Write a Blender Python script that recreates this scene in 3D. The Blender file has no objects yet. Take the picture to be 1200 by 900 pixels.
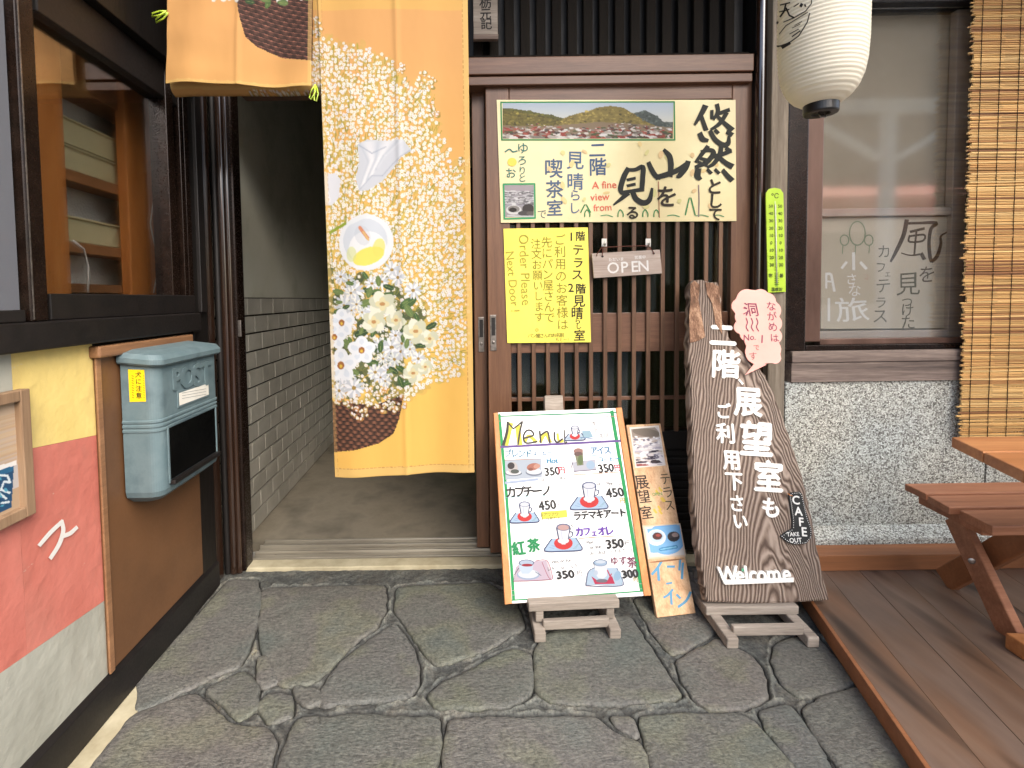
import bpy, bmesh, math, random
import numpy as np
from mathutils import Vector, Matrix, noise
from mathutils.geometry import delaunay_2d_cdt
random.seed(7)
scn = bpy.context.scene
COL = scn.collection
R = math.radians

# ------------------------------------------------------------------ camera
F_PX, CX, CY, PITCH, ROLL, CAM_Z = 600.0, 540.0, 378.0, 2.67, -0.8, 1.02
cam_data = bpy.data.cameras.new('camera')
cam = bpy.data.objects.new('camera', cam_data)
COL.objects.link(cam)
cam_data.sensor_width = 36.0
cam_data.lens = 36.0 * F_PX / 1200.0
cam_data.shift_x = (600 - CX) / 1200.0
cam_data.shift_y = -(450 - CY) / 1200.0
cam_data.clip_start = 0.02
cam_data.clip_end = 500
CAM_M = Matrix.Translation((0, 0, CAM_Z)) @ Matrix.Rotation(R(90 - PITCH), 4, 'X') @ Matrix.Rotation(R(ROLL), 4, 'Z')
cam.matrix_world = CAM_M
scn.camera = cam

# ------------------------------------------------------------------ world, sun, exposure
world = bpy.data.worlds.new('World')
scn.world = world
world.use_nodes = True
wn = world.node_tree
wn.nodes.clear()
sky = wn.nodes.new('ShaderNodeTexSky')
sky.sky_type = 'NISHITA'
sky.sun_disc = False
SUN_EL, SUN_AZ = 42.0, 148.0      # azimuth measured from +Y (into the picture) clockwise
sky.sun_elevation = R(SUN_EL)
sky.sun_rotation = R(SUN_AZ)
sky.air_density = 1.0
sky.dust_density = 3.0
sky.ozone_density = 0.6
bg = wn.nodes.new('ShaderNodeBackground')
bg.inputs['Strength'].default_value = 0.15
wo = wn.nodes.new('ShaderNodeOutputWorld')
wn.links.new(sky.outputs[0], bg.inputs[0])
wn.links.new(bg.outputs[0], wo.inputs[0])
sun_data = bpy.data.lights.new('sun', 'SUN')
sun_data.energy = 1.5
sun_data.angle = R(50)
sun_data.color = (1.0, 0.95, 0.88)
sun = bpy.data.objects.new('sun', sun_data)
COL.objects.link(sun)
_sd = Vector((math.sin(R(SUN_AZ)) * math.cos(R(SUN_EL)), math.cos(R(SUN_AZ)) * math.cos(R(SUN_EL)), math.sin(R(SUN_EL))))
sun.rotation_euler = _sd.to_track_quat('Z', 'Y').to_euler()
sun.location = (0, -3, 8)
vs = scn.view_settings
vs.view_transform = 'Standard'
vs.look = 'None'
vs.exposure = 1.38
vs.gamma = 1.0
scn.cycles.max_bounces = 8
scn.cycles.diffuse_bounces = 4
scn.cycles.glossy_bounces = 4
scn.cycles.transmission_bounces = 6
scn.cycles.transparent_max_bounces = 12
scn.cycles.use_denoising = True
scn.cycles.sample_clamp_indirect = 6

# ------------------------------------------------------------------ geometry helpers
CAM_O = Vector((0, 0, CAM_Z))
CAM_R = CAM_M.to_3x3()

def ray(px, py):
    return (CAM_R @ Vector(((px - CX) / F_PX, -(py - CY) / F_PX, -1.0))).normalized()

def onY(px, py, Y):
    d = ray(px, py); return CAM_O + d * (Y / d.y)

def onX(px, py, X):
    d = ray(px, py); return CAM_O + d * (X / d.x)

def onZ(px, py, Z=0.0):
    d = ray(px, py); return CAM_O + d * ((Z - CAM_Z) / d.z)

def lin(c, k=1.0):
    if k is None: k = .8
    out = []
    for v in c[:3]:
        v = v / 255.0
        out.append(k * (v / 12.92 if v <= 0.04045 else ((v + 0.055) / 1.055) ** 2.4))
    return (out[0], out[1], out[2], 1.0)

class MB:
    def __init__(self):
        self.v, self.f, self.c = [], [], []
    def face(self, pts, col=None):
        n = len(self.v)
        self.v.extend([tuple(p) for p in pts]); self.f.append(tuple(range(n, n + len(pts))))
        self.c.append(col)
    def mesh(self, vs_, fs, col=None):
        n = len(self.v)
        self.v.extend([tuple(p) for p in vs_])
        for f in fs:
            self.f.append(tuple(i + n for i in f)); self.c.append(col)
    def box(self, x0, x1, y0, y1, z0, z1, col=None):
        if x0 > x1: x0, x1 = x1, x0
        if y0 > y1: y0, y1 = y1, y0
        if z0 > z1: z0, z1 = z1, z0
        vs_ = [(x0,y0,z0),(x1,y0,z0),(x1,y1,z0),(x0,y1,z0),(x0,y0,z1),(x1,y0,z1),(x1,y1,z1),(x0,y1,z1)]
        self.mesh(vs_, [(0,3,2,1),(4,5,6,7),(0,1,5,4),(1,2,6,5),(2,3,7,6),(3,0,4,7)], col)
        return self
    def hexa(self, b, t, col=None):
        """b, t: two quads (same winding) joined to a closed block"""
        self.mesh(list(b) + list(t), [(0,3,2,1),(4,5,6,7),(0,1,5,4),(1,2,6,5),(2,3,7,6),(3,0,4,7)], col)
        return self
    def prism(self, poly, d, col=None):
        """poly: list of 3D points, extruded by vector d"""
        n = len(poly); a = [Vector(p) for p in poly]; b = [p + Vector(d) for p in a]
        self.mesh(a + b, [tuple(range(n))[::-1], tuple(range(n, 2*n))] + [(i, (i+1) % n, (i+1) % n + n, i + n) for i in range(n)], col)
        return self
    def beam(self, p, q, w, t, side=(0,0,1), col=None):
        p, q = Vector(p), Vector(q); d = (q - p).normalized()
        s = d.cross(Vector(side)).normalized(); u = s.cross(d).normalized()
        def sec(c): return [c - s*w/2 - u*t/2, c + s*w/2 - u*t/2, c + s*w/2 + u*t/2, c - s*w/2 + u*t/2]
        return self.hexa(sec(p), sec(q), col)
    def tube(self, pts, r, n=8, col=None):
        pts = [Vector(p) for p in pts]; rings = []
        for i, p in enumerate(pts):
            d = (pts[min(i+1, len(pts)-1)] - pts[max(i-1, 0)]).normalized()
            a = d.orthogonal().normalized() if abs(d.z) > .9 else d.cross(Vector((0,0,1))).normalized()
            b = d.cross(a).normalized()
            rr = r[i] if isinstance(r, (list, tuple)) else r
            rings.append([p + (a*math.cos(2*math.pi*k/n) + b*math.sin(2*math.pi*k/n)) * rr for k in range(n)])
        vs_ = [v for rg in rings for v in rg]; fs = []
        for i in range(len(pts)-1):
            for k in range(n):
                fs.append((i*n+k, i*n+(k+1) % n, (i+1)*n+(k+1) % n, (i+1)*n+k))
        fs.append(tuple(range(n))[::-1]); fs.append(tuple((len(pts)-1)*n+k for k in range(n)))
        self.mesh(vs_, fs, col); return self
    def lathe(self, prof, c, n=48, axis=None, cap=True, col=None):
        M_ = axis or Matrix.Identity(3); c = Vector(c); vs_, fs = [], []
        for (r, z) in prof:
            for k in range(n):
                a = 2*math.pi*k/n; vs_.append(c + M_ @ Vector((r*math.cos(a), r*math.sin(a), z)))
        for i in range(len(prof)-1):
            for k in range(n):
                fs.append((i*n+k, i*n+(k+1) % n, (i+1)*n+(k+1) % n, (i+1)*n+k))
        if cap:
            fs.append(tuple(range(n))[::-1]); fs.append(tuple((len(prof)-1)*n+k for k in range(n)))
        self.mesh(vs_, fs, col); return self

def thing(name, label, cat, loc=(0,0,0), group=None, kind=None):
    o = bpy.data.objects.new(name, None); COL.objects.link(o)
    o.location = loc; o.empty_display_size = .05
    o['label'] = label; o['category'] = cat
    if group: o['group'] = group
    if kind: o['kind'] = kind
    return o

def world_loc(o):
    v = Vector((0, 0, 0))
    while o is not None:
        v += o.location; o = o.parent
    return v

def obj(name, mb, mat, parent=None, label=None, cat=None, group=None, kind=None, bevel=0, smooth=False, origin=None, seg=2):
    off = world_loc(parent) if parent else Vector((0,0,0))
    me = bpy.data.meshes.new(name)
    vv = mb.v
    if origin is None:
        a = np.array(vv); lo, hi = a.min(0), a.max(0)
        origin = Vector(((lo[0]+hi[0])/2, (lo[1]+hi[1])/2, lo[2]))
    origin = Vector(origin)
    me.from_pydata([(v[0]-origin.x, v[1]-origin.y, v[2]-origin.z) for v in vv], [], mb.f)
    if any(c is not None for c in mb.c):
        at = me.color_attributes.new('Col', 'FLOAT_COLOR', 'CORNER')
        data = []
        for f, c in zip(mb.f, mb.c):
            data.extend(list(c or (1,1,1,1)) * len(f))
        at.data.foreach_set('color', data)
    if smooth:
        me.polygons.foreach_set('use_smooth', [True]*len(me.polygons))
    me.materials.append(mat)
    me.update()
    o = bpy.data.objects.new(name, me); COL.objects.link(o)
    o.location = origin - off
    if parent: o.parent = parent
    if label: o['label'] = label
    if cat: o['category'] = cat
    if group: o['group'] = group
    if kind: o['kind'] = kind
    if bevel:
        m = o.modifiers.new('b', 'BEVEL'); m.width = bevel; m.segments = seg; m.limit_method = 'ANGLE'; m.angle_limit = R(40)
        m.harden_normals = False
    return o

def copy_to(o, loc, parent=None):
    c = o.copy(); COL.objects.link(c); c.location = loc
    if parent: c.parent = parent
    return c

# ------------------------------------------------------------------ materials
def N(nt, t, **kw):
    n = nt.nodes.new(t)
    for k, v in kw.items():
        if k in n.inputs.keys(): n.inputs[k].default_value = v
        else: setattr(n, k, v)
    return n

def base_mat(name, rough=.6, metal=0.0, spec=.5):
    m = bpy.data.materials.new(name); m.use_nodes = True
    nt = m.node_tree; b = nt.nodes['Principled BSDF']
    b.inputs['Roughness'].default_value = rough; b.inputs['Metallic'].default_value = metal
    b.inputs['Specular IOR Level'].default_value = spec
    return m, nt, b

def coords(nt, scale=(1,1,1), rnd=0.0):
    tc = N(nt, 'ShaderNodeTexCoord'); mp = N(nt, 'ShaderNodeMapping'); mp.inputs['Scale'].default_value = scale
    nt.links.new(tc.outputs['Object'], mp.inputs['Vector'])
    if rnd:
        oi = N(nt, 'ShaderNodeObjectInfo'); mu = N(nt, 'ShaderNodeMath', operation='MULTIPLY'); mu.inputs[1].default_value = rnd
        cb = N(nt, 'ShaderNodeCombineXYZ')
        nt.links.new(oi.outputs['Random'], mu.inputs[0])
        for i in range(3): nt.links.new(mu.outputs[0], cb.inputs[i])
        nt.links.new(cb.outputs[0], mp.inputs['Location'])
    return mp.outputs[0]

def ramp(nt, fac, stops):
    r = N(nt, 'ShaderNodeValToRGB'); e = r.color_ramp.elements
    e[0].position, e[0].color = stops[0]; e[1].position, e[1].color = stops[-1]
    for p, c in stops[1:-1]:
        x = e.new(p); x.color = c
    nt.links.new(fac, r.inputs[0]); return r.outputs[0]

def bump(nt, b, h, strength=.3, dist=.002, prev=None):
    n = N(nt, 'ShaderNodeBump'); n.inputs['Strength'].default_value = strength; n.inputs['Distance'].default_value = dist
    nt.links.new(h, n.inputs['Height'])
    if prev is not None: nt.links.new(prev, n.inputs['Normal'])
    nt.links.new(n.outputs[0], b.inputs['Normal']); return n.outputs[0]

def mottled(name, c1, c2, scale=8, rough=.6, metal=0.0, bstr=.15, bscale=60, bdist=.001, stretch=(1,1,1), rnd=5, spec=.5, rvar=.15, c3=None, k=1.0):
    m, nt, b = base_mat(name, rough, metal, spec)
    co = coords(nt, stretch, rnd)
    n = N(nt, 'ShaderNodeTexNoise', Scale=scale, Detail=6.0, Roughness=.6); nt.links.new(co, n.inputs['Vector'])
    st = [(.3, lin(c1, k)), (.7, lin(c2, k))]
    if c3: st = [(.25, lin(c1, k)), (.5, lin(c2, k)), (.75, lin(c3, k))]
    nt.links.new(ramp(nt, n.outputs['Fac'], st), b.inputs['Base Color'])
    n2 = N(nt, 'ShaderNodeTexNoise', Scale=bscale, Detail=5.0); nt.links.new(co, n2.inputs['Vector'])
    if bstr: bump(nt, b, n2.outputs['Fac'], bstr, bdist)
    if rvar:
        mr = N(nt, 'ShaderNodeMapRange'); mr.inputs['To Min'].default_value = max(.02, rough - rvar); mr.inputs['To Max'].default_value = min(1, rough + rvar)
        nt.links.new(n2.outputs['Fac'], mr.inputs['Value']); nt.links.new(mr.outputs[0], b.inputs['Roughness'])
    return m

def wood(name, dark, light, axis='z', scale=14, rough=.6, bstr=.3, stretch=.06, mid=None, spec=.4, rnd=7, bdist=.0015, contrast=(.32,.68), ringy=.0):
    m, nt, b = base_mat(name, rough, 0, spec)
    s = {'x': (stretch,1,1), 'y': (1,stretch,1), 'z': (1,1,stretch)}[axis]
    co = coords(nt, s, rnd)
    n = N(nt, 'ShaderNodeTexNoise', Scale=scale, Detail=8.0, Roughness=.65, Distortion=.6); nt.links.new(co, n.inputs['Vector'])
    n2 = N(nt, 'ShaderNodeTexNoise', Scale=scale*9, Detail=4.0, Roughness=.7); nt.links.new(co, n2.inputs['Vector'])
    mx = N(nt, 'ShaderNodeMath', operation='MULTIPLY_ADD'); mx.inputs[1].default_value = .35
    nt.links.new(n2.outputs['Fac'], mx.inputs[0])
    ad = N(nt, 'ShaderNodeMath', operation='MULTIPLY'); ad.inputs[1].default_value = .65
    nt.links.new(n.outputs['Fac'], ad.inputs[0]); nt.links.new(ad.outputs[0], mx.inputs[2])
    st = [(contrast[0], lin(dark)), (contrast[1], lin(light))]
    if mid: st.insert(1, (sum(contrast)/2, lin(mid)))
    nt.links.new(ramp(nt, mx.outputs[0], st), b.inputs['Base Color'])
    bump(nt, b, mx.outputs[0], bstr, bdist)
    return m

def ink_mat(name, rough=.7, k=1.0):
    m, nt, b = base_mat(name, rough)
    a = N(nt, 'ShaderNodeAttribute', attribute_name='Col')
    if k != 1.0:
        mu = N(nt, 'ShaderNodeVectorMath', operation='SCALE'); mu.inputs['Scale'].default_value = k
        nt.links.new(a.outputs['Color'], mu.inputs[0]); nt.links.new(mu.outputs[0], b.inputs['Base Color'])
    else:
        nt.links.new(a.outputs['Color'], b.inputs['Base Color'])
    co = coords(nt, (1,1,1)); n = N(nt, 'ShaderNodeTexNoise', Scale=700.0, Detail=2.0); nt.links.new(co, n.inputs['Vector'])
    bump(nt, b, n.outputs['Fac'], .12, .0004)
    return m

def glass_mat(name, refl=.12, tint=(1,1,1), rough=.02):
    m = bpy.data.materials.new(name); m.use_nodes = True; nt = m.node_tree; nt.nodes.clear()
    tr = N(nt, 'ShaderNodeBsdfTransparent'); tr.inputs[0].default_value = (*tint, 1)
    gl = N(nt, 'ShaderNodeBsdfGlossy'); gl.inputs['Roughness'].default_value = rough
    fr = N(nt, 'ShaderNodeLayerWeight'); fr.inputs['Blend'].default_value = .25
    ad = N(nt, 'ShaderNodeMath', operation='ADD', use_clamp=True); ad.inputs[1].default_value = refl
    mu = N(nt, 'ShaderNodeMath', operation='MULTIPLY'); mu.inputs[1].default_value = .6
    nt.links.new(fr.outputs['Fresnel'], mu.inputs[0]); nt.links.new(mu.outputs[0], ad.inputs[0])
    mx = N(nt, 'ShaderNodeMixShader'); o = N(nt, 'ShaderNodeOutputMaterial')
    n = N(nt, 'ShaderNodeTexNoise', Scale=3.0, Detail=1.0); bm = N(nt, 'ShaderNodeBump'); bm.inputs['Strength'].default_value = .04
    nt.links.new(coords(nt), n.inputs['Vector']); nt.links.new(n.outputs['Fac'], bm.inputs['Height']); nt.links.new(bm.outputs[0], gl.inputs['Normal'])
    nt.links.new(ad.outputs[0], mx.inputs[0]); nt.links.new(tr.outputs[0], mx.inputs[1]); nt.links.new(gl.outputs[0], mx.inputs[2])
    nt.links.new(mx.outputs[0], o.inputs[0]); return m

# ------------------------------------------------------------------ print on sheets
_gl = {}
def glyph(s, off=0.0):
    k = (s, off)
    if k not in _gl:
        cu = bpy.data.curves.new('g', 'FONT'); cu.body = s; cu.size = 1; cu.offset = off; cu.align_x = 'CENTER'; cu.resolution_u = 3
        o = bpy.data.objects.new('g', cu); me = o.to_mesh()
        _gl[k] = ([(v.co.x, v.co.y - .36) for v in me.vertices], [tuple(p.vertices) for p in me.polygons])
        o.to_mesh_clear(); bpy.data.objects.remove(o); bpy.data.curves.remove(cu)
    return _gl[k]

class Sheet:
    """a plane in the scene: origin, unit axes ux (right) and uy (up), normal towards the viewer"""
    def __init__(self, o, ux, uy):
        self.o = Vector(o); self.ux = Vector(ux).normalized(); uy = Vector(uy)
        self.uy = (uy - self.ux * uy.dot(self.ux)).normalized(); self.n = self.ux.cross(self.uy)
    def at(self, px, py):
        d = ray(px, py); t = (self.o - CAM_O).dot(self.n) / d.dot(self.n); p = CAM_O + d * t - self.o
        return (p.dot(self.ux), p.dot(self.uy))
    def pt(self, u, v, h=0.0):
        return self.o + self.ux*u + self.uy*v + self.n*h
    def scale(self, px, py):
        a, b = self.at(px, py), self.at(px+1, py); return math.hypot(b[0]-a[0], b[1]-a[1])

class Print:
    def __init__(self, sheet, h0=.0005, dh=8e-6):
        self.s, self.mb, self.h, self.dh = sheet, MB(), h0, dh
        self.rng = random.Random(3); self.k = .8
    def _h(self):
        self.h += self.dh; return self.h
    def poly(self, pts, col, k=None):
        h = self._h(); q = [self.s.at(*p) for p in pts]
        tri = delaunay_2d_cdt([Vector(p) for p in q], [], [tuple(range(len(q)))], 1, 1e-7)
        self.mb.mesh([self.s.pt(p.x, p.y, h) for p in tri[0]], [tuple(f) for f in tri[2]], lin(col, k or self.k))
    def ell(self, x, y, rx, ry, col, rot=0, n=18, k=None):
        h = self._h(); a = R(rot); pts = []
        for i in range(n):
            t = 2*math.pi*i/n; ex, ey = rx*math.cos(t), ry*math.sin(t)
            pts.append(self.s.at(x + ex*math.cos(a) - ey*math.sin(a), y + ex*math.sin(a) + ey*math.cos(a)))
        self.mb.face([self.s.pt(u, v, h) for u, v in pts[::-1]], lin(col, k or self.k))
    def line(self, pts, w, col, taper=False, smooth=True, k=None):
        """w in photo pixels: a number or one per point"""
        ws = list(w) if isinstance(w, (list, tuple)) else [w]*len(pts)
        P = [Vector(p) for p in pts]
        if smooth and len(P) > 2:
            Q, W = [], []
            for i in range(len(P)-1):
                p0, p1, p2, p3 = P[max(i-1,0)], P[i], P[i+1], P[min(i+2, len(P)-1)]
                for j in range(5):
                    t = j/5
                    Q.append(.5*((2*p1) + (p2-p0)*t + (2*p0-5*p1+4*p2-p3)*t*t + (3*p1-p0-3*p2+p3)*t**3)); W.append(ws[i]*(1-t)+ws[i+1]*t)
            Q.append(P[-1]); W.append(ws[-1]); P, ws = Q, W
        n = len(P); L, Rr = [], []
        for i in range(n):
            d = P[min(i+1,n-1)] - P[max(i-1,0)]
            d = d.normalized() if d.length > 1e-6 else Vector((1,0))
            s = Vector((-d.y, d.x)) * ws[i] / 2
            ex = d * ws[i]*.3 * (-1 if i == 0 else 1 if i == n-1 else 0)
            L.append(P[i]+s+ex*.6); Rr.append(P[i]-s+ex)
        h = self._h(); vv = [self.s.pt(*self.s.at(*p), h) for p in L + Rr]
        self.mb.mesh(vv, [(i, i+1, n+i+1, n+i) for i in range(n-1)], lin(col, k or self.k))
    def text(self, s, x, y, size, col, off=0.0, rot=0, sx=1.0, shear=0.0, warp=.02, k=None, spin=False):
        """one string centred at the photo pixel x, y; size in photo pixels per em"""
        vv, ff = glyph(s, 0.0); m = self.s.scale(x, y) * size; a = R(rot)
        ph = self.rng.uniform(0, 50)
        if off > .006:                       # heavier hand: the strokes are laid down several times, slightly apart
            o = off * size * .75
            for i, (dx, dy) in enumerate(((0,0),(o,0),(-o,0),(0,o),(0,-o))):
                self._glyph(vv, ff, x+dx, y+dy, m, a, ph, col, sx, shear, warp, k, spin)
        else: self._glyph(vv, ff, x, y, m, a, ph, col, sx, shear, warp, k, spin)
    def _glyph(self, vv, ff, x, y, m, a, ph, col, sx, shear, warp, k, spin):
        h = self._h(); u0, v0 = self.s.at(x, y); out = []
        for (gx, gy) in vv:
            if spin: gx, gy = -gy, gx
            wx = gx + warp * 2 * noise.noise(Vector((gx*1.7+ph, gy*1.7, 0))); wy = gy + warp * 2 * noise.noise(Vector((gx*1.7, gy*1.7+ph, 9)))
            wx = wx * sx + shear * wy
            out.append(self.s.pt(u0 + m*(wx*math.cos(a) - wy*math.sin(a)), v0 + m*(wx*math.sin(a) + wy*math.cos(a)), h))
        self.mb.mesh(out, ff, lin(col, k or self.k))
    def column(self, s, pts_or, size, col, jit=3, **kw):
        """vertical writing: one character per entry, spaced from the first to the last point"""
        (x0, y0), (x1, y1) = pts_or; n = len(s); r = kw.pop('rot', 0)
        for i, ch in enumerate(s):
            if ch == ' ': continue
            t = i / max(1, n-1)
            sz = size[0]*(1-t) + size[1]*t if isinstance(size, tuple) else size
            self.text(ch, x0 + (x1-x0)*t, y0 + (y1-y0)*t, sz, col, rot=r + self.rng.uniform(-jit, jit), spin=ch in 'ー〜', **kw)

class Raster:
    """a flat painting, later carried by the colours of a fine mesh"""
    def __init__(self, x0, y0, x1, y1, ss, col):
        self.x0, self.y0, self.ss = x0, y0, ss
        self.W, self.H = int((x1-x0)*ss), int((y1-y0)*ss)
        self.a = np.zeros((self.H, self.W, 3)); self.a[:] = col
    def _box(self, xa, ya, xb, yb):
        i0 = max(0, int((ya-self.y0)*self.ss)); i1 = min(self.H, int((yb-self.y0)*self.ss)+2)
        j0 = max(0, int((xa-self.x0)*self.ss)); j1 = min(self.W, int((xb-self.x0)*self.ss)+2)
        if i1 <= i0 or j1 <= j0: return None
        Y, X = np.mgrid[i0:i1, j0:j1]
        return (slice(i0, i1), slice(j0, j1)), X/self.ss + self.x0, Y/self.ss + self.y0
    def ell(self, x, y, rx, ry, col, rot=0, al=1.0):
        r = max(rx, ry) + 1; b = self._box(x-r, y-r, x+r, y+r)
        if not b: return
        sl, X, Y = b; a = R(rot); dx, dy = X-x, Y-y
        u = dx*math.cos(a)+dy*math.sin(a); v = -dx*math.sin(a)+dy*math.cos(a)
        m = np.clip((1-np.sqrt((u/rx)**2+(v/ry)**2))*min(rx, ry)*self.ss+.5, 0, 1)[..., None]*al
        self.a[sl] = self.a[sl]*(1-m)+np.array(col)*m
    def line(self, pts, w, col, al=1.0):
        for (x0, y0), (x1, y1) in zip(pts[:-1], pts[1:]):
            b = self._box(min(x0,x1)-w, min(y0,y1)-w, max(x0,x1)+w, max(y0,y1)+w)
            if not b: continue
            sl, X, Y = b; dx, dy = x1-x0, y1-y0; L = dx*dx+dy*dy+1e-9
            t = np.clip(((X-x0)*dx+(Y-y0)*dy)/L, 0, 1); d = np.hypot(X-x0-t*dx, Y-y0-t*dy)
            m = np.clip((w/2-d)*self.ss+.5, 0, 1)[..., None]*al
            self.a[sl] = self.a[sl]*(1-m)+np.array(col)*m
    def inside(self, poly, X, Y):
        m = np.zeros(X.shape, bool); n = len(poly)
        for i in range(n):
            (xa, ya), (xb, yb) = poly[i], poly[(i+1) % n]
            if ya == yb: continue
            c = ((ya > Y) != (yb > Y)) & (X < (xb-xa)*(Y-ya)/(yb-ya)+xa); m ^= c
        return m
    def poly(self, poly, col, al=1.0, fn=None):
        xs = [p[0] for p in poly]; ys = [p[1] for p in poly]; b = self._box(min(xs), min(ys), max(xs), max(ys))
        if not b: return
        sl, X, Y = b; m = self.inside(poly, X, Y)[..., None]*al
        c = np.array(col) if fn is None else fn(X, Y)
        self.a[sl] = self.a[sl]*(1-m)+c*m
    def colors(self, X, Y):
        j = np.clip(((X-self.x0)*self.ss), 0, self.W-1).astype(int); i = np.clip(((Y-self.y0)*self.ss), 0, self.H-1).astype(int)
        s = np.clip(self.a[i, j]/255.0, 0, 1)
        return np.where(s <= .04045, s/12.92, ((s+.055)/1.055)**2.4)

def grid_obj(name, P, C, mat, parent, thick=0.0, **kw):
    """P: rows x cols x 3 points, C: rows x cols x 3 linear colours"""
    h, w = P.shape[:2]; off = world_loc(parent) if parent else Vector((0,0,0))
    org = P.reshape(-1, 3).mean(0)
    me = bpy.data.meshes.new(name)
    me.vertices.add(h*w); me.vertices.foreach_set('co', (P.reshape(-1, 3)-org).ravel())
    i = np.arange(h-1)[:, None]*w + np.arange(w-1)[None, :]
    q = np.stack([i, i+w, i+w+1, i+1], -1).reshape(-1, 4); n = len(q)
    me.loops.add(n*4); me.loops.foreach_set('vertex_index', q.ravel())
    me.polygons.add(n); me.polygons.foreach_set('loop_start', np.arange(n)*4); me.polygons.foreach_set('loop_total', np.full(n, 4))
    me.polygons.foreach_set('use_smooth', np.ones(n, bool)); me.update(calc_edges=True)
    if C is not None:
        at = me.color_attributes.new('Col', 'FLOAT_COLOR', 'POINT')
        at.data.foreach_set('color', np.concatenate([C.reshape(-1, 3), np.ones((h*w, 1))], 1).astype(np.float32).ravel())
    me.materials.append(mat)
    o = bpy.data.objects.new(name, me); COL.objects.link(o); o.location = Vector(org) - off
    if parent: o.parent = parent
    for k_, v_ in kw.items(): o[k_] = v_
    if thick:
        m = o.modifiers.new('s', 'SOLIDIFY'); m.thickness = thick
    return o

# ------------------------------------------------------------------ shared materials
XL = -0.892                # plane of the left wall
FY = 1.94                  # front plane of the sliding door
M_bronze = mottled('dark bronze aluminium', (26,18,14), (42,30,24), 30, .26, .35, .05, 200, rnd=3, rvar=.08)
M_black = mottled('black brown timber', (10,8,7), (19,14,11), 14, .5, 0, .25, 90, stretch=(1,1,.15), spec=.4)
M_post = wood('lacquered dark brown post', (26,17,12), (58,38,27), 'z', 20, .16, .05, spec=.9)
M_post.node_tree.nodes['Principled BSDF'].inputs['Coat Weight'].default_value = .8
M_post.node_tree.nodes['Principled BSDF'].inputs['Coat Roughness'].default_value = .12
M_doorwood = wood('brown stained door timber', (84,58,42), (128,92,68), 'z', 22, .4, .15, mid=(106,75,55), spec=.5)
M_railwood = wood('brown stained rail timber', (84,57,42), (128,92,70), 'x', 22, .42, .15, mid=(104,73,55), spec=.5)
M_slat = wood('brown lattice slat', (74,50,36), (122,90,66), 'z', 30, .42, .15, spec=.5)
M_darkslat = wood('dark brown lattice slat', (14,11,8), (30,24,17), 'z', 30, .8, .15, spec=.2)  # dark brown wood tone, deeper than the door slats
M_greywood = wood('weathered grey timber', (92,82,70), (168,156,140), 'z', 18, .85, .5, mid=(130,119,104))
M_greywood_x = wood('weathered grey rail timber', (78,68,62), (150,134,122), 'x', 16, .85, .6, mid=(112,98,90), contrast=(.36,.64))
M_stand = wood('weathered stand timber', (110,101,92), (178,168,156), 'x', 22, .9, .45, mid=(145,135,124))
M_ply = mottled('brown painted plywood', (86,58,36), (102,70,44), 5, .5, 0, .06, 120, rnd=1, c3=(110,75,47), rvar=.1)
M_trimtan = wood('tan varnished batten', (110,76,52), (158,118,84), 'y', 18, .5, .2)
M_roomwood = wood('orange pine post', (170,100,42), (226,154,84), 'z', 14, .5, .2, mid=(202,126,60))
M_roomwood_y = wood('orange pine shelf', (110,72,42), (170,116,70), 'y', 14, .6, .2)
M_plaster = mottled('grey corridor plaster', (146,146,128), (176,175,158), 3, .9, 0, .35, 50, bdist=.003, c3=(182,182,168), rnd=0)
M_mortar_dark = mottled('dark tile joint mortar', (34,31,26), (52,48,42), 40, .95, 0, .4, 200)
M_tile = mottled('grey glazed wall tile', (148,145,134), (176,172,160), 6, .35, 0, .12, 50, rnd=9, rvar=.1)
M_conc = mottled('rough interior concrete', (96,90,78), (134,126,110), 5, .8, 0, .35, 80, c3=(118,110,94), rnd=0, bdist=.002)
M_alu = mottled('brushed aluminium rail', (150,144,130), (186,180,166), 30, .35, .6, .05, 200, stretch=(.1,1,1))
M_cream = mottled('worn cream threshold stone', (150,140,112), (196,188,160), 9, .8, 0, .4, 120)
M_base = mottled('matt black baseboard', (15,12,11), (26,21,19), 20, .5, 0, .1, 150)
M_ceil = mottled('dark soffit boards', (40,32,26), (62,50,40), 10, .8, 0, .2)
M_glass = glass_mat('clear window glass', .04)
M_glass_r = glass_mat('reflective window glass', .13, (1,1,1), .06)
M_glass_door = glass_mat('door glass', .05, (.72,.76,.70), .08)
M_ink = ink_mat('ink and print')
M_black_plastic = mottled('black plastic', (16,15,15), (30,28,27), 40, .35, 0, .05)
M_steel = mottled('worn steel', (110,105,100), (160,152,145), 60, .35, .8, .1, 200)
M_white = mottled('off white paint', (215,212,200), (235,232,222), 10, .6, 0, .1)

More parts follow.
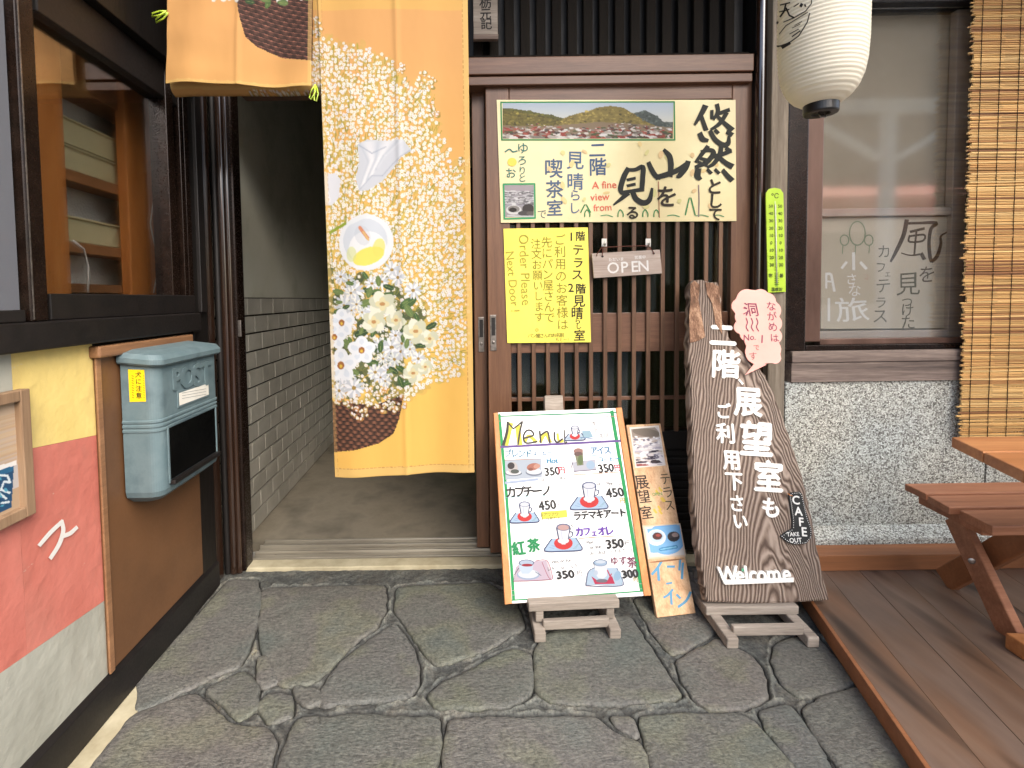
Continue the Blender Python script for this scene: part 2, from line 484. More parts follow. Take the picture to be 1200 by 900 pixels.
# ------------------------------------------------------------------ ground: mortar bed, flagstones
STONES_PX = [
 [(270,680),(300,681),(304,705),(297,735),(287,766),(277,780),(240,795),(160,833),(166,795),(205,752)],
 [(309,689),(449,686),(450,712),(440,732),(408,756),(384,782),(368,797),(335,801),(322,792),(312,765),(305,735)],
 [(462,732),(470,742),(482,760),(488,780),(487,800),(478,814),(455,818),(430,819),(380,824),(379,806),(400,777),(430,753)],
 [(468,687),(570,683),(602,702),(612,733),(590,746),(560,763),(512,777),(494,755),(480,735),(464,712)],
 [(604,762),(620,768),(622,800),(617,815),(590,826),(512,827),(503,814),(522,800),(560,782),(590,766)],
 [(628,762),(642,745),(700,722),(738,724),(752,747),(770,774),(786,798),(794,812),(787,818),(700,822),(648,821),(630,808)],
 [(744,700),(826,700),(838,736),(822,747),(800,760),(787,764),(768,742)],
 [(795,776),(817,762),(842,750),(880,768),(893,792),(896,812),(878,826),(832,829),(818,818),(804,800)],
 [(906,772),(914,752),(955,744),(985,778),(1000,796),(965,808),(936,815),(918,800)],
 [(966,818),(1008,806),(1075,893),(1092,925),(1020,935),(990,905),(960,862),(944,834)],
 [(892,834),(924,826),(942,850),(964,885),(985,925),(962,930),(905,858)],
 [(754,850),(752,841),(800,838),(868,839),(884,848),(922,892),(952,940),(950,985),(785,985),(768,905)],
 [(718,839),(738,841),(746,860),(727,850)],
 [(529,844),(600,842),(697,842),(718,860),(748,870),(758,900),(770,985),(515,985),(523,880)],
 [(350,842),(430,838),(512,842),(514,862),(507,905),(500,985),(300,985),(322,925),(334,878)],
 [(306,824),(316,812),(340,814),(341,838),(316,845)],
 [(245,808),(284,788),(298,800),(300,826),(282,841),(264,822)],
 [(158,838),(225,813),(268,850),(308,856),(322,870),(312,900),(285,985),(66,985),(108,900)],
 [(347,804),(370,809),(374,821),(360,824),(350,815)],
 [(306,770),(313,772),(322,798),(312,804),(303,795)],
]
from mathutils.geometry import interpolate_bezier
GROW = .0095
def smooth_poly(pts, step=.018, r=1):
    """even resampling of a closed outline with rounded corners and chipped edges"""
    P = [Vector(p) for p in pts]
    for _ in range(2):
        Q = []
        for i in range(len(P)):
            a, b = P[i], P[(i+1) % len(P)]
            Q += [a*.93+b*.07, a*.07+b*.93]
        P = Q
    out = []
    for i in range(len(P)):
        a, b = P[i], P[(i+1) % len(P)]; n = max(1, int((b-a).length/step))
        for j in range(n): out.append(a+(b-a)*j/n)
    res = []
    sg = 1 if sum(out[i-1].x*out[i].y-out[i].x*out[i-1].y for i in range(len(out))) > 0 else -1
    for i, p in enumerate(out):
        d = (out[(i+1) % len(out)]-out[i-1]).normalized(); nn = Vector((d.y, -d.x))
        res.append(p + nn*(GROW*sg + noise.noise(Vector((p.x*26, p.y*26, 3)))*.006 + noise.noise(Vector((p.x*80, p.y*80, 7)))*.0025))
    return res

# flagstone material: chiselled grey green stone, brown and mossy in places
def stone_material():
    m, nt, b = base_mat('chiselled flagstone', .62)
    co = coords(nt, (1,1,1), 9)
    big = N(nt, 'ShaderNodeTexNoise', Scale=4.0, Detail=3.0); nt.links.new(co, big.inputs['Vector'])
    c1 = ramp(nt, big.outputs['Fac'], [(.3, lin((92,97,94))), (.42, lin((100,100,96))), (.52, lin((100,98,95))), (.6, lin((106,106,95))), (.72, lin((97,101,97)))])
    sp = N(nt, 'ShaderNodeTexNoise', Scale=105.0, Detail=6.0, Roughness=.75, Distortion=.4); nt.links.new(co, sp.inputs['Vector'])
    c2 = ramp(nt, sp.outputs['Fac'], [(.31, (.3,.3,.32,1)), (.46, (.84,.84,.85,1)), (.64, (1.45,1.44,1.4,1))])
    mx = N(nt, 'ShaderNodeMix', data_type='RGBA', blend_type='MULTIPLY'); mx.inputs[0].default_value = .9
    oi = N(nt, 'ShaderNodeObjectInfo'); tn = ramp(nt, oi.outputs['Random'], [(.0, (.86,.92,.93,1)), (.35, (1.04,1.02,.99,1)), (.65, (.88,.93,.90,1)), (1., (1.06,1.07,1.06,1))])
    m9 = N(nt, 'ShaderNodeMix', data_type='RGBA', blend_type='MULTIPLY'); m9.inputs[0].default_value = 1
    nt.links.new(c1, mx.inputs[6]); nt.links.new(c2, mx.inputs[7]); nt.links.new(mx.outputs[2], m9.inputs[6]); nt.links.new(tn, m9.inputs[7]); nt.links.new(m9.outputs[2], b.inputs['Base Color'])
    co2 = coords(nt, (1,1.9,1), 9)
    ch = N(nt, 'ShaderNodeTexNoise', Scale=85.0, Detail=4.0, Roughness=.6); nt.links.new(co2, ch.inputs['Vector'])
    n1 = bump(nt, b, ch.outputs['Fac'], .9, .0045)
    ch2 = N(nt, 'ShaderNodeTexNoise', Scale=24.0, Detail=4.0); nt.links.new(co, ch2.inputs['Vector'])
    bump(nt, b, ch2.outputs['Fac'], .5, .006, n1)
    mr = N(nt, 'ShaderNodeMapRange'); mr.inputs['To Min'].default_value = .42; mr.inputs['To Max'].default_value = .8
    nt.links.new(sp.outputs['Fac'], mr.inputs['Value']); nt.links.new(mr.outputs[0], b.inputs['Roughness'])
    return m
M_stone = stone_material()
def joint_material():
    m, nt, b = base_mat('grey green joint mortar', .85)
    co = coords(nt)
    n = N(nt, 'ShaderNodeTexNoise', Scale=12.0, Detail=6.0, Roughness=.7); nt.links.new(co, n.inputs['Vector'])
    base = ramp(nt, n.outputs['Fac'], [(.3, lin((80,84,82))), (.5, lin((93,95,91))), (.66, lin((106,104,96))), (.74, lin((140,132,92)))])
    at = N(nt, 'ShaderNodeAttribute', attribute_name='Col')
    tone = ramp(nt, at.outputs['Color'], [(.0, (.30,.30,.32,1)), (.4, (.85,.85,.86,1)), (1., (1.75,1.75,1.68,1))])
    mx = N(nt, 'ShaderNodeMix', data_type='RGBA', blend_type='MULTIPLY'); mx.inputs[0].default_value = 1
    fn_ = N(nt, 'ShaderNodeTexNoise', Scale=110.0, Detail=6.0, Roughness=.75); nt.links.new(co, fn_.inputs['Vector'])
    grit = ramp(nt, fn_.outputs['Fac'], [(.34, (.35,.35,.36,1)), (.5, (1,1,1,1)), (.66, (1.5,1.48,1.42,1))])
    m0_ = N(nt, 'ShaderNodeMix', data_type='RGBA', blend_type='MULTIPLY'); m0_.inputs[0].default_value = .9
    nt.links.new(base, m0_.inputs[6]); nt.links.new(grit, m0_.inputs[7]); base = m0_.outputs[2]
    nt.links.new(base, mx.inputs[6]); nt.links.new(tone, mx.inputs[7]); nt.links.new(mx.outputs[2], b.inputs['Base Color'])
    n2 = N(nt, 'ShaderNodeTexNoise', Scale=75.0, Detail=6.0, Roughness=.7); nt.links.new(co, n2.inputs['Vector'])
    bump(nt, b, n2.outputs['Fac'], 1.0, .008)
    return m
M_joint = joint_material()

outlines = []
for px in STONES_PX:
    outlines.append(smooth_poly([tuple(onZ(x, y)[:2]) for x, y in px]))

# mortar bed: one sheet, raised in beads where it was squeezed out along the stones
gx = np.arange(-.90, 1.24, .0042); gy = np.arange(.98, 1.94, .0042)
GX, GY = np.meshgrid(gx, gy)
dist = np.full(GX.shape, 9.0); ins = np.zeros(GX.shape, bool)
for o in outlines:
    a = np.array([[p.x, p.y] for p in o]); lo, hi = a.min(0)-.05, a.max(0)+.05
    sel = (GX > lo[0]) & (GX < hi[0]) & (GY > lo[1]) & (GY < hi[1])
    X, Y = GX[sel], GY[sel]; dd = np.full(X.shape, 9.0); m = np.zeros(X.shape, bool)
    for i in range(len(a)):
        p, q = a[i], a[(i+1) % len(a)]; d = q-p; L = d.dot(d)+1e-12
        t = np.clip(((X-p[0])*d[0]+(Y-p[1])*d[1])/L, 0, 1)
        dd = np.minimum(dd, np.hypot(X-p[0]-t*d[0], Y-p[1]-t*d[1]))
        if p[1] != q[1]:
            m ^= ((p[1] > Y) != (q[1] > Y)) & (X < (q[0]-p[0])*(Y-p[1])/(q[1]-p[1])+p[0])
    dist[sel] = np.minimum(dist[sel], dd); ins[sel] |= m
nz = np.array([noise.noise(Vector((x*14, y*14, 1))) for x, y in zip(GX.ravel(), GY.ravel())]).reshape(GX.shape)
nf = np.array([noise.noise(Vector((x*45, y*45, 5))) for x, y in zip(GX.ravel(), GY.ravel())]).reshape(GX.shape)
bead = np.exp(-((dist-.0105-.006*nz)/.0030)**2)*np.clip(.75+1.6*nz+1.0*nf, 0, 1.4)
H = -.003 + .003*nz + .0026*nf + .0055*bead - .010*np.exp(-(dist/.0030)**2)
H = np.where(ins, -.022, H)
EQ = [onZ(*p) for p in [(176,793),(134,903),(90,985)]]
xe = np.interp(GY, [e.y for e in EQ[::-1]], [e.x for e in EQ[::-1]])
H = np.where((GX < xe) & (GY < EQ[0].y+.02), -.018, H)
TONE = np.clip(.36+.28*nz+.25*nf+.5*bead-.8*np.exp(-(dist/.0035)**2), 0, 1)
ground_root = grid_obj('mortar_bed', np.stack([GX, GY, H], -1), np.repeat(TONE[..., None], 3, -1), M_joint, None, kind='structure')
ground_root.name = 'flagstone_pavement'

def make_stone(o, k):
    rng = random.Random(k*7+1)
    tilt = (rng.uniform(-.004, .004), rng.uniform(-.004, .004)); base = rng.uniform(-.001, .002)
    c = sum(o, Vector((0,0)))/len(o); n = len(o)
    def inset(d):
        r = []
        for i in range(n):
            t = (o[(i+1) % n]-o[i-1]); t = t.normalized() if t.length > 0 else Vector((1,0))
            r.append(o[i]+Vector((-t.y, t.x))*d)
        return r
    area = sum(o[i].x*o[(i+1) % n].y-o[(i+1) % n].x*o[i].y for i in range(n))
    s = 1 if area > 0 else -1
    def z(p): return base + tilt[0]*(p.x-c.x) + tilt[1]*(p.y-c.y) + .0028*noise.noise(Vector((p.x*10, p.y*10, k))) + .0012*noise.noise(Vector((p.x*38, p.y*38, k)))
    r1 = inset(s*.003); r2 = inset(s*.010)
    inner = []
    xs = [p.x for p in r2]; ys = [p.y for p in r2]; st = .018
    x = min(xs)
    while x < max(xs):
        y = min(ys)
        while y < max(ys):
            q = Vector((x+rng.uniform(-.004,.004), y+rng.uniform(-.004,.004))); hit = False; near = 9
            for i in range(n):
                a, b = r2[i], r2[(i+1) % n]
                if (a.y > q.y) != (b.y > q.y) and q.x < (b.x-a.x)*(q.y-a.y)/(b.y-a.y)+a.x: hit = not hit
                near = min(near, (a-q).length)
            if hit and near > .009: inner.append(q)
            y += st
        x += st
    mb = MB()
    V = [Vector((p.x, p.y, -.024)) for p in o] + [Vector((p.x, p.y, z(p)-.005)) for p in o] + [Vector((p.x, p.y, z(p)-.0018)) for p in r1]
    pts = r2 + inner
    edges = [(i, (i+1) % n) for i in range(n)]
    tri = delaunay_2d_cdt(pts, edges, [], 1, 1e-6)
    m0 = len(V); V += [Vector((p.x, p.y, z(p))) for p in tri[0]]
    F_ = []
    for j in range(2):
        for i in range(n):
            a, b = j*n+i, j*n+(i+1) % n
            F_.append((a, b, b+n, a+n) if s > 0 else (b, a, a+n, b+n))
    for i in range(n):
        a, b = 2*n+i, 2*n+(i+1) % n
        F_.append((a, b, m0+(i+1) % n, m0+i) if s > 0 else (b, a, m0+i, m0+(i+1) % n))
    F_ += [tuple(m0+i for i in f) for f in tri[2]]
    mb.mesh(V, F_); return mb
for k, o in enumerate(outlines):
    obj('flagstone', make_stone(o, k), M_stone, ground_root, smooth=True)

# street and ground beyond the paving, right to the horizon
M_asphalt = mottled('pale grey concrete street', (150,148,142), (176,174,168), 30, .9, 0, .5, 300, bdist=.003, rnd=0)
mb = MB(); mb.face([(-60,-60,-.03),(60,-60,-.03),(60,40,-.03),(-60,40,-.03)])
obj('ground', mb, M_asphalt, kind='structure')
mb = MB(); mb.box(-.90, 1.24, -.6, .985, -.05, -.012)
obj('pavement', mb, M_joint, kind='structure')

# pale concrete edging between the stones and the left wall
mb = MB()
q = [onZ(*p) for p in [(176,793),(134,903),(90,985)]]; w = [Vector((XL+.01, onZ(166,790).y+.03, 0)), Vector((XL+.01, q[1].y, 0)), Vector((XL+.01, q[2].y, 0))]
poly = [q[0], q[1], q[2], w[2], w[1], w[0]]
mb.prism([Vector((p.x, p.y, -.0025)) for p in poly], (0,0,-.03))
obj('concrete_edging', mb, M_cream, ground_root, label='pale worn concrete strip beside the flagstones')

# ------------------------------------------------------------------ entrance floor and threshold
TH0 = 1.90
mb = MB(); mb.box(-.93, 1.2, TH0+.206, 3.8, -.03, .002)
obj('floor', mb, M_conc, kind='structure')
th = thing('threshold', 'cream stone doorstep with two aluminium door tracks under the sliding doors', 'threshold', (-.3, TH0, 0))
mb = MB(); mb.box(-.83, .98, TH0-.005, TH0+.058, -.02, .012); obj('stone_step', mb, M_cream, th, bevel=.004)
mb = MB(); mb.box(-.829, .979, TH0+.0585, TH0+.205, -.02, .006); obj('dark_gap_base', mb, M_base, th)  # black base added to put shade into the gaps between the rails
for i, (a, b, z, mt) in enumerate([(.062,.085,.016,M_alu),(.09,.098,.027,M_alu),(.103,.135,.014,M_alu),(.14,.148,.027,M_alu),(.153,.185,.016,M_alu),(.19,.2,.024,M_alu)]):
    mb = MB(); mb.box(-.83, .98, TH0+a, TH0+b, 0, z); obj('rail', mb, mt, th, bevel=.001)

# ------------------------------------------------------------------ corridor: tiled left wall, plaster, back, ceiling
XC = -.93
CY0, CY1 = 1.90, 3.80
zt = onX(300, 348.6, XC).z
cw = thing('corridor_wall', 'grey corridor wall with brick shaped tiles below bare plaster, left of the noren', 'wall', (XC, 2.6, 0))
mb = MB(); mb.box(XC-.14, XC, CY0, CY1, zt, 2.62); obj('plaster', mb, M_plaster, cw)
mb = MB(); mb.box(XC-.14, XC-.006, CY0, CY1, 0, zt-.0005); obj('mortar', mb, M_mortar_dark, cw)
tm = bpy.data.meshes.new('tile')
PW, PH = .152, (zt-.004)/13.0
bm = bmesh.new(); bmesh.ops.create_cube(bm, size=1, matrix=Matrix.Diagonal((.010, PW-.006, PH-.008, 1)))
bmesh.ops.bevel(bm, geom=[e for e in bm.edges if all(v.co.x > 0 for v in e.verts)], offset=.002, segments=1, affect='EDGES')
bm.to_mesh(tm); bm.free(); tm.materials.append(M_tile)
half = bpy.data.meshes.new('tile_half')
rng = random.Random(5)
for r in range(14):
    z = zt - PH*(r+.5) - .001
    if z < PH*.3: break
    y = CY0 + .02 + (PW/2 if r % 2 else 0) + PW/2
    if r % 2:
        t = bpy.data.objects.new('tile', tm); COL.objects.link(t); t.parent = cw; t.scale = (1, .46, 1)
        t.location = (-.001, CY0+.02+PW/4-2.6, z)
    while y + PW/2 < CY1+.01:
        t = bpy.data.objects.new('tile', tm); COL.objects.link(t); t.parent = cw
        t.location = (rng.uniform(-.0016, .0006), y-2.6, z)
        t.rotation_euler = (0, 0, rng.uniform(-.006, .006))
        y += PW
mb = MB(); mb.box(XC-.14, 1.2, CY1, CY1+.1, 0, 2.62); obj('back_wall', mb, M_plaster, kind='structure')
bd = thing('inner_door', 'dark brown inner door at the far end of the corridor', 'door', (-.2, CY1, 0))
mb = MB(); mb.box(-.45, .35, CY1-.05, CY1-.003, 0, 1.9); obj('leaf', mb, M_black, bd, bevel=.004)
mb = MB(); mb.box(-.52, -.452, CY1-.07, CY1-.003, 0, 1.96); mb.box(.352, .42, CY1-.07, CY1-.003, 0, 1.96); mb.box(-.451, .351, CY1-.07, CY1-.003, 1.902, 1.96); obj('frame', mb, M_black, bd)
mb = MB(); mb.box(1.1, 1.2, 2.06, CY1, 0, 2.62); obj('right_corridor_wall', mb, M_plaster, kind='structure')
mb = MB(); mb.box(XC-.14, 2.6, CY0+.11, CY1+.1, 2.62, 2.655); obj('ceiling', mb, M_ceil, kind='structure')
# eaves over the entrance
ev = thing('eaves', 'dark timber eaves roof projecting over the cafe entrance', 'roof', (.5, 1.2, 2.62))
mb = MB(); mb.box(-.97, 2.9, 1.0, 2.0, 2.66, 2.74); obj('soffit', mb, M_ceil, ev)
for i in range(8):
    mb = MB(); x = -.9+i*.5; mb.box(x, x+.06, 1.03, 1.95, 2.58, 2.659); obj('rafter', mb, M_black, ev, bevel=.003)

# ------------------------------------------------------------------ left door jamb
lj = thing('entrance_jamb', 'dark glossy timber and bronze door jamb between plywood and tiled corridor', 'door jamb', (-.80, 1.9, 0))
JX = onY(262, 676, 1.86).x
def vbox(x0, x1, y0, y1, z0=0.0, z1=2.62): return MB().box(x0, x1, y0, y1, z0, z1)
obj('post', vbox(XL-.12, XL+.004, 1.70, 1.80, .0, 2.62), M_black, lj, bevel=.003)
obj('post', vbox(XL-.10, XL+.000, 1.802, 1.86), M_post, lj, bevel=.006)
for x, r, m in ((-.890,.012,M_base),(-.866,.013,M_post),(-.845,.009,M_post)):
    mb = MB(); mb.lathe([(r, 0), (r, 2.62)], (x, 1.885, 0), 20); obj('moulding', mb, m, lj, smooth=False)
obj('post', vbox(-.905, -.822, 1.89, 1.955), M_bronze, lj, bevel=.008)
obj('post', vbox(-.927, -.85, 1.957, 2.02), M_black, lj, bevel=.004)
mb = MB(); c = onY(281, 385, 1.888); mb.box(c.x-.006, c.x+.006, 1.884, 1.892, c.z-.03, c.z+.03); obj('lock_plate', mb, M_steel, lj, bevel=.002)

# ------------------------------------------------------------------ sliding doors
def P2(x, y, Y=FY): return onY(x, y, Y)
DL, DRr = P2(572, 400).x, P2(884, 300).x          # leaf edges
Dtop = P2(700, 98).z
z_rail_b = P2(700, 118).z
STL = P2(599, 400).x; STR = P2(857, 250).x
dr = thing('sliding_door', 'closed brown lattice sliding door carrying the cream and yellow paper notices', 'door', ((DL+DRr)/2, FY, .03))
T = .032
obj('stile', vbox(DL, STL, FY, FY+T, .034, Dtop), M_doorwood, dr, bevel=.003)
obj('stile', vbox(STR, DRr-.003, FY, FY+T, .034, Dtop), M_doorwood, dr, bevel=.003)
mb = MB(); mb.box(STL+.0005, STR-.0005, FY+.001, FY+T, z_rail_b, Dtop-.001); obj('top_rail', mb, M_railwood, dr, bevel=.003)
zm1, zm0 = P2(700, 367).z, P2(700, 413).z
mb = MB(); mb.box(STL+.0005, STR-.0005, FY+.012, FY+T, zm0, zm1); obj('middle_rail', mb, M_railwood, dr, bevel=.002)
zl1, zl0 = P2(700, 507).z, P2(700, 528).z
mb = MB(); mb.box(STL+.0005, STR-.0005, FY+.003, FY+T, zl0, zl1); obj('lower_rail', mb, M_black, dr, bevel=.002)
mb = MB(); mb.box(STL+.0005, STR-.0005, FY+.003, FY+T, .034, .11); obj('bottom_rail', mb, M_black, dr, bevel=.002)
mb = MB(); mb.box(STL+.0005, STR-.0005, FY+.018, FY+.024, .1105, zl0-.0005); obj('kick_panel', mb, M_black, dr)
nb = 10
for i in range(nb):
    z = .12 + (zl0-.12)*(i+.5)/nb
    mb = MB(); mb.box(STL+.001, STR-.001, FY+.010, FY+.0178, z-.009, z+.009); obj('kick_batten', mb, M_black, dr, bevel=.0015)
zs = P2(700, 468).z
mb = MB(); mb.box(STL+.0005, STR-.0005, FY+.014, FY+T-.002, zs-.007, zs+.007); obj('cross_bar', mb, M_railwood, dr, bevel=.0015)
mb = MB(); mb.box(STL+.0005, STR-.0005, FY+.026, FY+.030, zl1+.0005, z_rail_b-.0005); obj('pane', mb, M_glass_door, dr)
sl = MB(); wz = .0155
sl.box(-wz/2, wz/2, 0, .0115, 0, z_rail_b-zl1-.001)
slat0 = None; x = 610.0; pitch = 16.75
p0 = P2(609, 440).x; p1 = P2(609+pitch*14, 440).x; pit = (p1-p0)/14
for i in range(15):
    xx = p0 + pit*i
    if xx > STR-.012: break
    if slat0 is None:
        s_ = MB(); s_.box(xx-wz/2, xx+wz/2, FY+.0005, FY+.0115, zl1+.0005, z_rail_b-.0005)
        slat0 = obj('slat', s_, M_slat, dr, bevel=.0015)
    else: copy_to(slat0, slat0.location + Vector((pit*i, 0, 0)), dr)
def pull(parent, px, py, Y):
    c = onY(px, py, Y); mb = MB(); mb.box(c.x-.0115, c.x+.0115, Y-.003, Y-.0002, c.z-.068, c.z+.068)
    h = obj('finger_pull', mb, M_steel, parent, bevel=.0015)
    mb = MB(); mb.box(c.x-.007, c.x+.007, Y-.0036, Y-.0031, c.z-.01, c.z+.058); obj('recess', mb, M_base, h)
    mb = MB(); mb.lathe([(.006,0),(.006,.003),(.003,.004)], (c.x, Y-.003, c.z-.036), 16, Matrix.Rotation(R(90), 3, 'X')); obj('keyhole', mb, M_steel, h)
pull(dr, 578, 390, FY)
# second leaf, slid open behind the first
dr2 = thing('sliding_door', 'second brown sliding door slid open, only its edge and pull seen beside the noren', 'door', (.4, FY+.045, .03))
a0 = onY(556, 400, FY+.045).x
obj('stile', vbox(a0, a0+.05, FY+.045, FY+.077, .034, Dtop), M_doorwood, dr2, bevel=.003)
obj('stile', vbox(a0+.93, a0+.98, FY+.045, FY+.077, .034, Dtop), M_doorwood, dr2, bevel=.003)
mb = MB(); mb.box(a0+.051, a0+.929, FY+.046, FY+.077, z_rail_b, Dtop-.002); mb.box(a0+.051, a0+.929, FY+.046, FY+.077, zl0, zl1); mb.box(a0+.051, a0+.929, FY+.046, FY+.077, .034, .11); obj('rail', mb, M_railwood, dr2)
mb = MB(); mb.box(a0+.051, a0+.929, FY+.06, FY+.065, .1105, zl0-.001); obj('kick_panel', mb, M_black, dr2)
mb = MB(); mb.box(a0+.051, a0+.929, FY+.060, FY+.064, zl1+.001, z_rail_b-.001); obj('pane', mb, M_glass_door, dr2)
pull(dr2, 564, 392, FY+.045)

# lintel and the dark lattice transom above
zk0, zk1 = P2(700, 97, FY-.03).z, P2(700, 65, FY-.03).z
XR = P2(884, 60, FY-.03).x
lt = thing('door_lintel', 'broad brown grooved beam above the sliding doors', 'beam', (.1, FY-.03, zk0))
zg = P2(700, 86, FY-.03).z
mb = MB(); mb.box(-.825, XR, FY-.03, FY+.1, zg+.002, zk1); obj('beam', mb, M_railwood, lt, bevel=.003)
mb = MB(); mb.box(-.825, XR, FY-.022, FY+.1, zk0, zg-.002); obj('grooved_strip', mb, M_railwood, lt, bevel=.003)
tr = thing('transom', 'dark lattice transom with vertical slats above the lintel', 'transom', (.1, FY, zk1))
mb = MB(); mb.box(-.825, XR, FY+.05, FY+.07, zk1, 2.62); obj('back_panel', mb, M_black, tr)
mb = MB(); mb.box(-.825, XR, FY, FY+.05, zk1, zk1+.02); obj('sill', mb, M_darkslat, tr, bevel=.002)
q0 = None; pt_ = .0585; i = 0; xx = -.74
while xx < XR-.02:
    if q0 is None:
        mb = MB(); mb.box(xx-.0175, xx+.0175, FY+.01, FY+.03, zk1+.0205, 2.61); q0 = obj('slat', mb, M_darkslat, tr, bevel=.003)
    else: copy_to(q0, q0.location + Vector((xx+.74, 0, 0)), tr)
    xx += pt_

# ------------------------------------------------------------------ pillar right of the door
pl = thing('door_post', 'dark brown post with a worn shiny edge right of the sliding door', 'post', (1.13, 1.9, 0))
x0 = P2(885, 300, FY-.04).x; x1 = P2(897, 300, FY-.04).x
mb = MB(); mb.lathe([((x1-x0)*.5, 0.0), ((x1-x0)*.5, 2.62)], ((x0+x1)/2, FY-.03, 0), 24); obj('rounded_edge', mb, M_post, pl)
x2 = P2(903, 300, FY-.04).x
obj('post', vbox(x0+.002, x2, FY-.022, FY+.12, 0, 2.62), M_black, pl, bevel=.003)
x3 = P2(925, 430, 1.86).x
gp = thing('weathered_pillar', 'weathered grey square timber pillar with the green thermometer', 'pillar', (1.17, 1.87, 0))
GPY = 1.865
gx0, gx1 = onY(902, 300, GPY).x, onY(922, 300, GPY).x
obj('pillar', vbox(gx0, gx1, GPY, 2.02, 0, 2.62), M_greywood, gp, bevel=.004)

# ------------------------------------------------------------------ right window and its wall
WY = 1.88
def W2(x, y, Y=WY): return onY(x, y, Y)
wx0, wx1, wx2 = W2(922, 300).x, W2(947, 300).x, W2(966, 300).x
zwb = W2(1030, 410).z; zwt = W2(1030, 2).z
fw = thing('cafe_window', 'bronze framed sliding window with reflections, a handwritten white board behind its glass', 'window', (1.6, WY, zwb))
WXR = 2.75
obj('outer_frame', vbox(wx0, wx1-.004, WY+.0, WY+.09, zwb, 2.5), M_bronze, fw, bevel=.004)
M_bronze_l = mottled('bronze sash', (84,62,52), (116,90,78), 12, .35, .3, .05, 200, stretch=(1,1,.2))
obj('sash_stile', vbox(wx1, wx2, WY+.012, WY+.05, W2(1030,400).z, 2.5), M_bronze_l, fw, bevel=.004)
zg0 = W2(1030, 398).z
mb = MB(); mb.box(wx1, WXR, WY+.004, WY+.09, zwb, zwb+.02); obj('sill_frame', mb, M_bronze, fw, bevel=.003)
mb = MB(); mb.box(wx2+.0005, WXR, WY+.014, WY+.048, zwb+.0205, zg0+.004); obj('sash_rail', mb, M_bronze_l, fw, bevel=.002)
mb = MB(); mb.box(wx0, WXR, WY-.004, WY+.09, zwt-.005, zwt+.07); obj('head_frame', mb, M_black, fw, bevel=.003)
mb = MB(); mb.box(wx2+.001, WXR, WY+.03, WY+.035, zg0+.0045, zwt-.0055); obj('pane', mb, M_glass_r, fw)
M_innergrey = mottled('grey inner sash', (170,158,146), (190,178,166), 8, .5, 0, .05)
IY = WY+.048
ix0, ix1 = onY(966, 300, IY).x, onY(1113, 300, IY).x
zi0, zi1 = onY(1040, 386, IY).z, onY(1040, 254, IY).z
mb = MB(); mb.box(ix1+.003, ix1+.055, IY, IY+.03, zg0, 2.4); obj('inner_stile', mb, M_innergrey, fw, bevel=.003)
mb = MB(); mb.box(ix0-.05, ix1+.0025, IY, IY+.03, zi1+.004, zi1+.033); obj('inner_rail', mb, M_innergrey, fw, bevel=.003)
mb = MB(); mb.box(ix0-.05, ix1+.0025, IY, IY+.03, zg0-.005, zi0-.004); obj('inner_rail', mb, M_innergrey, fw, bevel=.003)
M_hazed_blind = mottled('beige blind lightened for haze', (158,147,128), (174,163,144), 4, .8, 0, .1)  # haze of the window put into the paler blind colour
mb = MB(); mb.box(ix0-.06, WXR, IY+.035, IY+.04, zg0-.02, 2.45)
bl = obj('window_blind', mb, M_hazed_blind, label='plain beige blind behind the right window, its colour lightened for haze', cat='blind')
# wall under the window
zr1, zr0 = W2(1030, 415, WY-.01).z, W2(1030, 447, WY-.01).z
wr = thing('window_rail', 'weathered grey brown beam under the right window', 'beam', (1.6, WY, zr0))
zr2 = W2(1030, 424, WY-.01).z
rx0 = W2(928, 430, WY-.01).x
mb = MB(); mb.box(rx0, WXR, WY-.012, WY+.12, zr2+.001, zwb-.001); obj('upper_board', mb, M_greywood_x, wr, bevel=.002)
mb = MB(); mb.box(rx0, WXR, WY-.008, WY+.12, zr0, zr2-.001); obj('lower_board', mb, M_greywood_x, wr, bevel=.002)
def aggregate():
    m, nt, b = base_mat('exposed pebble aggregate', .75)
    co = coords(nt)
    v = N(nt, 'ShaderNodeTexVoronoi', Scale=225.0, Randomness=1.0); nt.links.new(co, v.inputs['Vector'])
    sp = N(nt, 'ShaderNodeSeparateColor'); nt.links.new(v.outputs['Color'], sp.inputs[0])
    c = ramp(nt, sp.outputs[0], [(.0, lin((96,92,88))), (.14, lin((124,121,115))), (.32, lin((174,174,168))), (.6, lin((206,208,202))), (1., lin((236,238,232)))])
    big = N(nt, 'ShaderNodeTexNoise', Scale=3.0, Detail=2.0); nt.links.new(co, big.inputs['Vector'])
    c2 = ramp(nt, big.outputs['Fac'], [(.35, (.80,.84,.85,1)), (.65, (.92,.90,.84,1))])
    mx = N(nt, 'ShaderNodeMix', data_type='RGBA', blend_type='MULTIPLY'); mx.inputs[0].default_value = 1
    nt.links.new(c, mx.inputs[6]); nt.links.new(c2, mx.inputs[7])
    dk = ramp(nt, v.outputs['Distance'], [(.35, (1,1,1,1)), (.75, (.55,.54,.52,1))])
    m2 = N(nt, 'ShaderNodeMix', data_type='RGBA', blend_type='MULTIPLY'); m2.inputs[0].default_value = 1
    nt.links.new(mx.outputs[2], m2.inputs[6]); nt.links.new(dk, m2.inputs[7])
    nt.links.new(m2.outputs[2], b.inputs['Base Color'])
    iv = N(nt, 'ShaderNodeMath', operation='SUBTRACT'); iv.inputs[0].default_value = 1; nt.links.new(v.outputs['Distance'], iv.inputs[1])
    bump(nt, b, iv.outputs[0], .5, .003)
    return m
M_agg = aggregate()
aw = thing('aggregate_wall', 'speckled grey pebble dash wall under the right window', 'wall', (1.6, WY, 0))
ax0 = W2(926, 500).x
zs1, zs0 = W2(1030, 618).z, W2(1030, 640, WY-.06).z
zl_ = W2(1030, 637, WY-.06).z
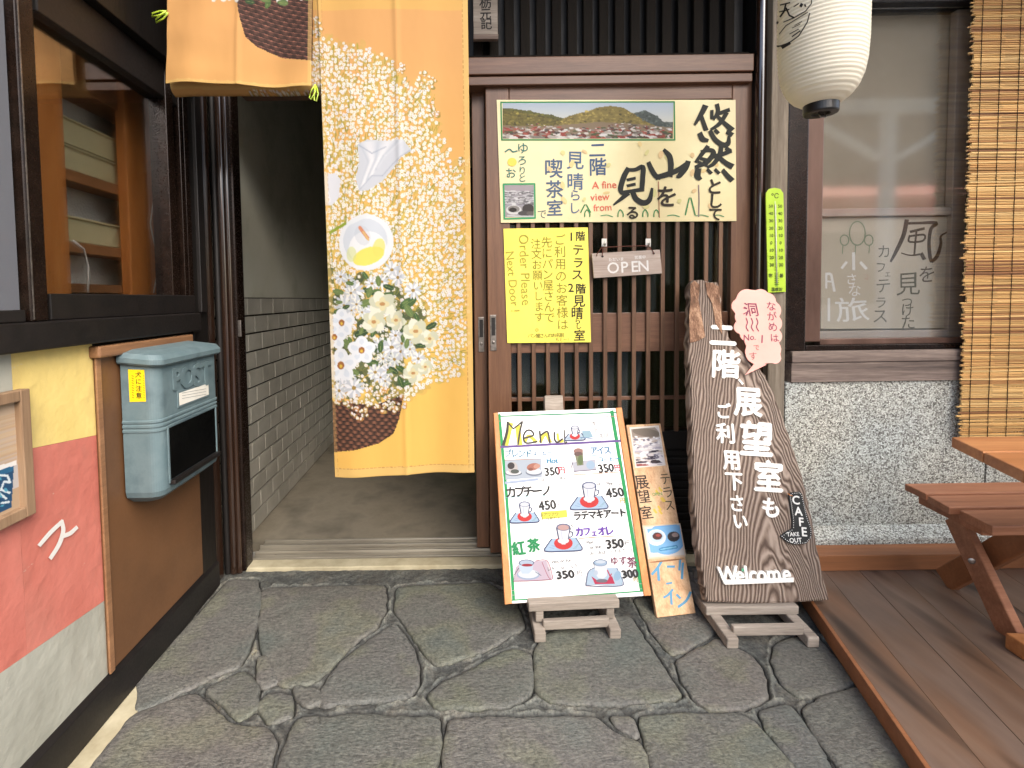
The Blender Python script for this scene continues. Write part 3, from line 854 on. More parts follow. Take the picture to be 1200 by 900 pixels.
xj = onY(1155, 550, WY).x
for (a, b) in ((ax0-.02, xj-.003), (xj+.003, WXR)):
    mb = MB(); mb.box(a, b, WY, WY+.14, 0, zr0-.001); obj('panel', mb, M_agg, aw, bevel=.002)
mb = MB(); mb.box(xj-.003, xj+.003, WY+.006, WY+.1, 0, zr0-.001); obj('joint', mb, M_base, aw)
pr = [(WY-.0005, zs1+.012), (WY-.03, zs1-.005), (WY-.052, zl_+.015), (WY-.056, 0.0), (WY-.0005, 0.0)]
mb = MB(); mb.prism([(ax0-.02, y, z) for y, z in pr], (WXR-ax0+.02, 0, 0)); obj('sloping_plinth', mb, M_agg, aw, bevel=.004)

# ------------------------------------------------------------------ deck
M_deck = None
def deck_mat():
    m, nt, b = base_mat('worn red brown deck stain', .42)
    co = coords(nt, (1,.09,1), 6); co1 = coords(nt, (1,.35,1), 2)
    n = N(nt, 'ShaderNodeTexNoise', Scale=16.0, Detail=8.0, Roughness=.65); nt.links.new(co, n.inputs['Vector'])
    big = N(nt, 'ShaderNodeTexNoise', Scale=5.0, Detail=4.0, Roughness=.6); nt.links.new(co1, big.inputs['Vector'])
    c = ramp(nt, n.outputs['Fac'], [(.3, lin((88,67,54))), (.5, lin((110,85,68))), (.7, lin((130,105,87)))])
    c2 = ramp(nt, big.outputs['Fac'], [(.3, lin((122,82,54))), (.45, lin((106,82,65))), (.58, lin((118,103,93))), (.7, lin((90,82,76)))])
    mx = N(nt, 'ShaderNodeMix', data_type='RGBA'); mx.inputs[0].default_value = .5
    nt.links.new(c, mx.inputs[6]); nt.links.new(c2, mx.inputs[7]); 
    kn = N(nt, 'ShaderNodeTexNoise', Scale=5.0, Detail=2.0); nt.links.new(coords(nt, (1.6,.22,1), 11), kn.inputs['Vector'])
    kc = ramp(nt, kn.outputs['Fac'], [(.60, (1,1,1,1)), (.70, (.24,.22,.22,1))])
    m2 = N(nt, 'ShaderNodeMix', data_type='RGBA', blend_type='MULTIPLY'); m2.inputs[0].default_value = 1
    nt.links.new(mx.outputs[2], m2.inputs[6]); nt.links.new(kc, m2.inputs[7]); nt.links.new(m2.outputs[2], b.inputs['Base Color'])
    mr = N(nt, 'ShaderNodeMapRange'); mr.inputs['To Min'].default_value = .3; mr.inputs['To Max'].default_value = .65
    nt.links.new(big.outputs['Fac'], mr.inputs['Value']); nt.links.new(mr.outputs[0], b.inputs['Roughness'])
    bump(nt, b, n.outputs['Fac'], .25, .0015); return m
M_deck = deck_mat()
M_orange_wood = wood('orange stained timber', (122,78,48), (158,104,68), 'x', 14, .5, .12, mid=(140,90,56), spec=.5)
DZ = .05
dA, dB = onZ(950, 706, DZ), onZ(1086, 903, DZ)
ddir = Vector((dA.x-dB.x, dA.y-dB.y, 0)).normalized(); dn = Vector((ddir.y, -ddir.x, 0))
DBK = onZ(1000, 666, DZ).y
dk = thing('timber_deck', 'worn red brown timber deck running along the right side of the paving', 'deck', (1.4, 1.4, 0))
def deck_point(off, y):       # point on the line parallel to the deck edge, off metres to its right, at depth y
    p = dA + dn*off; t = (y-p.y)/ddir.y; return p + ddir*t
pw = .118; i = 0
while i < 17:
    a, b = i*pw+.0004, (i+1)*pw-.0004
    if i == 0: a = .012
    q = [deck_point(a, .2), deck_point(b, .2), deck_point(b, DBK), deck_point(a, DBK)]
    dz = random.Random(i).uniform(-.0003, .0003)
    mb = MB(); mb.prism([Vector((p.x, p.y, DZ+dz)) for p in q], (0,0,-.028))
    ob = obj('deck_board', mb, M_deck, dk, bevel=.0012); i += 1
q = [deck_point(0, .2), deck_point(.0115, .2), deck_point(.0115, DBK), deck_point(0, DBK)]
mb = MB(); mb.prism([Vector((p.x, p.y, DZ+.002)) for p in q], (0,0,-.05)); obj('edge_board', mb, M_orange_wood, dk, bevel=.002, label='orange edge board along the left side of the deck')
zb1, zb0 = onY(1000, 638, 1.8235).z, DZ+.001
mb = MB(); mb.box(deck_point(0, DBK).x-.02, WXR, DBK-.018, 1.8235, zb0, zb1); obj('back_board', mb, M_orange_wood, dk, bevel=.002, label='orange board standing along the foot of the pebble wall')
mb = MB(); mb.box(deck_point(.1, 1.7).x, 2.9, .2, 1.7, -.02, .02); obj('underframe', mb, M_black, dk)

# ------------------------------------------------------------------ left wall with window
lw = thing('left_wall', 'yellow, coral and grey painted wall panel under the dark window', 'wall', (XL, 1.2, 0))
def X2(x, y, X=XL): return onX(x, y, X)
LY0, LYE = -.8, X2(120, 600).y
zs_b = .925
def plaster_paint(name, col, var):
    m = _paint(name, col, var); nt = m.node_tree; b = nt.nodes['Principled BSDF']
    src = b.inputs['Base Color'].links[0].from_socket
    s1 = N(nt, 'ShaderNodeTexNoise', Scale=26.0, Detail=6.0, Roughness=.75); nt.links.new(coords(nt, (1,1,2.2)), s1.inputs['Vector'])
    f1_ = ramp(nt, s1.outputs['Fac'], [(.66, (0,0,0,1)), (.72, (.7,.7,.7,1))])
    x1 = N(nt, 'ShaderNodeMix', data_type='RGBA'); x1.inputs[7].default_value = lin((206,200,188)); nt.links.new(f1_, x1.inputs[0]); nt.links.new(src, x1.inputs[6])
    s2 = N(nt, 'ShaderNodeTexNoise', Scale=5.0, Detail=7.0, Roughness=.7); nt.links.new(coords(nt, (1,1,.5)), s2.inputs['Vector'])
    f2__ = ramp(nt, s2.outputs['Fac'], [(.5, (0,0,0,1)), (.75, (.32,.32,.32,1))])
    x2 = N(nt, 'ShaderNodeMix', data_type='RGBA'); x2.inputs[7].default_value = lin((120,104,88)); nt.links.new(f2__, x2.inputs[0]); nt.links.new(x1.outputs[2], x2.inputs[6])
    nt.links.new(x2.outputs[2], b.inputs['Base Color']); return m
def _paint(name, col, var):
    return mottled(name, tuple(max(0, c-var) for c in col), tuple(min(255, c+var) for c in col), 5, .55, 0, .6, 28, bdist=.005, rnd=0, spec=.35)
M_yel = plaster_paint('yellow wall paint', (224,200,124), 8)
M_cor = plaster_paint('coral wall paint', (196,116,102), 9)
M_gry = plaster_paint('grey wall paint', (164,164,152), 10)
def wall_poly(pxs, d, thick):
    pts = [X2(*p) for p in pxs]
    return MB().prism([Vector((XL+d, p.y, p.z)) for p in pts], (-thick, 0, 0))
yE = X2(122, 700).y
z_yp0, z_yp1 = X2(0, 533), X2(112, 510)
sl1 = (z_yp1.z-z_yp0.z)/(z_yp1.y-z_yp0.y)
z_pg0, z_pg1 = X2(0, 789), X2(122, 704)
sl2 = (z_pg1.z-z_pg0.z)/(z_pg1.y-z_pg0.y)
yg = X2(14, 440).y
def quad(y0, y1, za0, za1, zb0, zb1):   # y range, lower z at both ends, upper z at both ends
    mb = MB(); mb.prism([Vector((XL, y0, za0)), Vector((XL, y1, za1)), Vector((XL, y1, zb1)), Vector((XL, y0, zb0))], (-.1,0,0)); return mb
f1 = lambda y: z_yp0.z + sl1*(y-z_yp0.y)
f2 = lambda y: z_pg0.z + sl2*(y-z_pg0.y)
obj('yellow_area', quad(yg+.0005, yE, f1(yg), f1(yE), zs_b, zs_b), M_yel, lw)
obj('grey_area', quad(LY0, yg, f1(yg), f1(yg), zs_b, zs_b), M_gry, lw, label='grey painted area at the upper left of the wall')
obj('coral_area', quad(yg, yE, f2(yg), f2(yE), f1(yg)-.0005, f1(yE)-.0005), M_cor, lw)
obj('coral_area', quad(LY0, yg-.0005, f2(LY0), f2(yg), f1(yg)-.0005, f1(yg)-.0005), M_cor, lw)
obj('grey_area', quad(LY0, yE, .0, .0, f2(LY0)-.0005, f2(yE)-.0005), M_gry, lw, label='grey painted area along the foot of the wall')
# raised white mark
s = Sheet((XL, 0, 0), (0,1,0), (0,0,1)); 
mk = Print(s, .004); W_ = (240,238,232)
mk.line([(44,639),(57,624),(71,611)], [4.5,5,4.5], W_); mk.line([(70,611),(72,622),(67,638),(57,654)], [5,5,5,4.5], W_); mk.line([(72,628),(80,625),(88,618)], [5,5,4], W_)
pm = obj('painted_mark', mk.mb, M_ink, lw, label='white hand painted stroke mark on the coral paint')
# plywood panel and its top batten
pw_ = thing('plywood_panel', 'plain brown plywood panel behind the blue mailbox', 'panel', (XL, 1.5, 0))
yP1 = 1.70
mb = MB(); mb.box(XL-.1, XL+.006, yE+.001, yP1-.002, .10, .888); obj('board', mb, M_ply, pw_, bevel=.002)
mb = MB(); mb.box(XL+.0065, XL+.012, yE-.006, yE+.012, .10, .888); obj('edge_strip', mb, M_trimtan, pw_, bevel=.002)
mb = MB(); mb.box(XL-.02, XL+.026, yE-.012, 1.655, .8885, .918); obj('top_batten', mb, M_trimtan, pw_, bevel=.005)

bb = thing('baseboard', 'black baseboard along the foot of the left wall', 'baseboard', (XL, 1.2, 0))
mb = MB(); mb.prism([(XL, LY0, 0), (XL+.012, LY0, 0), (XL+.012, LY0, .085), (XL, LY0, .099)], (0, 1.80-LY0, 0)); obj('board', mb, M_base, bb, bevel=.002)
# sill under the left window
wn_ = thing('kitchen_window', 'dark framed sliding window looking into shelves of trays', 'window', (XL, 1.2, .92))
mb = MB(); mb.box(XL-.12, XL+.03, LY0, 1.70, .926, .985); obj('sill', mb, M_base, wn_, bevel=.004)
z0w = 1.02 - (345-350)/400.0
z0w = X2(150, 345).z
mb = MB(); mb.box(XL-.06, XL+.012, X2(52, 345).y, 1.70, .9855, z0w-.0005); obj('sash_bottom_rail', mb, M_base, wn_, bevel=.003)
zh0, zh1 = onX(110, 68, XL-.03).z, X2(150, 42).z
ySa, ySb = X2(39, 300).y, X2(57, 300).y
yEa, yEb = X2(186, 300).y, X2(229, 300).y
XA = XL+.03
mb = MB(); mb.box(XL-.06, XL+.002, ySb, 1.70, zh0, zh1); obj('head_rail', mb, M_base, wn_, bevel=.003)
mb = MB(); mb.box(XL-.10, XL+.03, LY0, 1.70, zh1+.001, 2.62); obj('head_board', mb, M_black, wn_, bevel=.003)
obj('stile', vbox(XL-.01, XL+.028, onX(33,300,XL+.028).y, onX(54,300,XL+.028).y, .986, zh1), M_bronze, wn_, bevel=.003)
yq = onX(33,300,XL+.028).y; mb = MB(); mb.box(XL+.0285, XL+.030, yq+.004, yq+.0065, .99, zh1); obj('highlight_strip', mb, M_steel, wn_)  # thin steel strip added for the highlight line along the stile
for (a, b, d) in ((200,208,.004),(213,216,.009),(219,224,.006),(229,236,.016)):
    ya, yb = X2(a, 300).y, X2(b, 300).y
    obj('jamb_strip', vbox(XL-.05, XL+d, ya, yb, .986, zh1-.001), M_bronze if a != 229 else M_base, wn_, bevel=.002)
ya = X2(229, 300).y
obj('jamb', vbox(XL-.055, XL-.006, X2(226,300).y, 1.70, .986, zh1-.001), M_black, wn_, bevel=.002)
mb = MB(); mb.box(XL-.030, XL-.026, ySb-.02, yEb, z0w, zh0); obj('pane', mb, M_glass, wn_)
# near sash: glass with an insect screen in front
def screen_mat():
    m = bpy.data.materials.new('grey insect mesh'); m.use_nodes = True; nt = m.node_tree; nt.nodes.clear()
    a = N(nt, 'ShaderNodeBsdfTransparent'); d = N(nt, 'ShaderNodeBsdfDiffuse'); d.inputs[0].default_value = lin((112,114,120))
    mx = N(nt, 'ShaderNodeMixShader'); mx.inputs[0].default_value = .72; o = N(nt, 'ShaderNodeOutputMaterial')
    nt.links.new(a.outputs[0], mx.inputs[1]); nt.links.new(d.outputs[0], mx.inputs[2]); nt.links.new(mx.outputs[0], o.inputs[0]); return m
mb = MB(); mb.box(XL+.014, XL+.016, LY0, onX(33,300,XL+.028).y-.012, 1.01, zh1); obj('insect_screen', mb, screen_mat(), wn_)
mb = MB(); mb.box(XL+.002, XL+.028, LY0, onX(33,300,XL+.028).y-.0125, .986, 1.0095); obj('screen_rail', mb, M_base, wn_, bevel=.002)
# room behind the window
RX = -1.12
mb = MB(); mb.box(-1.62, -1.6, -.8, 1.9, 0, 2.3); mb.box(-1.6, XL-.125, 1.71, 1.9, 0, 2.62); obj('kitchen_wall', mb, M_plaster, kind='structure')
mb = MB(); mb.box(XL-.1, XL-.004, -.8, 1.70, .889, .9255); obj('wall_core', mb, M_black, lw)
mb = MB(); mb.box(-1.6, XL-.101, -.8, 1.68, .80, .82); obj('kitchen_floor', mb, M_conc, kind='structure')
sh = thing('tray_shelf', 'orange pine shelf unit seen through the left window', 'shelf', (RX, 1.2, .9))
def R2(x, y, X=-1.0): return onX(x, y, X)
SX = -1.0
for (a, b) in ((44,80),(151,184)):
    ya, yb = onX(a, 250, SX).y, onX(b, 250, SX).y
    obj('post', vbox(SX-.03, SX, ya, yb, .83, 2.0), M_roomwood, sh, bevel=.003)
ys0, ys1 = onX(70, 250, SX).y, onX(160, 250, SX).y
def zr(y): return onX(115, y, SX-.07).z
for (ya_, yb_) in ((214,226),(290,301),(334,344)):
    mb = MB(); mb.box(SX-.10, SX-.031, .3, onX(152,250,SX).y+.12, zr(yb_), zr(ya_)); obj('shelf_board', mb, M_roomwood_y, sh, bevel=.002)
mb = MB(); mb.box(-1.5, SX-.02, .3, onX(152,250,SX).y+.2, zr(128), zr(85)); obj('top_board', mb, M_roomwood_y, sh, bevel=.002)
M_tray = mottled('cream plastic tray', (196,186,140), (214,204,160), 6, .5, 0, .05)
def insul():
    m, nt, b = base_mat('silver bubble foil', .3, .15)
    b.inputs['Base Color'].default_value = lin((225,222,208))
    v = N(nt, 'ShaderNodeTexVoronoi', Scale=130.0); nt.links.new(coords(nt), v.inputs['Vector']); bump(nt, b, v.outputs['Distance'], .8, .004); return m
M_foil = insul()
for nm, (a, b) in zip(('topmost', 'middle', 'lowest'), ((159,186),(188,213),(262,289))):
    yy0, yy1 = onX(60,250,SX-.05).y, onX(151,250,SX-.05).y
    mb = MB(); mb.box(SX-.10, SX-.045, yy0, yy1-.003, zr(b), zr(a))
    mb.box(SX-.102, SX-.038, yy0-.004, yy1, zr(a)-.006, zr(a)-.0)
    obj('tray', mb, M_tray, label='cream plastic tray, %s of three on the shelves inside the left window' % nm, cat='tray', group='cream trays on the shelves', bevel=.004)
for i, (a, b) in enumerate(((232,258),(304,333),(132,157))):
    mb = MB(); mb.box(SX-.125, SX-.11, .3, onX(152,250,SX).y+.15, zr(b)-.03, zr(a)+.03); obj('foil_sheet', mb, M_foil, sh)
cb = MB(); cb.tube([onX(x, y, SX+.012) for x, y in ((176,105),(179,140),(177,172),(184,205),(176,262),(186,310),(180,343))], .0022, 8)
obj('white_cable', cb, M_white, label='thin white cable hanging down the right hand pine post', cat='cable', smooth=True)
cb = MB(); cb.tube([onX(x, y, SX+.012) for x, y in ((86,282),(98,292),(104,312),(103,343))], .003, 8)
obj('white_cable', cb, M_white, label='short curved white cable beside the lowest cream tray', cat='cable', smooth=True)

# ------------------------------------------------------------------ noren (split curtain)
NY = 1.45
def nx_l(y): return 372 + 20*y/560
def nx_r(y): return 548 + 8*y/560
OR, HEM = (238,180,108), (246,206,126)
ra = Raster(150, -90, 570, 575, 2.2, OR)
rg = random.Random(11)
# stronger light on the lower cloth, put into its colour
yy = np.arange(ra.H)/ra.ss + ra.y0
for i in range(ra.H):
    t = min(1, max(0, (yy[i]-40)/420)); ra.a[i, :] = np.array((238,180,112))*(1-t) + np.array((255,205,104))*t
ra.poly([(366,-90),(560,-90),(560,11),(366,11)], (240,190,108))
def in_poly(p, x, y):
    c = False
    for i in range(len(p)):
        (xa, ya), (xb, yb) = p[i], p[(i+1) % len(p)]
        if (ya > y) != (yb > y) and x < (xb-xa)*(y-ya)/(yb-ya)+xa: c = not c
    return c
spray = [(366,36),(392,46),(430,52),(462,72),(466,88),(500,92),(512,108),(505,134),(515,142),(530,180),(527,195),(545,186),(550,230),(551,335),(551,420),(535,448),(505,450),(478,470),(470,468),(440,478),(392,470),(366,470)]
dark = [(366,300),(400,318),(450,322),(478,345),(500,375),(498,420),(482,450),(462,470),(366,480)]
mist = (214,196,96)
for _ in range(1500):
    x, y = rg.uniform(366, 552), rg.uniform(36, 476)
    if in_poly(spray, x, y): ra.ell(x, y, rg.uniform(3,8), rg.uniform(2,6), rg.choice([(214,196,96),(206,192,92),(228,190,96),(190,186,92)] if y < 330 or x > 500 else [(150,150,84),(176,164,90)]), rg.uniform(0,180), .26)
for _ in range(1500):                                    # stems
    x, y = rg.uniform(370, 550), rg.uniform(50, 460)
    if not in_poly(spray, x, y): continue
    a = math.atan2(430-y, 405-x)+rg.uniform(-.35,.35); L = rg.uniform(6, 16)
    ra.line([(x, y), (x+L*math.cos(a), y+L*math.sin(a))], rg.uniform(.5, 1.0), rg.choice([(176,166,60),(156,154,56),(196,180,70),(134,140,62)]), .8)
for _ in range(260):
    x, y = rg.uniform(366, 505), rg.uniform(300, 475)
    if in_poly(dark, x, y): ra.ell(x, y, rg.uniform(4,9), rg.uniform(3,7), rg.choice([(70,86,56),(86,100,66),(58,74,54),(104,114,76)]), rg.uniform(0,180), .7)
def dots(n, box, test, rr, al=.95, outline=True):
    for _ in range(n):
        x, y = rg.uniform(box[0], box[2]), rg.uniform(box[1], box[3])
        if not test(x, y): continue
        r = rg.uniform(*rr); c = rg.choice([(255,252,244),(250,246,250),(255,250,236),(246,240,244)])
        if outline: ra.ell(x+.5, y+.6, r*1.45, r*1.35, rg.choice([(176,150,62),(150,140,66),(200,160,80),(214,150,70)]), 0, .75)
        for k in range(3):
            t = rg.uniform(0, 6.28); ra.ell(x+r*.45*math.cos(t), y+r*.45*math.sin(t), r*.75, r*.6, c, rg.uniform(0,180), al)
        ra.ell(x, y, r*.28, r*.28, rg.choice([(214,190,150),(190,196,150),(226,206,190)]), 0, .7)
gyy = 37.0
while gyy < 476:
    gxx = 366.0
    while gxx < 553:
        x, y = gxx+rg.uniform(-1.7,1.7), gyy+rg.uniform(-1.7,1.7); gxx += 4.5
        if not in_poly(spray, x, y) or (in_poly(dark, x, y) and rg.random() < .45) or rg.random() < .07 or (not in_poly(spray, x+9, y-8) and rg.random() < .45): continue
        r = rg.uniform(1.4, 2.3); c = rg.choice([(255,253,248),(250,247,252),(255,251,240)])
        ra.ell(x+.4, y+.6, r*1.2, r*1.1, (196,172,88), 0, .5)
        for k in range(5):
            t = k*1.2566+x; ra.ell(x+r*.5*math.cos(t), y+r*.5*math.sin(t), r*.6, r*.48, c, math.degrees(t), .97)
        ra.ell(x, y, r*.3, r*.3, rg.choice([(200,176,130),(170,176,130),(222,190,160)]), 0, .8)
    gyy += 4.3
for _ in range(520):
    x, y = rg.uniform(368, 548), rg.uniform(60, 450)
    if not in_poly(spray, x, y): continue
    a = math.atan2(440-y, 410-x)+rg.uniform(-.3,.3); L = rg.uniform(7, 15)
    ra.line([(x, y), (x+L*.5*math.cos(a), y+L*.5*math.sin(a)+.6), (x+L*math.cos(a+.15), y+L*math.sin(a+.15))], rg.uniform(.5,.9), rg.choice([(150,152,58),(176,170,66),(128,136,60)]), .75)
for (x, y, r) in ((500,92,10),(508,130,6),(545,190,7),(470,80,5)): dots(14, (x-r,y-r,x+r,y+r), lambda a, b: True, (1.2,2.2))
# arum lilies
lily = [(419,170),(430,164),(452,165),(472,163),(482,176),(470,184),(463,194),(450,210),(432,223),(421,224),(417,210),(421,190)]
ra.poly(lily, (216,220,228))
for i in range(46):
    t = i/45; ra.line([(421+50*t, 168-3*t), (432+20*t, 190-8*t), (421+22*t, 222-26*t)], 2.2, tuple(np.array((196,204,216))*(1-abs(math.sin(t*7)))+np.array((246,246,248))*abs(math.sin(t*7))), .35)
ra.line([(420,170),(436,180),(452,172)], 1.6, (170,180,198), .6); ra.line([(422,222),(436,206),(448,206)], 1.4, (180,188,204), .6); ra.line([(448,206),(460,192),(470,183),(480,176)], 1.4, (176,184,200), .6)
ra.poly([(366,205),(392,202),(399,210),(396,232),(388,240),(366,240)], (230,232,238)); ra.line([(378,206),(384,234)], 5, (250,250,252), .7)
ra.ell(429, 284, 32, 33, (240,243,247), 12); ra.ell(428, 282, 26, 26, (214,222,232), 12, .8); ra.ell(431, 291, 22, 20, (250,250,250), 0, .8)
ra.ell(432, 300, 19, 10, (246,232,90), -20, .85); ra.ell(444, 290, 7, 11, (240,228,110), 10, .7); ra.ell(412, 298, 6, 9, (220,226,150), 0, .6)
ra.line([(422,267),(431,279)], 4, (236,120,60)); ra.line([(426,272),(432,281)], 2.2, (250,190,80)); ra.line([(408,262),(430,252)], 5, (236,240,244)); ra.ell(425,276,9,12,(196,204,216),-20,.35)
ra.line([(386,272),(404,262)], 3.5, (150,170,50))
def leaf(x, y, r, a): ra.ell(x, y, r, r*.5, rg.choice([(74,104,58),(92,120,66),(58,84,52),(112,134,78)]), a); ra.line([(x-r*.7*math.cos(R(a)), y-r*.7*math.sin(R(a))), (x+r*.7*math.cos(R(a)), y+r*.7*math.sin(R(a)))], .6, (150,166,96), .8)
for (x, y, r, a) in ((433,341,8,20),(428,356,9,-30),(478,355,11,-30),(479,364,8,60),(455,345,6,0),(462,388,8,50),(424,390,9,-20),(405,368,7,40),(420,410,8,10),(447,402,8,-40),(505,382,7,-30),(488,372,6,70),(437,425,8,10),(470,432,7,30),(396,342,7,10),(412,330,6,50),(493,405,6,10),(478,448,6,-20)): leaf(x, y, r, a)
def daisy(x, y, r, c=(250,250,252), cen=(170,140,70)):
    for k in range(13):
        t = k*6.283/13+rg.uniform(-.1,.1); ra.ell(x+r*.6*math.cos(t), y+r*.6*math.sin(t), r*.46, r*.15, c if k % 2 else (206,212,220), math.degrees(t))
    ra.ell(x, y, r*.22, r*.2, cen)
def rose(x, y, r, c=(244,242,222)):
    for k in range(7):
        t = k*6.283/7+rg.uniform(-.3,.3); ra.ell(x+r*.42*math.cos(t), y+r*.42*math.sin(t), r*.58, r*.44, c if k % 2 else (214,216,190), math.degrees(t))
    for k in range(4):
        t = k*1.57; ra.ell(x+r*.2*math.cos(t), y+r*.2*math.sin(t), r*.32, r*.22, (232,222,176), math.degrees(t))
    ra.ell(x, y, r*.2, r*.15, (196,150,96))
for a in ((415,341,12),(403,357,12),(459,316,10),(447,330,9),(466,325,9),(399,324,8),(459,407,12),(470,411,11),(445,404,9),(443,437,11),(484,340,10),(415,454,12),(474,404,10),(436,332,8),(490,420,8)): daisy(*a)
for _ in range(34):
    x, y = rg.uniform(392,498), rg.uniform(322,462)
    if in_poly(dark, x, y): daisy(x, y, rg.uniform(6,9), rg.choice([(248,248,252),(240,244,236),(250,248,236)]))
for _ in range(46):
    x, y = rg.uniform(392,505), rg.uniform(322,465)
    if in_poly(dark, x, y): leaf(x, y, rg.uniform(4,7), rg.uniform(0,180))
for a in ((448,356,16),(438,377,14),(464,375,12),(487,388,15),(503,397,11),(484,437,12),(498,430,9),(396,460,10)): rose(*a)
def orchid(x, y, r):
    for k in range(5):
        t = k*6.283/5-1.57; ra.ell(x+r*.5*math.cos(t), y+r*.5*math.sin(t), r*.62, r*.5, (244,248,253), math.degrees(t)); ra.ell(x+r*.6*math.cos(t), y+r*.6*math.sin(t), r*.3, r*.2, (214,226,240), math.degrees(t), .6)
    ra.ell(x, y, r*.24, r*.26, (170,110,60)); ra.ell(x, y+1, r*.1, r*.12, (236,200,80))
orchid(400, 378, 15); orchid(424, 410, 15); orchid(399, 428, 18); orchid(391,395,14)
# basket
def weave(X, Y):
    r = np.floor((Y-440-.10*(X-392))/4.3); ph = (X/9.0+(r % 2)*.5) % 1.0; v = ((Y-440-.10*(X-392))/4.3) % 1.0
    s = np.where(v < .25, .55, 1.0)*(.82+.3*np.sin(ph*6.283)); s = s[..., None]
    return np.clip(np.array((128,84,62))*s, 30, 200)
bsk = [(366,474),(398,470),(440,474),(473,462),(468,490),(461,508),(444,519),(418,526),(392,530),(366,533)]
ra.poly(bsk, None, 1, weave)
dots(70, (392,455,476,478), lambda x, y: True, (1.3,2.2)); dots(16, (446,470,462,482), lambda x, y: True, (1.2,1.9)); dots(14, (410,476,432,492), lambda x, y: True, (1.1,1.8))
daisy(415,454,12); daisy(397,458,9)
# hems
ra.poly([(nx_l(-90)-2,-90),(nx_l(-90)+3.5,-90),(nx_l(575)+3.5,575),(nx_l(575)-2,575)], HEM, .35)
ra.poly([(nx_r(-90)-7,-90),(nx_r(-90)+4,-90),(nx_r(575)+4,575),(nx_r(575)-7,575)], HEM, .8)
ra.poly([(380,549),(570,543),(570,575),(380,575)], HEM, .8)
dots(60, (290,103,377,111), lambda x, y: True, (1.2,2.0)); dots(90, (366,20,377,110), lambda x, y: True, (1.2,2.0))
for i in range(110):
    y = -80+i*6; ra.line([(nx_r(y)-6.5,y),(nx_r(y)-6.5,y+3.4)], .7, (196,140,74), .8); ra.line([(nx_l(y)+4,y),(nx_l(y)+4,y+3.4)], .6, (206,156,90), .6)
for i in range(40):
    x = 388+i*4.6; y = 549-.034*(x-388); ra.line([(x,y+.4),(x+2.8,y+.3)], .7, (196,140,74), .8)
# left panel: basket and hem
def weave2(X, Y):
    w_ = Y-.25*(X-280); r = np.floor(w_/5.2); ph = (X/11.0+(r % 2)*.5) % 1.0; v = (w_/5.2) % 1.0
    s = np.where(v < .2, 1.75, np.where(v > .8, .7, 1.0))*(.9+.2*np.sin(ph*6.283)); return np.clip(np.array((88,58,48))*s[..., None], 20, 190)
ra.poly([(277,-40),(277,-2),(281,20),(288,44),(300,54),(330,66),(352,70),(366,72),(366,-40)], None, 1, weave2)
for _ in range(60): x, y = rg.uniform(250,366), rg.uniform(-22,1); ra.ell(x, y, 3, 2.4, (238,236,228), rg.uniform(0,180))
for _ in range(10): x, y = rg.uniform(290,360), rg.uniform(-10,6); leaf(x, y, 6, rg.uniform(0,180))
ra.line([(188,94.5),(366,100)], .8, (214,150,60), .8)
ra.poly([(188,92.5),(366,98),(366,104),(188,104)], HEM, .8)
ra.poly([(360,-90),(365.8,-90),(365.8,104),(361,104)], HEM, .6)

def cloth_mat():
    m, nt, b = base_mat('printed cotton', .85)
    a = N(nt, 'ShaderNodeAttribute', attribute_name='Col'); sc = N(nt, 'ShaderNodeVectorMath', operation='SCALE'); sc.inputs['Scale'].default_value = .66
    nt.links.new(a.outputs['Color'], sc.inputs[0]); nt.links.new(sc.outputs[0], b.inputs['Base Color'])
    tl = N(nt, 'ShaderNodeBsdfTranslucent'); nt.links.new(sc.outputs[0], tl.inputs[0]); mx = N(nt, 'ShaderNodeMixShader'); mx.inputs[0].default_value = .22
    o = nt.nodes['Material Output']; nt.links.new(b.outputs[0], mx.inputs[1]); nt.links.new(tl.outputs[0], mx.inputs[2]); nt.links.new(mx.outputs[0], o.inputs[0])
    w = N(nt, 'ShaderNodeTexNoise', Scale=900.0, Detail=2.0); nt.links.new(coords(nt), w.inputs['Vector'])
    n1 = bump(nt, b, w.outputs['Fac'], .25, .0006)
    w2 = N(nt, 'ShaderNodeTexNoise', Scale=7.0, Detail=3.0); nt.links.new(coords(nt, (1,1,.6)), w2.inputs['Vector']); bump(nt, b, w2.outputs['Fac'], .35, .02, n1)
    return m
M_cloth = cloth_mat()
nor = thing('noren', 'orange split curtain printed with white flowers in a basket, left half folded up', 'curtain', (-.3, NY, 1.95))
def cloth(name, xl, xr, y0, y1, Y, amp, nu, nv, label=None, px_shift=0, crease=None, roll=None):
    P = np.zeros((nv, nu, 3)); XX = np.zeros((nv, nu)); YY = np.zeros((nv, nu))
    for i in range(nv):
        t = i/(nv-1); ya, yb = y0, y1
        for j in range(nu):
            s = j/(nu-1)
            y = (ya[0]*(1-t)+yb[0]*t)*(1-s) + (ya[1]*(1-t)+yb[1]*t)*s
            x = xl(y)*(1-s)+xr(y)*s; p = onY(x, y, Y)
            d = amp*(.8*math.sin(s*7.5+1.2*t+Y)*(.45+.75*t) + .45*math.sin(s*16+2.5*t)*(.2+t)) + .003*noise.noise(Vector((s*3, t*6, Y*9)))
            if crease is not None: d += -.0035*math.exp(-((s-crease)/.02)**2)
            if roll and t > roll: d += .03*(1-math.sqrt(max(0, 1-((t-roll)/(1-roll))**2)))
            P[i, j] = (p.x, p.y+d, p.z); XX[i, j] = x; YY[i, j] = y
    C = ra.colors(XX+px_shift, YY)
    return grid_obj(name, P, C, M_cloth, nor, thick=.0012)
cloth('panel', nx_l, nx_r, (-70, -70), (560, 553), NY, .007, 260, 800, crease=.52)
cloth('panel', lambda y: 194-.02*(y), lambda y: 365.6, (-70, -70), (96.5, 102), NY-.028, .009, 220, 220, crease=.5)
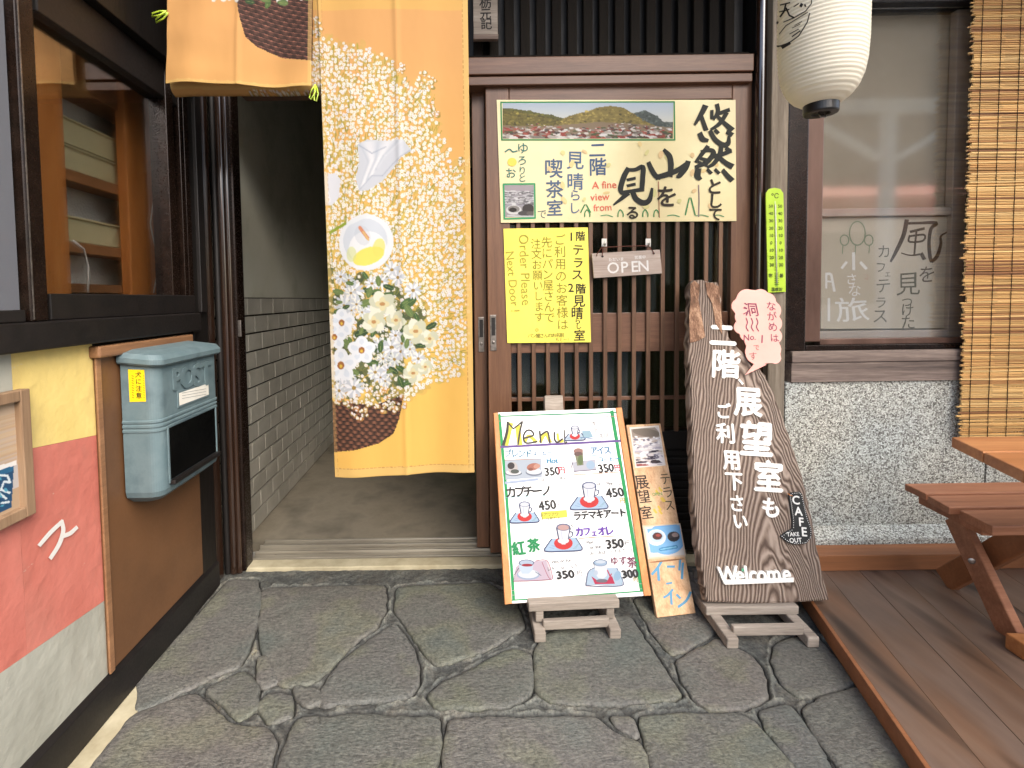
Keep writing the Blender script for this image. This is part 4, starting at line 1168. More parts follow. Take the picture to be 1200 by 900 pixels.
# back layer of the folded half: loops up just below the front hem
cloth('folded_back_layer', lambda y: 199, lambda y: 377, (-70, -70), (109, 107), NY+.012, .003, 180, 160, roll=.94, px_shift=0)
rod = MB(); za = onY(400, -66, NY).z; rod.tube([(-.86, NY, za+.006), (.12, NY, za+.006)], .011, 12)
obj('curtain_rod', rod, M_roomwood, label='thin wooden rod carrying the noren above the entrance', cat='rod', smooth=True)
M_green = mottled('lime green plastic', (150,180,40), (190,214,70), 30, .35, 0, .02)
def peg(px, py, Y, ang, label):
    c = onY(px, py, Y); t = thing('clothes_peg', label, 'clothes peg', c, 'green pegs pinning up the noren')
    for s_ in (-1, 1):
        mb = MB(); a = R(ang + s_*9); d = Vector((math.cos(a), 0, math.sin(a))); o2 = c + Vector((0, s_*.004, 0))
        n = Vector((-d.z, 0, d.x)); L = .042
        mb.tube([o2, o2+d*L*.5+n*.004, o2+d*L, o2+d*(L*.9)-n*.007, o2+d*L*.4-n*.006, o2], .0022, 8)
        obj('jaw', mb, M_green, t, smooth=True)
peg(196, 14, NY-.03, 208, 'lime green peg at the upper left edge of the noren')
peg(370, 100, NY-.02, 262, 'lime green peg at the lower corner where the folded half meets the flowers')

# ------------------------------------------------------------------ paper lantern
LY = 1.36
def lantern():
    cb_, ct = onY(962, 130, LY), onY(963, 0, LY)
    zb = cb_.z+.014; r0 = .122; x0 = onY(963, 70, LY).x
    LS = .82
    t = thing('paper_lantern', 'white ribbed paper lantern with black brush drawing hanging right of the door', 'lantern', (x0, LY, zb))
    prof = [(.046,0),(.060,.006),(.080,.018),(.098,.038),(.111,.066),(.118,.10),(.1215,.15),(.122,.22),(.121,.32),(.116,.40),(.104,.45),(.085,.478),(.06,.49)]
    prof = [(a_*LS, b_) for a_, b_ in prof]
    def rad(z):
        for (a, b), (c, d) in zip(prof[:-1], prof[1:]):
            if b <= z <= d: return a+(c-a)*(z-b)/(d-b)
        return prof[-1][0]
    body = MB(); fine = []; z = 0.0
    pz = .0098; n = int(.49/pz)
    for i in range(n*4+1):
        z = i*pz/4; ph = (i % 4)
        fine.append((rad(z) - (.0018 if ph == 0 else .0 if ph == 2 else .0005), z))
    body.lathe(fine, (x0, LY, zb), 72, cap=False)
    m, nt, b = base_mat('lantern paper', .7); b.inputs['Base Color'].default_value = lin((236,230,212), .95)
    tl = N(nt, 'ShaderNodeBsdfTranslucent'); tl.inputs[0].default_value = lin((238,232,214)); mx = N(nt, 'ShaderNodeMixShader'); mx.inputs[0].default_value = .3
    nt.links.new(b.outputs[0], mx.inputs[1]); nt.links.new(tl.outputs[0], mx.inputs[2]); nt.links.new(mx.outputs[0], nt.nodes['Material Output'].inputs[0])
    nn = N(nt, 'ShaderNodeTexNoise', Scale=60.0, Detail=4.0); nt.links.new(coords(nt), nn.inputs['Vector']); bump(nt, b, nn.outputs['Fac'], .15, .001)
    bo = obj('body', body, m, t, smooth=True)
    ring = MB(); ring.lathe([(.023,-.022),(.038,-.022),(.040,-.018),(.040,.004),(.036,.006),(.023,.006)], (x0, LY, zb), 40, cap=False)
    ring.lathe([(.023,.006),(.021,-.020),(.023,-.022)], (x0, LY, zb), 40, cap=False)
    rg_ = obj('bottom_ring', ring, M_black_plastic, t, smooth=False, bevel=.001)
    for a in (0, 90):
        mb = MB(); d = Vector((math.cos(R(a+30)), math.sin(R(a+30)), 0)); c = Vector((x0, LY, zb-.016)); mb.beam(c-d*.024, c+d*.024, .012, .004); obj('cross_bar', mb, M_black_plastic, rg_)
    mb = MB(); mb.tube([Vector((x0-.008, LY, zb-.018)), Vector((x0-.006, LY-.01, zb-.034)), Vector((x0+.006, LY-.01, zb-.034)), Vector((x0+.008, LY, zb-.018))], .0015, 8); obj('hook', mb, M_steel, rg_, smooth=True)
    top = MB(); top.lathe([(.02,.486),(.050,.486),(.052,.51),(.04,.515),(.02,.515)], (x0, LY, zb), 40); obj('top_ring', top, M_black_plastic, t)
    top = MB(); top.tube([(x0, LY, zb+.51), (x0, LY, 2.60)], .003, 8); obj('hanger', top, M_steel, t)
    # drawing: strokes projected on to the curved paper
    ink = MB()
    def on_paper(px, py):
        d = ray(px, py); o = CAM_O - Vector((x0, LY, 0)); a = d.x**2+d.y**2; rr = .1225*LS
        for _ in range(3):
            bq = 2*(o.x*d.x+o.y*d.y); c = o.x**2+o.y**2-rr**2; ds = bq*bq-4*a*c
            if ds < 0: rr += .002; continue
            tt = (-bq-math.sqrt(ds))/(2*a); p = CAM_O+d*tt; rr = rad(min(.47, max(0, p.z-zb)))+.0006
        return p
    def st(pts, w):
        P_ = [Vector(p) for p in pts]; Q = []
        for i in range(len(P_)-1):
            for j in range(4): Q.append(P_[i].lerp(P_[i+1], j/4))
        Q.append(P_[-1]); L_, R_ = [], []
        for i, p in enumerate(Q):
            d = (Q[min(i+1,len(Q)-1)]-Q[max(i-1,0)]).normalized(); s_ = Vector((-d.y, d.x))*w/2
            L_.append(on_paper(*(p+s_))); R_.append(on_paper(*(p-s_)))
        n_ = len(Q); ink.mesh(L_+R_, [(i, i+1, n_+i+1, n_+i) for i in range(n_-1)], lin((36,34,32)))
    for pts, w in (([(914,6),(926,3)],1.6),([(921,4),(919,13),(914,20)],2.0),([(921,9),(925,18),(931,21)],2.0),([(913,14),(925,11)],1.4),([(910,26),(912,27)],3),
                   ([(938,8),(940,4)],3.2),([(943,5),(944,8)],2),([(918,26),(930,21),(944,13),(951,4),(951,-6)],1.2),([(913,40),(921,30),(934,22),(947,14)],1.0),([(949,15),(946,26),(936,42),(925,50),(911,55)],1.3),
                   ([(926,50),(916,56)],3.4),([(925,40),(936,34)],1.0),([(928,43),(938,36)],1.4),([(931,30),(940,25)],.8),([(928,33),(938,28)],.8),([(916,54),(910,54)],1.6),([(936,4),(930,8)],1.2)):
        st(pts, w)
    obj('brush_drawing', ink, M_ink, bo)
lantern()

# ------------------------------------------------------------------ hanging name plate above the lintel
SF = Sheet((0, FY-.045, 0), (1,0,0), (0,0,1))
a, b = onY(555, 47, FY-.045), onY(583, -6, FY-.045)
npl = thing('name_plate', 'small grey wooden name plate with brushed characters hanging above the lintel', 'name plate', ((a.x+b.x)/2, FY-.045, a.z))
mb = MB(); mb.box(a.x, b.x, FY-.045, FY-.032, a.z+.02, b.z+.02); obj('board', mb, M_stand, npl, bevel=.002)
mb = MB(); mb.box(a.x-.001, b.x+.001, FY-.052, FY-.031, a.z, a.z+.018); obj('bottom_ledge', mb, M_greywood_x, npl, bevel=.002)
pr_ = Print(SF, .0008); K = (34,28,24)
pr_.text('栃', 569, 3, 15, K, .02); pr_.text('元', 569, 16.5, 14, K, .02, shear=.1); pr_.text('記', 570, 28, 14, K, .02)
obj('lettering', pr_.mb, M_ink, npl)

# ------------------------------------------------------------------ cream poster on the door
M_paper = mottled('laminated cream paper', (216,202,152), (230,218,170), 4, .35, 0, .06, 20, bdist=.003, rvar=.1)
M_yellowpaper = mottled('yellow paper', (238,222,84), (246,232,100), 5, .5, 0, .08, 20, bdist=.003, rvar=.08)
PYs = FY-.0035
S1 = Sheet((0, PYs-.0016, 0), (1,0,0), (0,0,1))
def corners(sheet, pts): return [sheet.at(*p) for p in pts]
def paper(sheet, pts, mat, parent, name='paper', th=.0014, curl=0):
    q = corners(sheet, pts); mb = MB(); mb.prism([sheet.pt(u, v, 0) for u, v in q][::-1], -sheet.n*th); return obj(name, mb, mat, parent)
poster = thing('cream_poster', 'cream paper poster with a mountain view photo and large brush calligraphy', 'poster', S1.pt(*S1.at(723, 260)))
paper(S1, [(582,117),(862,117),(863,259),(587,261)], M_paper, poster)
# photographs on it, painted as rasters
def photo(sheet, ras, px0, py0, px1, py1, parent, h=.0009, nu=180, nv=60, name='photo'):
    P = np.zeros((nv, nu, 3)); X, Y = np.meshgrid(np.linspace(px0, px1, nu), np.linspace(py0, py1, nv))
    u0, v0 = sheet.at(px0, py0); u1, v1 = sheet.at(px1, py0); u2, v2 = sheet.at(px0, py1)
    for i in range(nv):
        for j in range(nu):
            s_, t_ = j/(nu-1), i/(nv-1); P[i, j] = sheet.pt(u0+(u1-u0)*s_+(u2-u0)*t_, v0+(v1-v0)*s_+(v2-v0)*t_, h)
    return grid_obj(name, P, ras.colors(X, Y)*.6, M_ink, parent)
rl = Raster(588, 119, 791, 163, 5, (214,226,236))
rr = random.Random(4)
for i in range(40): rl.line([(588,119+i*.6),(791,119+i*.6)], 1, (196+i, 214+i*.6, 236-i*.2))
rl.poly([(588,127),(600,127),(625,131),(650,136),(662,139),(680,136),(791,150),(791,163),(588,163)], (104,104,52))
rl.poly([(588,129),(610,131),(640,137),(662,142),(690,146),(791,163),(588,163)], (122,112,54))
rl.poly([(662,138),(676,133),(690,130),(700,126),(715,124),(730,126),(742,133),(755,139),(775,148),(791,154),(791,163),(640,163)], (146,130,70))
rl.poly([(742,133),(756,129),(768,135),(778,143),(791,143),(791,156),(760,144)], (86,96,92))
for _ in range(900):
    x, y = rr.uniform(588,791), rr.uniform(128,150)
    p = rl.a[int((y-119)*5), int((x-588)*5)]
    if p[2] < 150: rl.ell(x, y, rr.uniform(.5,2.4), rr.uniform(.4,1.3), tuple(np.clip(p*rr.uniform(.75,1.3), 0, 255)))
rl.poly([(588,147),(640,148),(700,143),(745,145),(791,150),(791,163),(588,163)], (150,130,104))
for _ in range(700):
    x, y = rr.uniform(588,791), rr.uniform(143,163)
    if y < 144+6*abs(math.sin(x*.03)): continue
    w_ = .5+(y-143)*.12; rl.ell(x, y, rr.uniform(.8,2.6)*w_, rr.uniform(.4,.8)*w_, rr.choice([(236,230,222),(200,190,180),(168,72,60),(120,60,52),(90,80,76),(246,244,240),(84,96,60),(150,140,130),(184,96,80)]), rr.uniform(-15,15))
photo(S1, rl, 589, 120.5, 789, 162.5, poster, nu=260, nv=56)
pr_ = Print(S1, .0010)
G = (52,140,78)
def frame_line(P_, pts, w, c):
    for p, q in zip(pts, pts[1:]+pts[:1]): P_.line([p, q], w, c)
frame_line(pr_, [(587,120),(790,119.5),(790.5,164),(588,164)], 1.7, G)
bl_ = (70,96,130)
for ch, x, y, s_ in (('二',700,176,20),('階',700.5,196,22)): pr_.text(ch, x, y, s_, bl_, .022)
for ch, x, y, s_ in (('見',674,188,22),('晴',674,213,21),('ら',674,229,14),('し',673,244,14)): pr_.text(ch, x, y, s_, (84,110,142), .014)
for ch, x, y, s_ in (('喫',649,198,23),('茶',650,222,22),('室',650,244,20)): pr_.text(ch, x, y, s_, (84,104,132), .018)
pr_.text('で', 635, 251, 12, (90,110,110), .005)
tq = (58,122,112)
for ch, x, y, s_ in (('ゆ',612.5,174,14),('ろ',612,188,12),('り',612,200,11),('と',612,209,10)): pr_.text(ch, x, y, s_, tq, .01)
pr_.line([(592,178),(597,175),(601,178),(606,177)], 1.6, tq); pr_.ell(600, 190, 5.5, 5, (246,222,96)); pr_.text('お', 598.5, 203, 13, tq, .008)
for t_, x, y, s_ in (('A fine', 708, 216.5, 12), ('view', 703, 230.5, 12), ('from', 706, 243, 11)): pr_.text(t_, x, y, s_, (232,112,88), .014, rot=2)
# small green trees and grass line
for (x, y, h_) in ((808.5,232,20),(686,240,9)): pr_.line([(x-5.5,y+h_),(x-1,y),(x+1,y),(x+6,y+h_)], 1.5, G, smooth=False)
for x in (756,769,727,688): pr_.line([(x-3,254),(x-2.5,249),(x,246),(x+3,250),(x+3,254)], 1.3, G)
for x0_, x1_ in ((704,718),(782,796),(815,830),(836,848)): pr_.line([(x0_,253),((x0_+x1_)/2,252),(x1_,254)], 1.0, (90,160,110))
pr_.line([(771.5,213),(772,235),(772.5,255)], 1.1, (168,110,80)); pr_.line([(818.5,217),(819,235),(818.5,254)], 1.4, (150,130,130))
for _ in range(26):
    x, y = pr_.rng.uniform(640, 840), pr_.rng.uniform(168, 250); pr_.ell(x, y, pr_.rng.uniform(2,5), pr_.rng.uniform(1.5,3), pr_.rng.choice([(240,214,150),(226,218,150),(238,206,152)]), pr_.rng.uniform(0,180))
KB = (28,32,26)
def stroke_set(P_, L, c=KB):
    for pts, w in L: P_.line(pts, w, c)
# mountain character
stroke_set(pr_, [([(778,176),(784,183),(786,193),(785,206)], [4,7,7,6]), ([(760,191),(763,198),(768,206),(773,208)], [5,6,6,6]), ([(769,208),(780,205),(793,200),(803,193)], [6,6.5,6,5]), ([(806,190),(803,197),(796,206),(793,207)], [6,7,6,3])])
# see character
stroke_set(pr_, [([(736,198),(731,207),(727,221),(729,227)], [6,6.5,6.5,4]), ([(734,199),(744,199),(753,196),(753,208),(752,222)], [4,4.5,6,6,6]),
    ([(735,211),(744,209)], [3.5,3.5]), ([(735,218),(744,216)], [3.5,3.5]), ([(729,226),(740,224),(753,222)], [5,4,5]), ([(735,227),(728,233),(719,240)], [6,4.5,2]), ([(741,224),(745,233),(754,238),(761,234),(764,221)], [6,6.5,7,6,3])])
# the two tall characters at the right: long time + so
stroke_set(pr_, [([(826,125),(822,133),(814,146)], [7,6,3]), ([(822,138),(827,152)], [5,5.5]), ([(834,130),(834,139)], [4,4]), ([(840,123),(841,131),(836,140)], [5,5,3]), ([(840,134),(854,129)], [4.5,4.5]),
    ([(851,133),(843,145),(833,152)], [5,5,3]), ([(840,136),(848,144),(857,152)], [4,5,7]), ([(820,157),(823,163),(829,165)], [6,7,4]), ([(832,154),(838,164),(847,170),(853,168),(854,160)], [5,6,6.5,6,3]), ([(838,153),(841,156)], [4.5,4.5]), ([(852,155),(857,158)], [5,6])])
stroke_set(pr_, [([(829,172),(822,181),(815,190)], [5,5,3]), ([(822,178),(832,176),(836,180),(828,190),(815,196)], [4,5,6,6,4]), ([(821,186),(830,188)], [4,4]), ([(818,190),(828,194)], [3.5,3.5]),
    ([(834,184),(846,181),(856,177)], [5,5,5]), ([(845,171),(843,182),(836,192),(829,196)], [5,6,5,3]), ([(842,184),(850,191),(857,195)], [5,6,7]), ([(851,174),(855,177)], [5,5]),
    ([(818,199),(817,206),(820,210)], [7,8,5]), ([(829,199),(833,203)], [4,4]), ([(838,199),(842,203)], [4,4]), ([(847,200),(852,206),(857,211)], [5,6,6.5])])
for ch, x, y, s_ in (('と',837,219,20),('し',838,236,19),('て',838,251,17)): pr_.text(ch, x, y, s_, (44,36,22), .035, rot=-4)
pr_.text('を', 781, 231, 27, (48,38,22), .03, shear=.05); pr_.text('る', 741, 249.5, 17, (52,42,26), .04)
obj('lettering', pr_.mb, M_ink, poster)
rc = Raster(588, 212, 632, 258, 8, (176,172,174))
for i in range(30): rc.line([(588,212+i),(632,212+i)], 1.2, (190-i*.5,178-i*.2,182))
for _ in range(260): x, y = rr.uniform(588,632), rr.uniform(224,240); rc.ell(x, y, rr.uniform(1,4), rr.uniform(.4,.9), rr.choice([(236,236,238),(120,118,122),(150,150,154),(210,210,214)]))
rc.ell(602,246,9,5.5,(236,236,236)); rc.ell(602,245,7,4,(150,146,142)); rc.ell(601,246,4.5,2.6,(46,40,38)); rc.ell(619,245,7,6,(66,60,58)); rc.ell(615,250,8,3,(84,80,80)); rc.ell(622,250,5,2.4,(110,104,100)); rc.line([(595,253),(625,254)],1.6,(226,226,226))
photo(S1, rc, 591, 217, 625.5, 254.5, poster, nu=70, nv=76)
p2_ = Print(S1, .0013); frame_line(p2_, [(590,216),(626.5,215.5),(627,255.5),(591,256.5)], 2.0, (60,160,104)); obj('green_border', p2_.mb, M_ink, poster)
for nm, (x, y) in (('left', (583.5,119)), ('right', (861,120))): pass

# ------------------------------------------------------------------ yellow notice
S2 = Sheet((0, PYs-.0016, 0), (1,0,0), (0,0,1))
yn = thing('yellow_notice', 'yellow paper notice with black and faded vertical handwriting below the cream poster', 'notice', S2.pt(*S2.at(642, 402)))
paper(S2, [(590,268),(689,266.5),(692.5,401),(594.5,402)], M_yellowpaper, yn)
pr_ = Print(S2, .0007); K = (38,32,20)
pr_.text('1', 669.5, 277, 14, K, .02); pr_.text('階', 680, 277, 12, K, .022)
for ch, x, y, s_ in (('テ',677.5,293,14),('ラ',677.5,308,14),('ス',676.5,322,14),('見',678.5,353,15),('晴',676.5,367,15),('ら',677,376,8),('し',678,382,8),('室',679,393,14)): pr_.text(ch, x, y, s_, K, .018)
pr_.text('2', 669, 337, 14, K, .012); pr_.text('階', 680.5, 338.5, 12.5, K, .026)
fd = (150,140,44)
for i, ch in enumerate('ご利用のお客様は'): pr_.text(ch, 656+.5*i, 281+i*14.2, 14, fd, -.004)
for i, ch in enumerate('先にパン屋さんで'): pr_.text(ch, 640.5+.5*i, 284+i*12.6, 13.5, fd, -.002)
for i, ch in enumerate('注文お願いします。'): pr_.text(ch, 628+.6*i, 286+i*12.2, 12.5, fd, -.002)
pr_.text('Order Please', 615.5, 316, 15.5, (176,164,56), -.002, rot=-88); pr_.text('Next Door !', 601, 330, 14, (176,164,56), .0, rot=-85)
for i, ch in enumerate('パン屋さんのお名前'): pr_.text(ch, 621+i*4.7, 393.5-.1*i, 5.6, (96,86,30), .0)
pr_.text('ちと～！', 660, 398, 4.6, (96,86,30), 0)
obj('lettering', pr_.mb, M_ink, yn)

# ------------------------------------------------------------------ OPEN sign on two hooks
S3 = Sheet((0, FY-.022, 0), (1,0,0), (0,0,1))
op = thing('open_sign', 'small grey wooden OPEN sign hanging on a brown cord from two white hooks', 'sign', S3.pt(*S3.at(735, 326)))
M_pale = wood('pale driftwood board', (140,122,110), (192,176,164), 'x', 20, .7, .3, mid=(166,150,138))
q = corners(S3, [(693.5,297),(773.5,292.5),(776,320.5),(696,326)])
mb = MB(); mb.prism([S3.pt(u, v, 0) for u, v in q][::-1], -S3.n*.009); obj('board', mb, M_pale, op, bevel=.0015)
pr_ = Print(S3, .0006); WHT = (238,234,228)
for ch, x in (('O',718.5),('P',731.5),('E',743.5),('N',754)): pr_.text(ch, x, 312.5-(x-735)*.06, 18, WHT, .016, rot=3, warp=.0)
pr_.text('ただいま', 722, 304, 4.5, WHT, .02, rot=3); pr_.text('営業中', 750, 301.5, 4.5, WHT, .02, rot=3)
obj('lettering', pr_.mb, M_ink, op)
M_cord = mottled('brown cord', (78,38,26), (104,56,38), 60, .8, 0, .1)
hk = []
for i, (hx, hy, nm) in enumerate(((708, 284, 'left'), (759.5, 284, 'right'))):
    c = onY(hx, hy, FY-.002); t = thing('adhesive_hook', 'white adhesive hook holding the %s end of the OPEN sign cord' % nm, 'hook', c, 'white hooks on the door')
    mb = MB(); mb.box(c.x-.010, c.x+.010, FY-.004, FY-.0003, c.z-.016, c.z+.014); obj('plate', mb, M_white, t, bevel=.003)
    mb = MB(); mb.tube([(c.x, FY-.004, c.z-.003), (c.x, FY-.015, c.z-.011), (c.x, FY-.023, c.z-.006), (c.x, FY-.021, c.z+.004)], .003, 8); obj('prong', mb, M_white, t, smooth=True)
for k, pts in enumerate(([(700,298),(706,288),(759,287.5),(766,294)],)):
    mb = MB(); mb.tube([onY(699.5,300,FY-.032), onY(699.5,298,FY-.024), onY(705,290,FY-.018), onY(733,288.6,FY-.019), onY(760,288,FY-.018), onY(762,291,FY-.02), onY(765.5,295,FY-.024), onY(765.8,298,FY-.032)], .0016, 8); obj('cord', mb, M_cord, op, smooth=True)
mb = MB(); mb.tube([onY(706,300,FY-.034), onY(706,290,FY-.019)], .0016, 8); obj('cord', mb, M_cord, op, smooth=True)
for x, y in ((706,300.5),(766,297)):
    c = S3.pt(*S3.at(x, y), .0006); mb = MB(); mb.lathe([(.0042,0),(.0042,.0004)], c, 14, Matrix.Rotation(R(90), 3, 'X')); obj('cord_hole', mb, M_base, op)

# ------------------------------------------------------------------ thermometer
SG = Sheet((0, GPY-.008, 0), (1,0,0), (0,0,1))
tm_ = thing('thermometer', 'lime green strip thermometer fixed to the weathered pillar', 'thermometer', SG.pt(*SG.at(909, 342)))
M_lime = mottled('lime green plate', (168,200,52), (184,216,66), 12, .35, 0, .03)
pts = [(900,343),(897.5,232),(897.8,226),(901,221.5),(908,220),(914.5,221.5),(918,226),(918.3,232),(921,342)]
mb = MB(); mb.prism([SG.pt(*SG.at(*p)) for p in pts], -SG.n*-.0 + SG.n*-.005); obj('plate', mb, M_lime, tm_, bevel=.001)
pr_ = Print(SG, .0006); K = (22,40,14)
pr_.text('℃', 908, 229.5, 8, K, .01)
for i in range(9):
    y = 241.5+i*8.6
    pr_.text(str(abs(50-i*10)), 903.2+.12*i, y, 5.2, K, .01); pr_.text(str(abs(50-i*10)), 914.0+.12*i, y, 5.2, K, .01)
    for j in range(5): pr_.line([(906.7+.1*i, y+j*1.72),(909.9+.1*i, y+j*1.72)], .35, K)
pr_.line([(908,236),(909.8,318)], 1.3, (214,236,160)); pr_.line([(909.6,322),(910,335)], 2.2, (120,160,60))
for j in range(7): pr_.line([(907.4,320+j*2.2),(912.4,320+j*2.2)], .5, K)
pr_.text('寒', 902.8, 323, 5, K, .01); pr_.text('暑', 915.5, 323, 5, K, .01); pr_.text('温度計', 910.2, 339, 4.6, K, .02)
obj('scale_print', pr_.mb, M_ink, tm_)
mb = MB(); c0 = SG.pt(*SG.at(908.4, 240), .0022); c1 = SG.pt(*SG.at(910, 332), .0022); mb.tube([c0, c1], .0016, 8); obj('glass_tube', mb, M_white, tm_, smooth=True)

# ------------------------------------------------------------------ board behind the right window
SB = Sheet((0, IY+.018, 0), (1,0,0), (0,0,1))
wb = thing('window_board', 'pale handwritten board with green balloons behind the right window glass', 'sign board', SB.pt(*SB.at(1040, 386)))
M_board = mottled('pale beige board', (190,180,160), (202,193,174), 4, .6, 0, .05)
mb = MB(); q = corners(SB, [(963,255),(1113.5,254),(1112,384.5),(962,385.5)]); mb.prism([SB.pt(u, v, 0) for u, v in q][::-1], -SB.n*.006); obj('board', mb, M_board, wb)
pr_ = Print(SB, .0008); BR = (80,64,52); WH = (255,255,250); OL = (98,96,76)
def b(x, y): return (960+x/5.62, 245+y/5.62)
for pts, w in (([(575,75),(555,170),(510,270),(470,345)], [5,5,4.5,2.5]), ([(570,95),(660,92),(770,92),(735,130),(722,220),(728,310),(738,345)], [3,3,4.5,4,4,4.5,4]), ([(740,345),(775,310),(800,230),(800,180),(845,150)], [4,4.5,3.5,2.5,1.2]),
               ([(600,150),(690,128)], [3,3]), ([(595,175),(592,215),(680,210),(690,170),(600,178)], 2.4), ([(640,140),(632,215),(625,300)], [2.4,2.4,2.2]), ([(540,290),(600,305),(660,298)], [1.2,1.6,2.4]), ([(672,295),(690,328)], [4.5,4.5])):
    pr_.line([b(*p) for p in pts], w, BR)
pr_.text('を', b(708,430)[0], b(708,430)[1], 22, BR, .0, shear=.1)
for ch, (x, y), s_ in (('見',(585,495),30),('つ',(578,612),14),('け',(580,665),17),('た',(585,745),18)): pr_.text(ch, *b(x, y), s_, OL, .004)
for ch, (x, y), s_ in (('カ',(425,280),17),('フ',(405,385),14),('ェ',(450,425),9),('テ',(420,505),19),('ラ',(405,615),15),('ス',(400,705),19)): pr_.text(ch, *b(x, y), s_, OL, .0)
GB = (150,166,138)
pr_.line([b(250+52*math.cos(t*.5236), 160+78*math.sin(t*.5236)) for t in range(13)], 1.5, GB)
for cx_ in (165, 325): pr_.line([b(cx_+28*math.cos(t*.5236), 205+34*math.sin(t*.5236)) for t in range(13)], 1.3, GB)
for x, y0_, y1_ in ((238,240,300),(155,240,295),(330,240,290)): pr_.line([b(x, y0_), b(x-4, y1_)], 1.1, GB)
for pts, w in (([(225,290),(226,398)],3.4),([(178,350),(148,388)],3),([(272,352),(308,392)],3.4)): pr_.line([b(*p) for p in pts], w, WH)
pr_.text('さ', *b(212, 462), 14, WH, .01); pr_.text('な', *b(232, 535), 17, WH, .006); pr_.text('旅', *b(215, 665), 30, WH, .008, sx=1.35, shear=-.15)
for pts, w in (([(45,425),(45,520)],2.4),([(45,428),(75,430),(85,470),(98,540)],3),([(45,475),(75,478)],2),([(62,590),(62,735)],3)): pr_.line([b(*p) for p in pts], w, WH)
for _ in range(10): x, y = pr_.rng.uniform(280,330), pr_.rng.uniform(430,465); pr_.ell(*b(x, y), .5, .3, (200,140,110))
obj('lettering', pr_.mb, M_ink, wb)

# ------------------------------------------------------------------ reed blind
def reed_blind():
    Yb = 1.85; zt_ = 2.52; zb = onY(1165, 511, Yb).z; x0 = onY(1132, 300, Yb).x; x1 = x0+1.0
    t = thing('reed_blind', 'golden brown reed blind hanging at the right edge in front of the window', 'blind', ((x0+x1)/2, Yb, zb))
    rg = random.Random(21); mb = MB(); z = zb
    while z < zt_:
        r = rg.uniform(.0026, .0046); k = rg.random()
        c = [(214,170,104),(196,148,86),(230,190,124),(178,128,74),(206,156,94),(146,98,56)][min(5, int(k*k*6.2))] if rg.random() > .02 else (110,72,42)
        xa = x0 + rg.uniform(-.010, .006) - (.012 if rg.random() < .08 else 0); pts = []; ph = rg.uniform(0, 30); y_ = Yb+rg.uniform(-.0012,.0012)
        nseg = 9
        for i in range(nseg+1):
            x = xa+(x1-xa)*i/nseg; pts.append((x, y_+.0012*noise.noise(Vector((x*8, z*40, ph))), z+.0028*noise.noise(Vector((x*5+ph, z*3, 0)))))
        vs_, fs = [], []
        for p in pts:
            for kk in range(5): a = kk*2*math.pi/5; vs_.append((p[0], p[1]+r*math.cos(a), p[2]+r*math.sin(a)))
        for i in range(nseg):
            cc = lin(c, .9*rg.uniform(.75, 1.2))
            mb.mesh(vs_[i*5:(i+2)*5], [(k2, (k2+1) % 5, 5+(k2+1) % 5, 5+k2) for k2 in range(5)], cc)
        mb.mesh(vs_[:5], [(4,3,2,1,0)], lin((226,190,130)))
        z += r*1.75
    obj('reeds', mb, M_ink, t, kind='stuff')
    px = [1141, 1163, 1185]; step = onY(1163, 300, Yb).x-onY(1141, 300, Yb).x; k = 0
    xx = onY(1141, 300, Yb).x
    while xx < x1-.01:
        pts = []; z = zb-.004; i = 0
        while z < zt_: pts.append((xx+.0012*noise.noise(Vector((z*9, xx*9, 0))), Yb+(-.0046 if i % 2 else -.0036), z)); z += .006; i += 1
        mb = MB(); mb.tube(pts, .0011, 5); obj('binding_thread', mb, M_darkslat, t); xx += step; k += 1
    mb = MB(); mb.box(x0-.01, x1, Yb-.012, Yb+.012, zt_, zt_+.03); obj('top_batten', mb, M_trimtan, t)
reed_blind()

# ------------------------------------------------------------------ low display stands
def stand(name, label, xl, xr, yf, z_led, ylb, top=None, back=.36, yaw=0.0):
    """xl, xr: leg centres; yf: front foot depth; z_led: ledge top; ylb: board depth on the ledge"""
    t = thing(name, label, 'display stand', ((xl+xr)/2, yf, 0), 'weathered wooden display stands')
    ty = math.tan(yaw)
    def Yo(x): return (x-xl)*ty
    rise = .055
    for x, dx in ((xl, .0), (xr, -.0)):
        mb = MB(); mb.beam((x, yf+Yo(x)+.0, .016), (x+dx, yf+back+Yo(x), .016+rise*.0+.02), .034, .032, (0,0,1)); obj('runner', mb, M_stand, t, bevel=.004)
        xi = x+(.004 if x == xl else -.004)
        mb = MB(); mb.box(xi-.012, xi+.012, ylb+.0+Yo(x), ylb+.026+Yo(x), .040, z_led-.0265); obj('bracket', mb, M_stand, t, bevel=.003)
    for y_, z0_, z1_, ex in ((yf+.03, .024, .052, -.012), (yf+back-.05, .045, .085, .0)):
        p = Vector((xl-ex*0+.012, y_+Yo(xl), (z0_+z1_)/2)); q = Vector((xr-.012, y_+Yo(xr), (z0_+z1_)/2))
        mb = MB(); mb.beam(p, q, .018, z1_-z0_, (0,0,1)); obj('cross_rail', mb, M_stand, t, bevel=.003)
    p = Vector((xl-.03, ylb+.014+Yo(xl-.03), z_led-.013)); q = Vector((xr+.022, ylb+.014+Yo(xr), z_led-.013))
    mb = MB(); mb.beam(p, q, .034, .026, (0,0,1)); obj('ledge', mb, M_stand, t, bevel=.003)
    for x in (xl+.02, xr-.02):
        mb = MB(); mb.beam((x, ylb+.045+Yo(x), z_led-.03), (x, yf+back-.02+Yo(x), .05), .022, .022, (1,0,0)); obj('brace', mb, M_stand, t, bevel=.003)
    return t

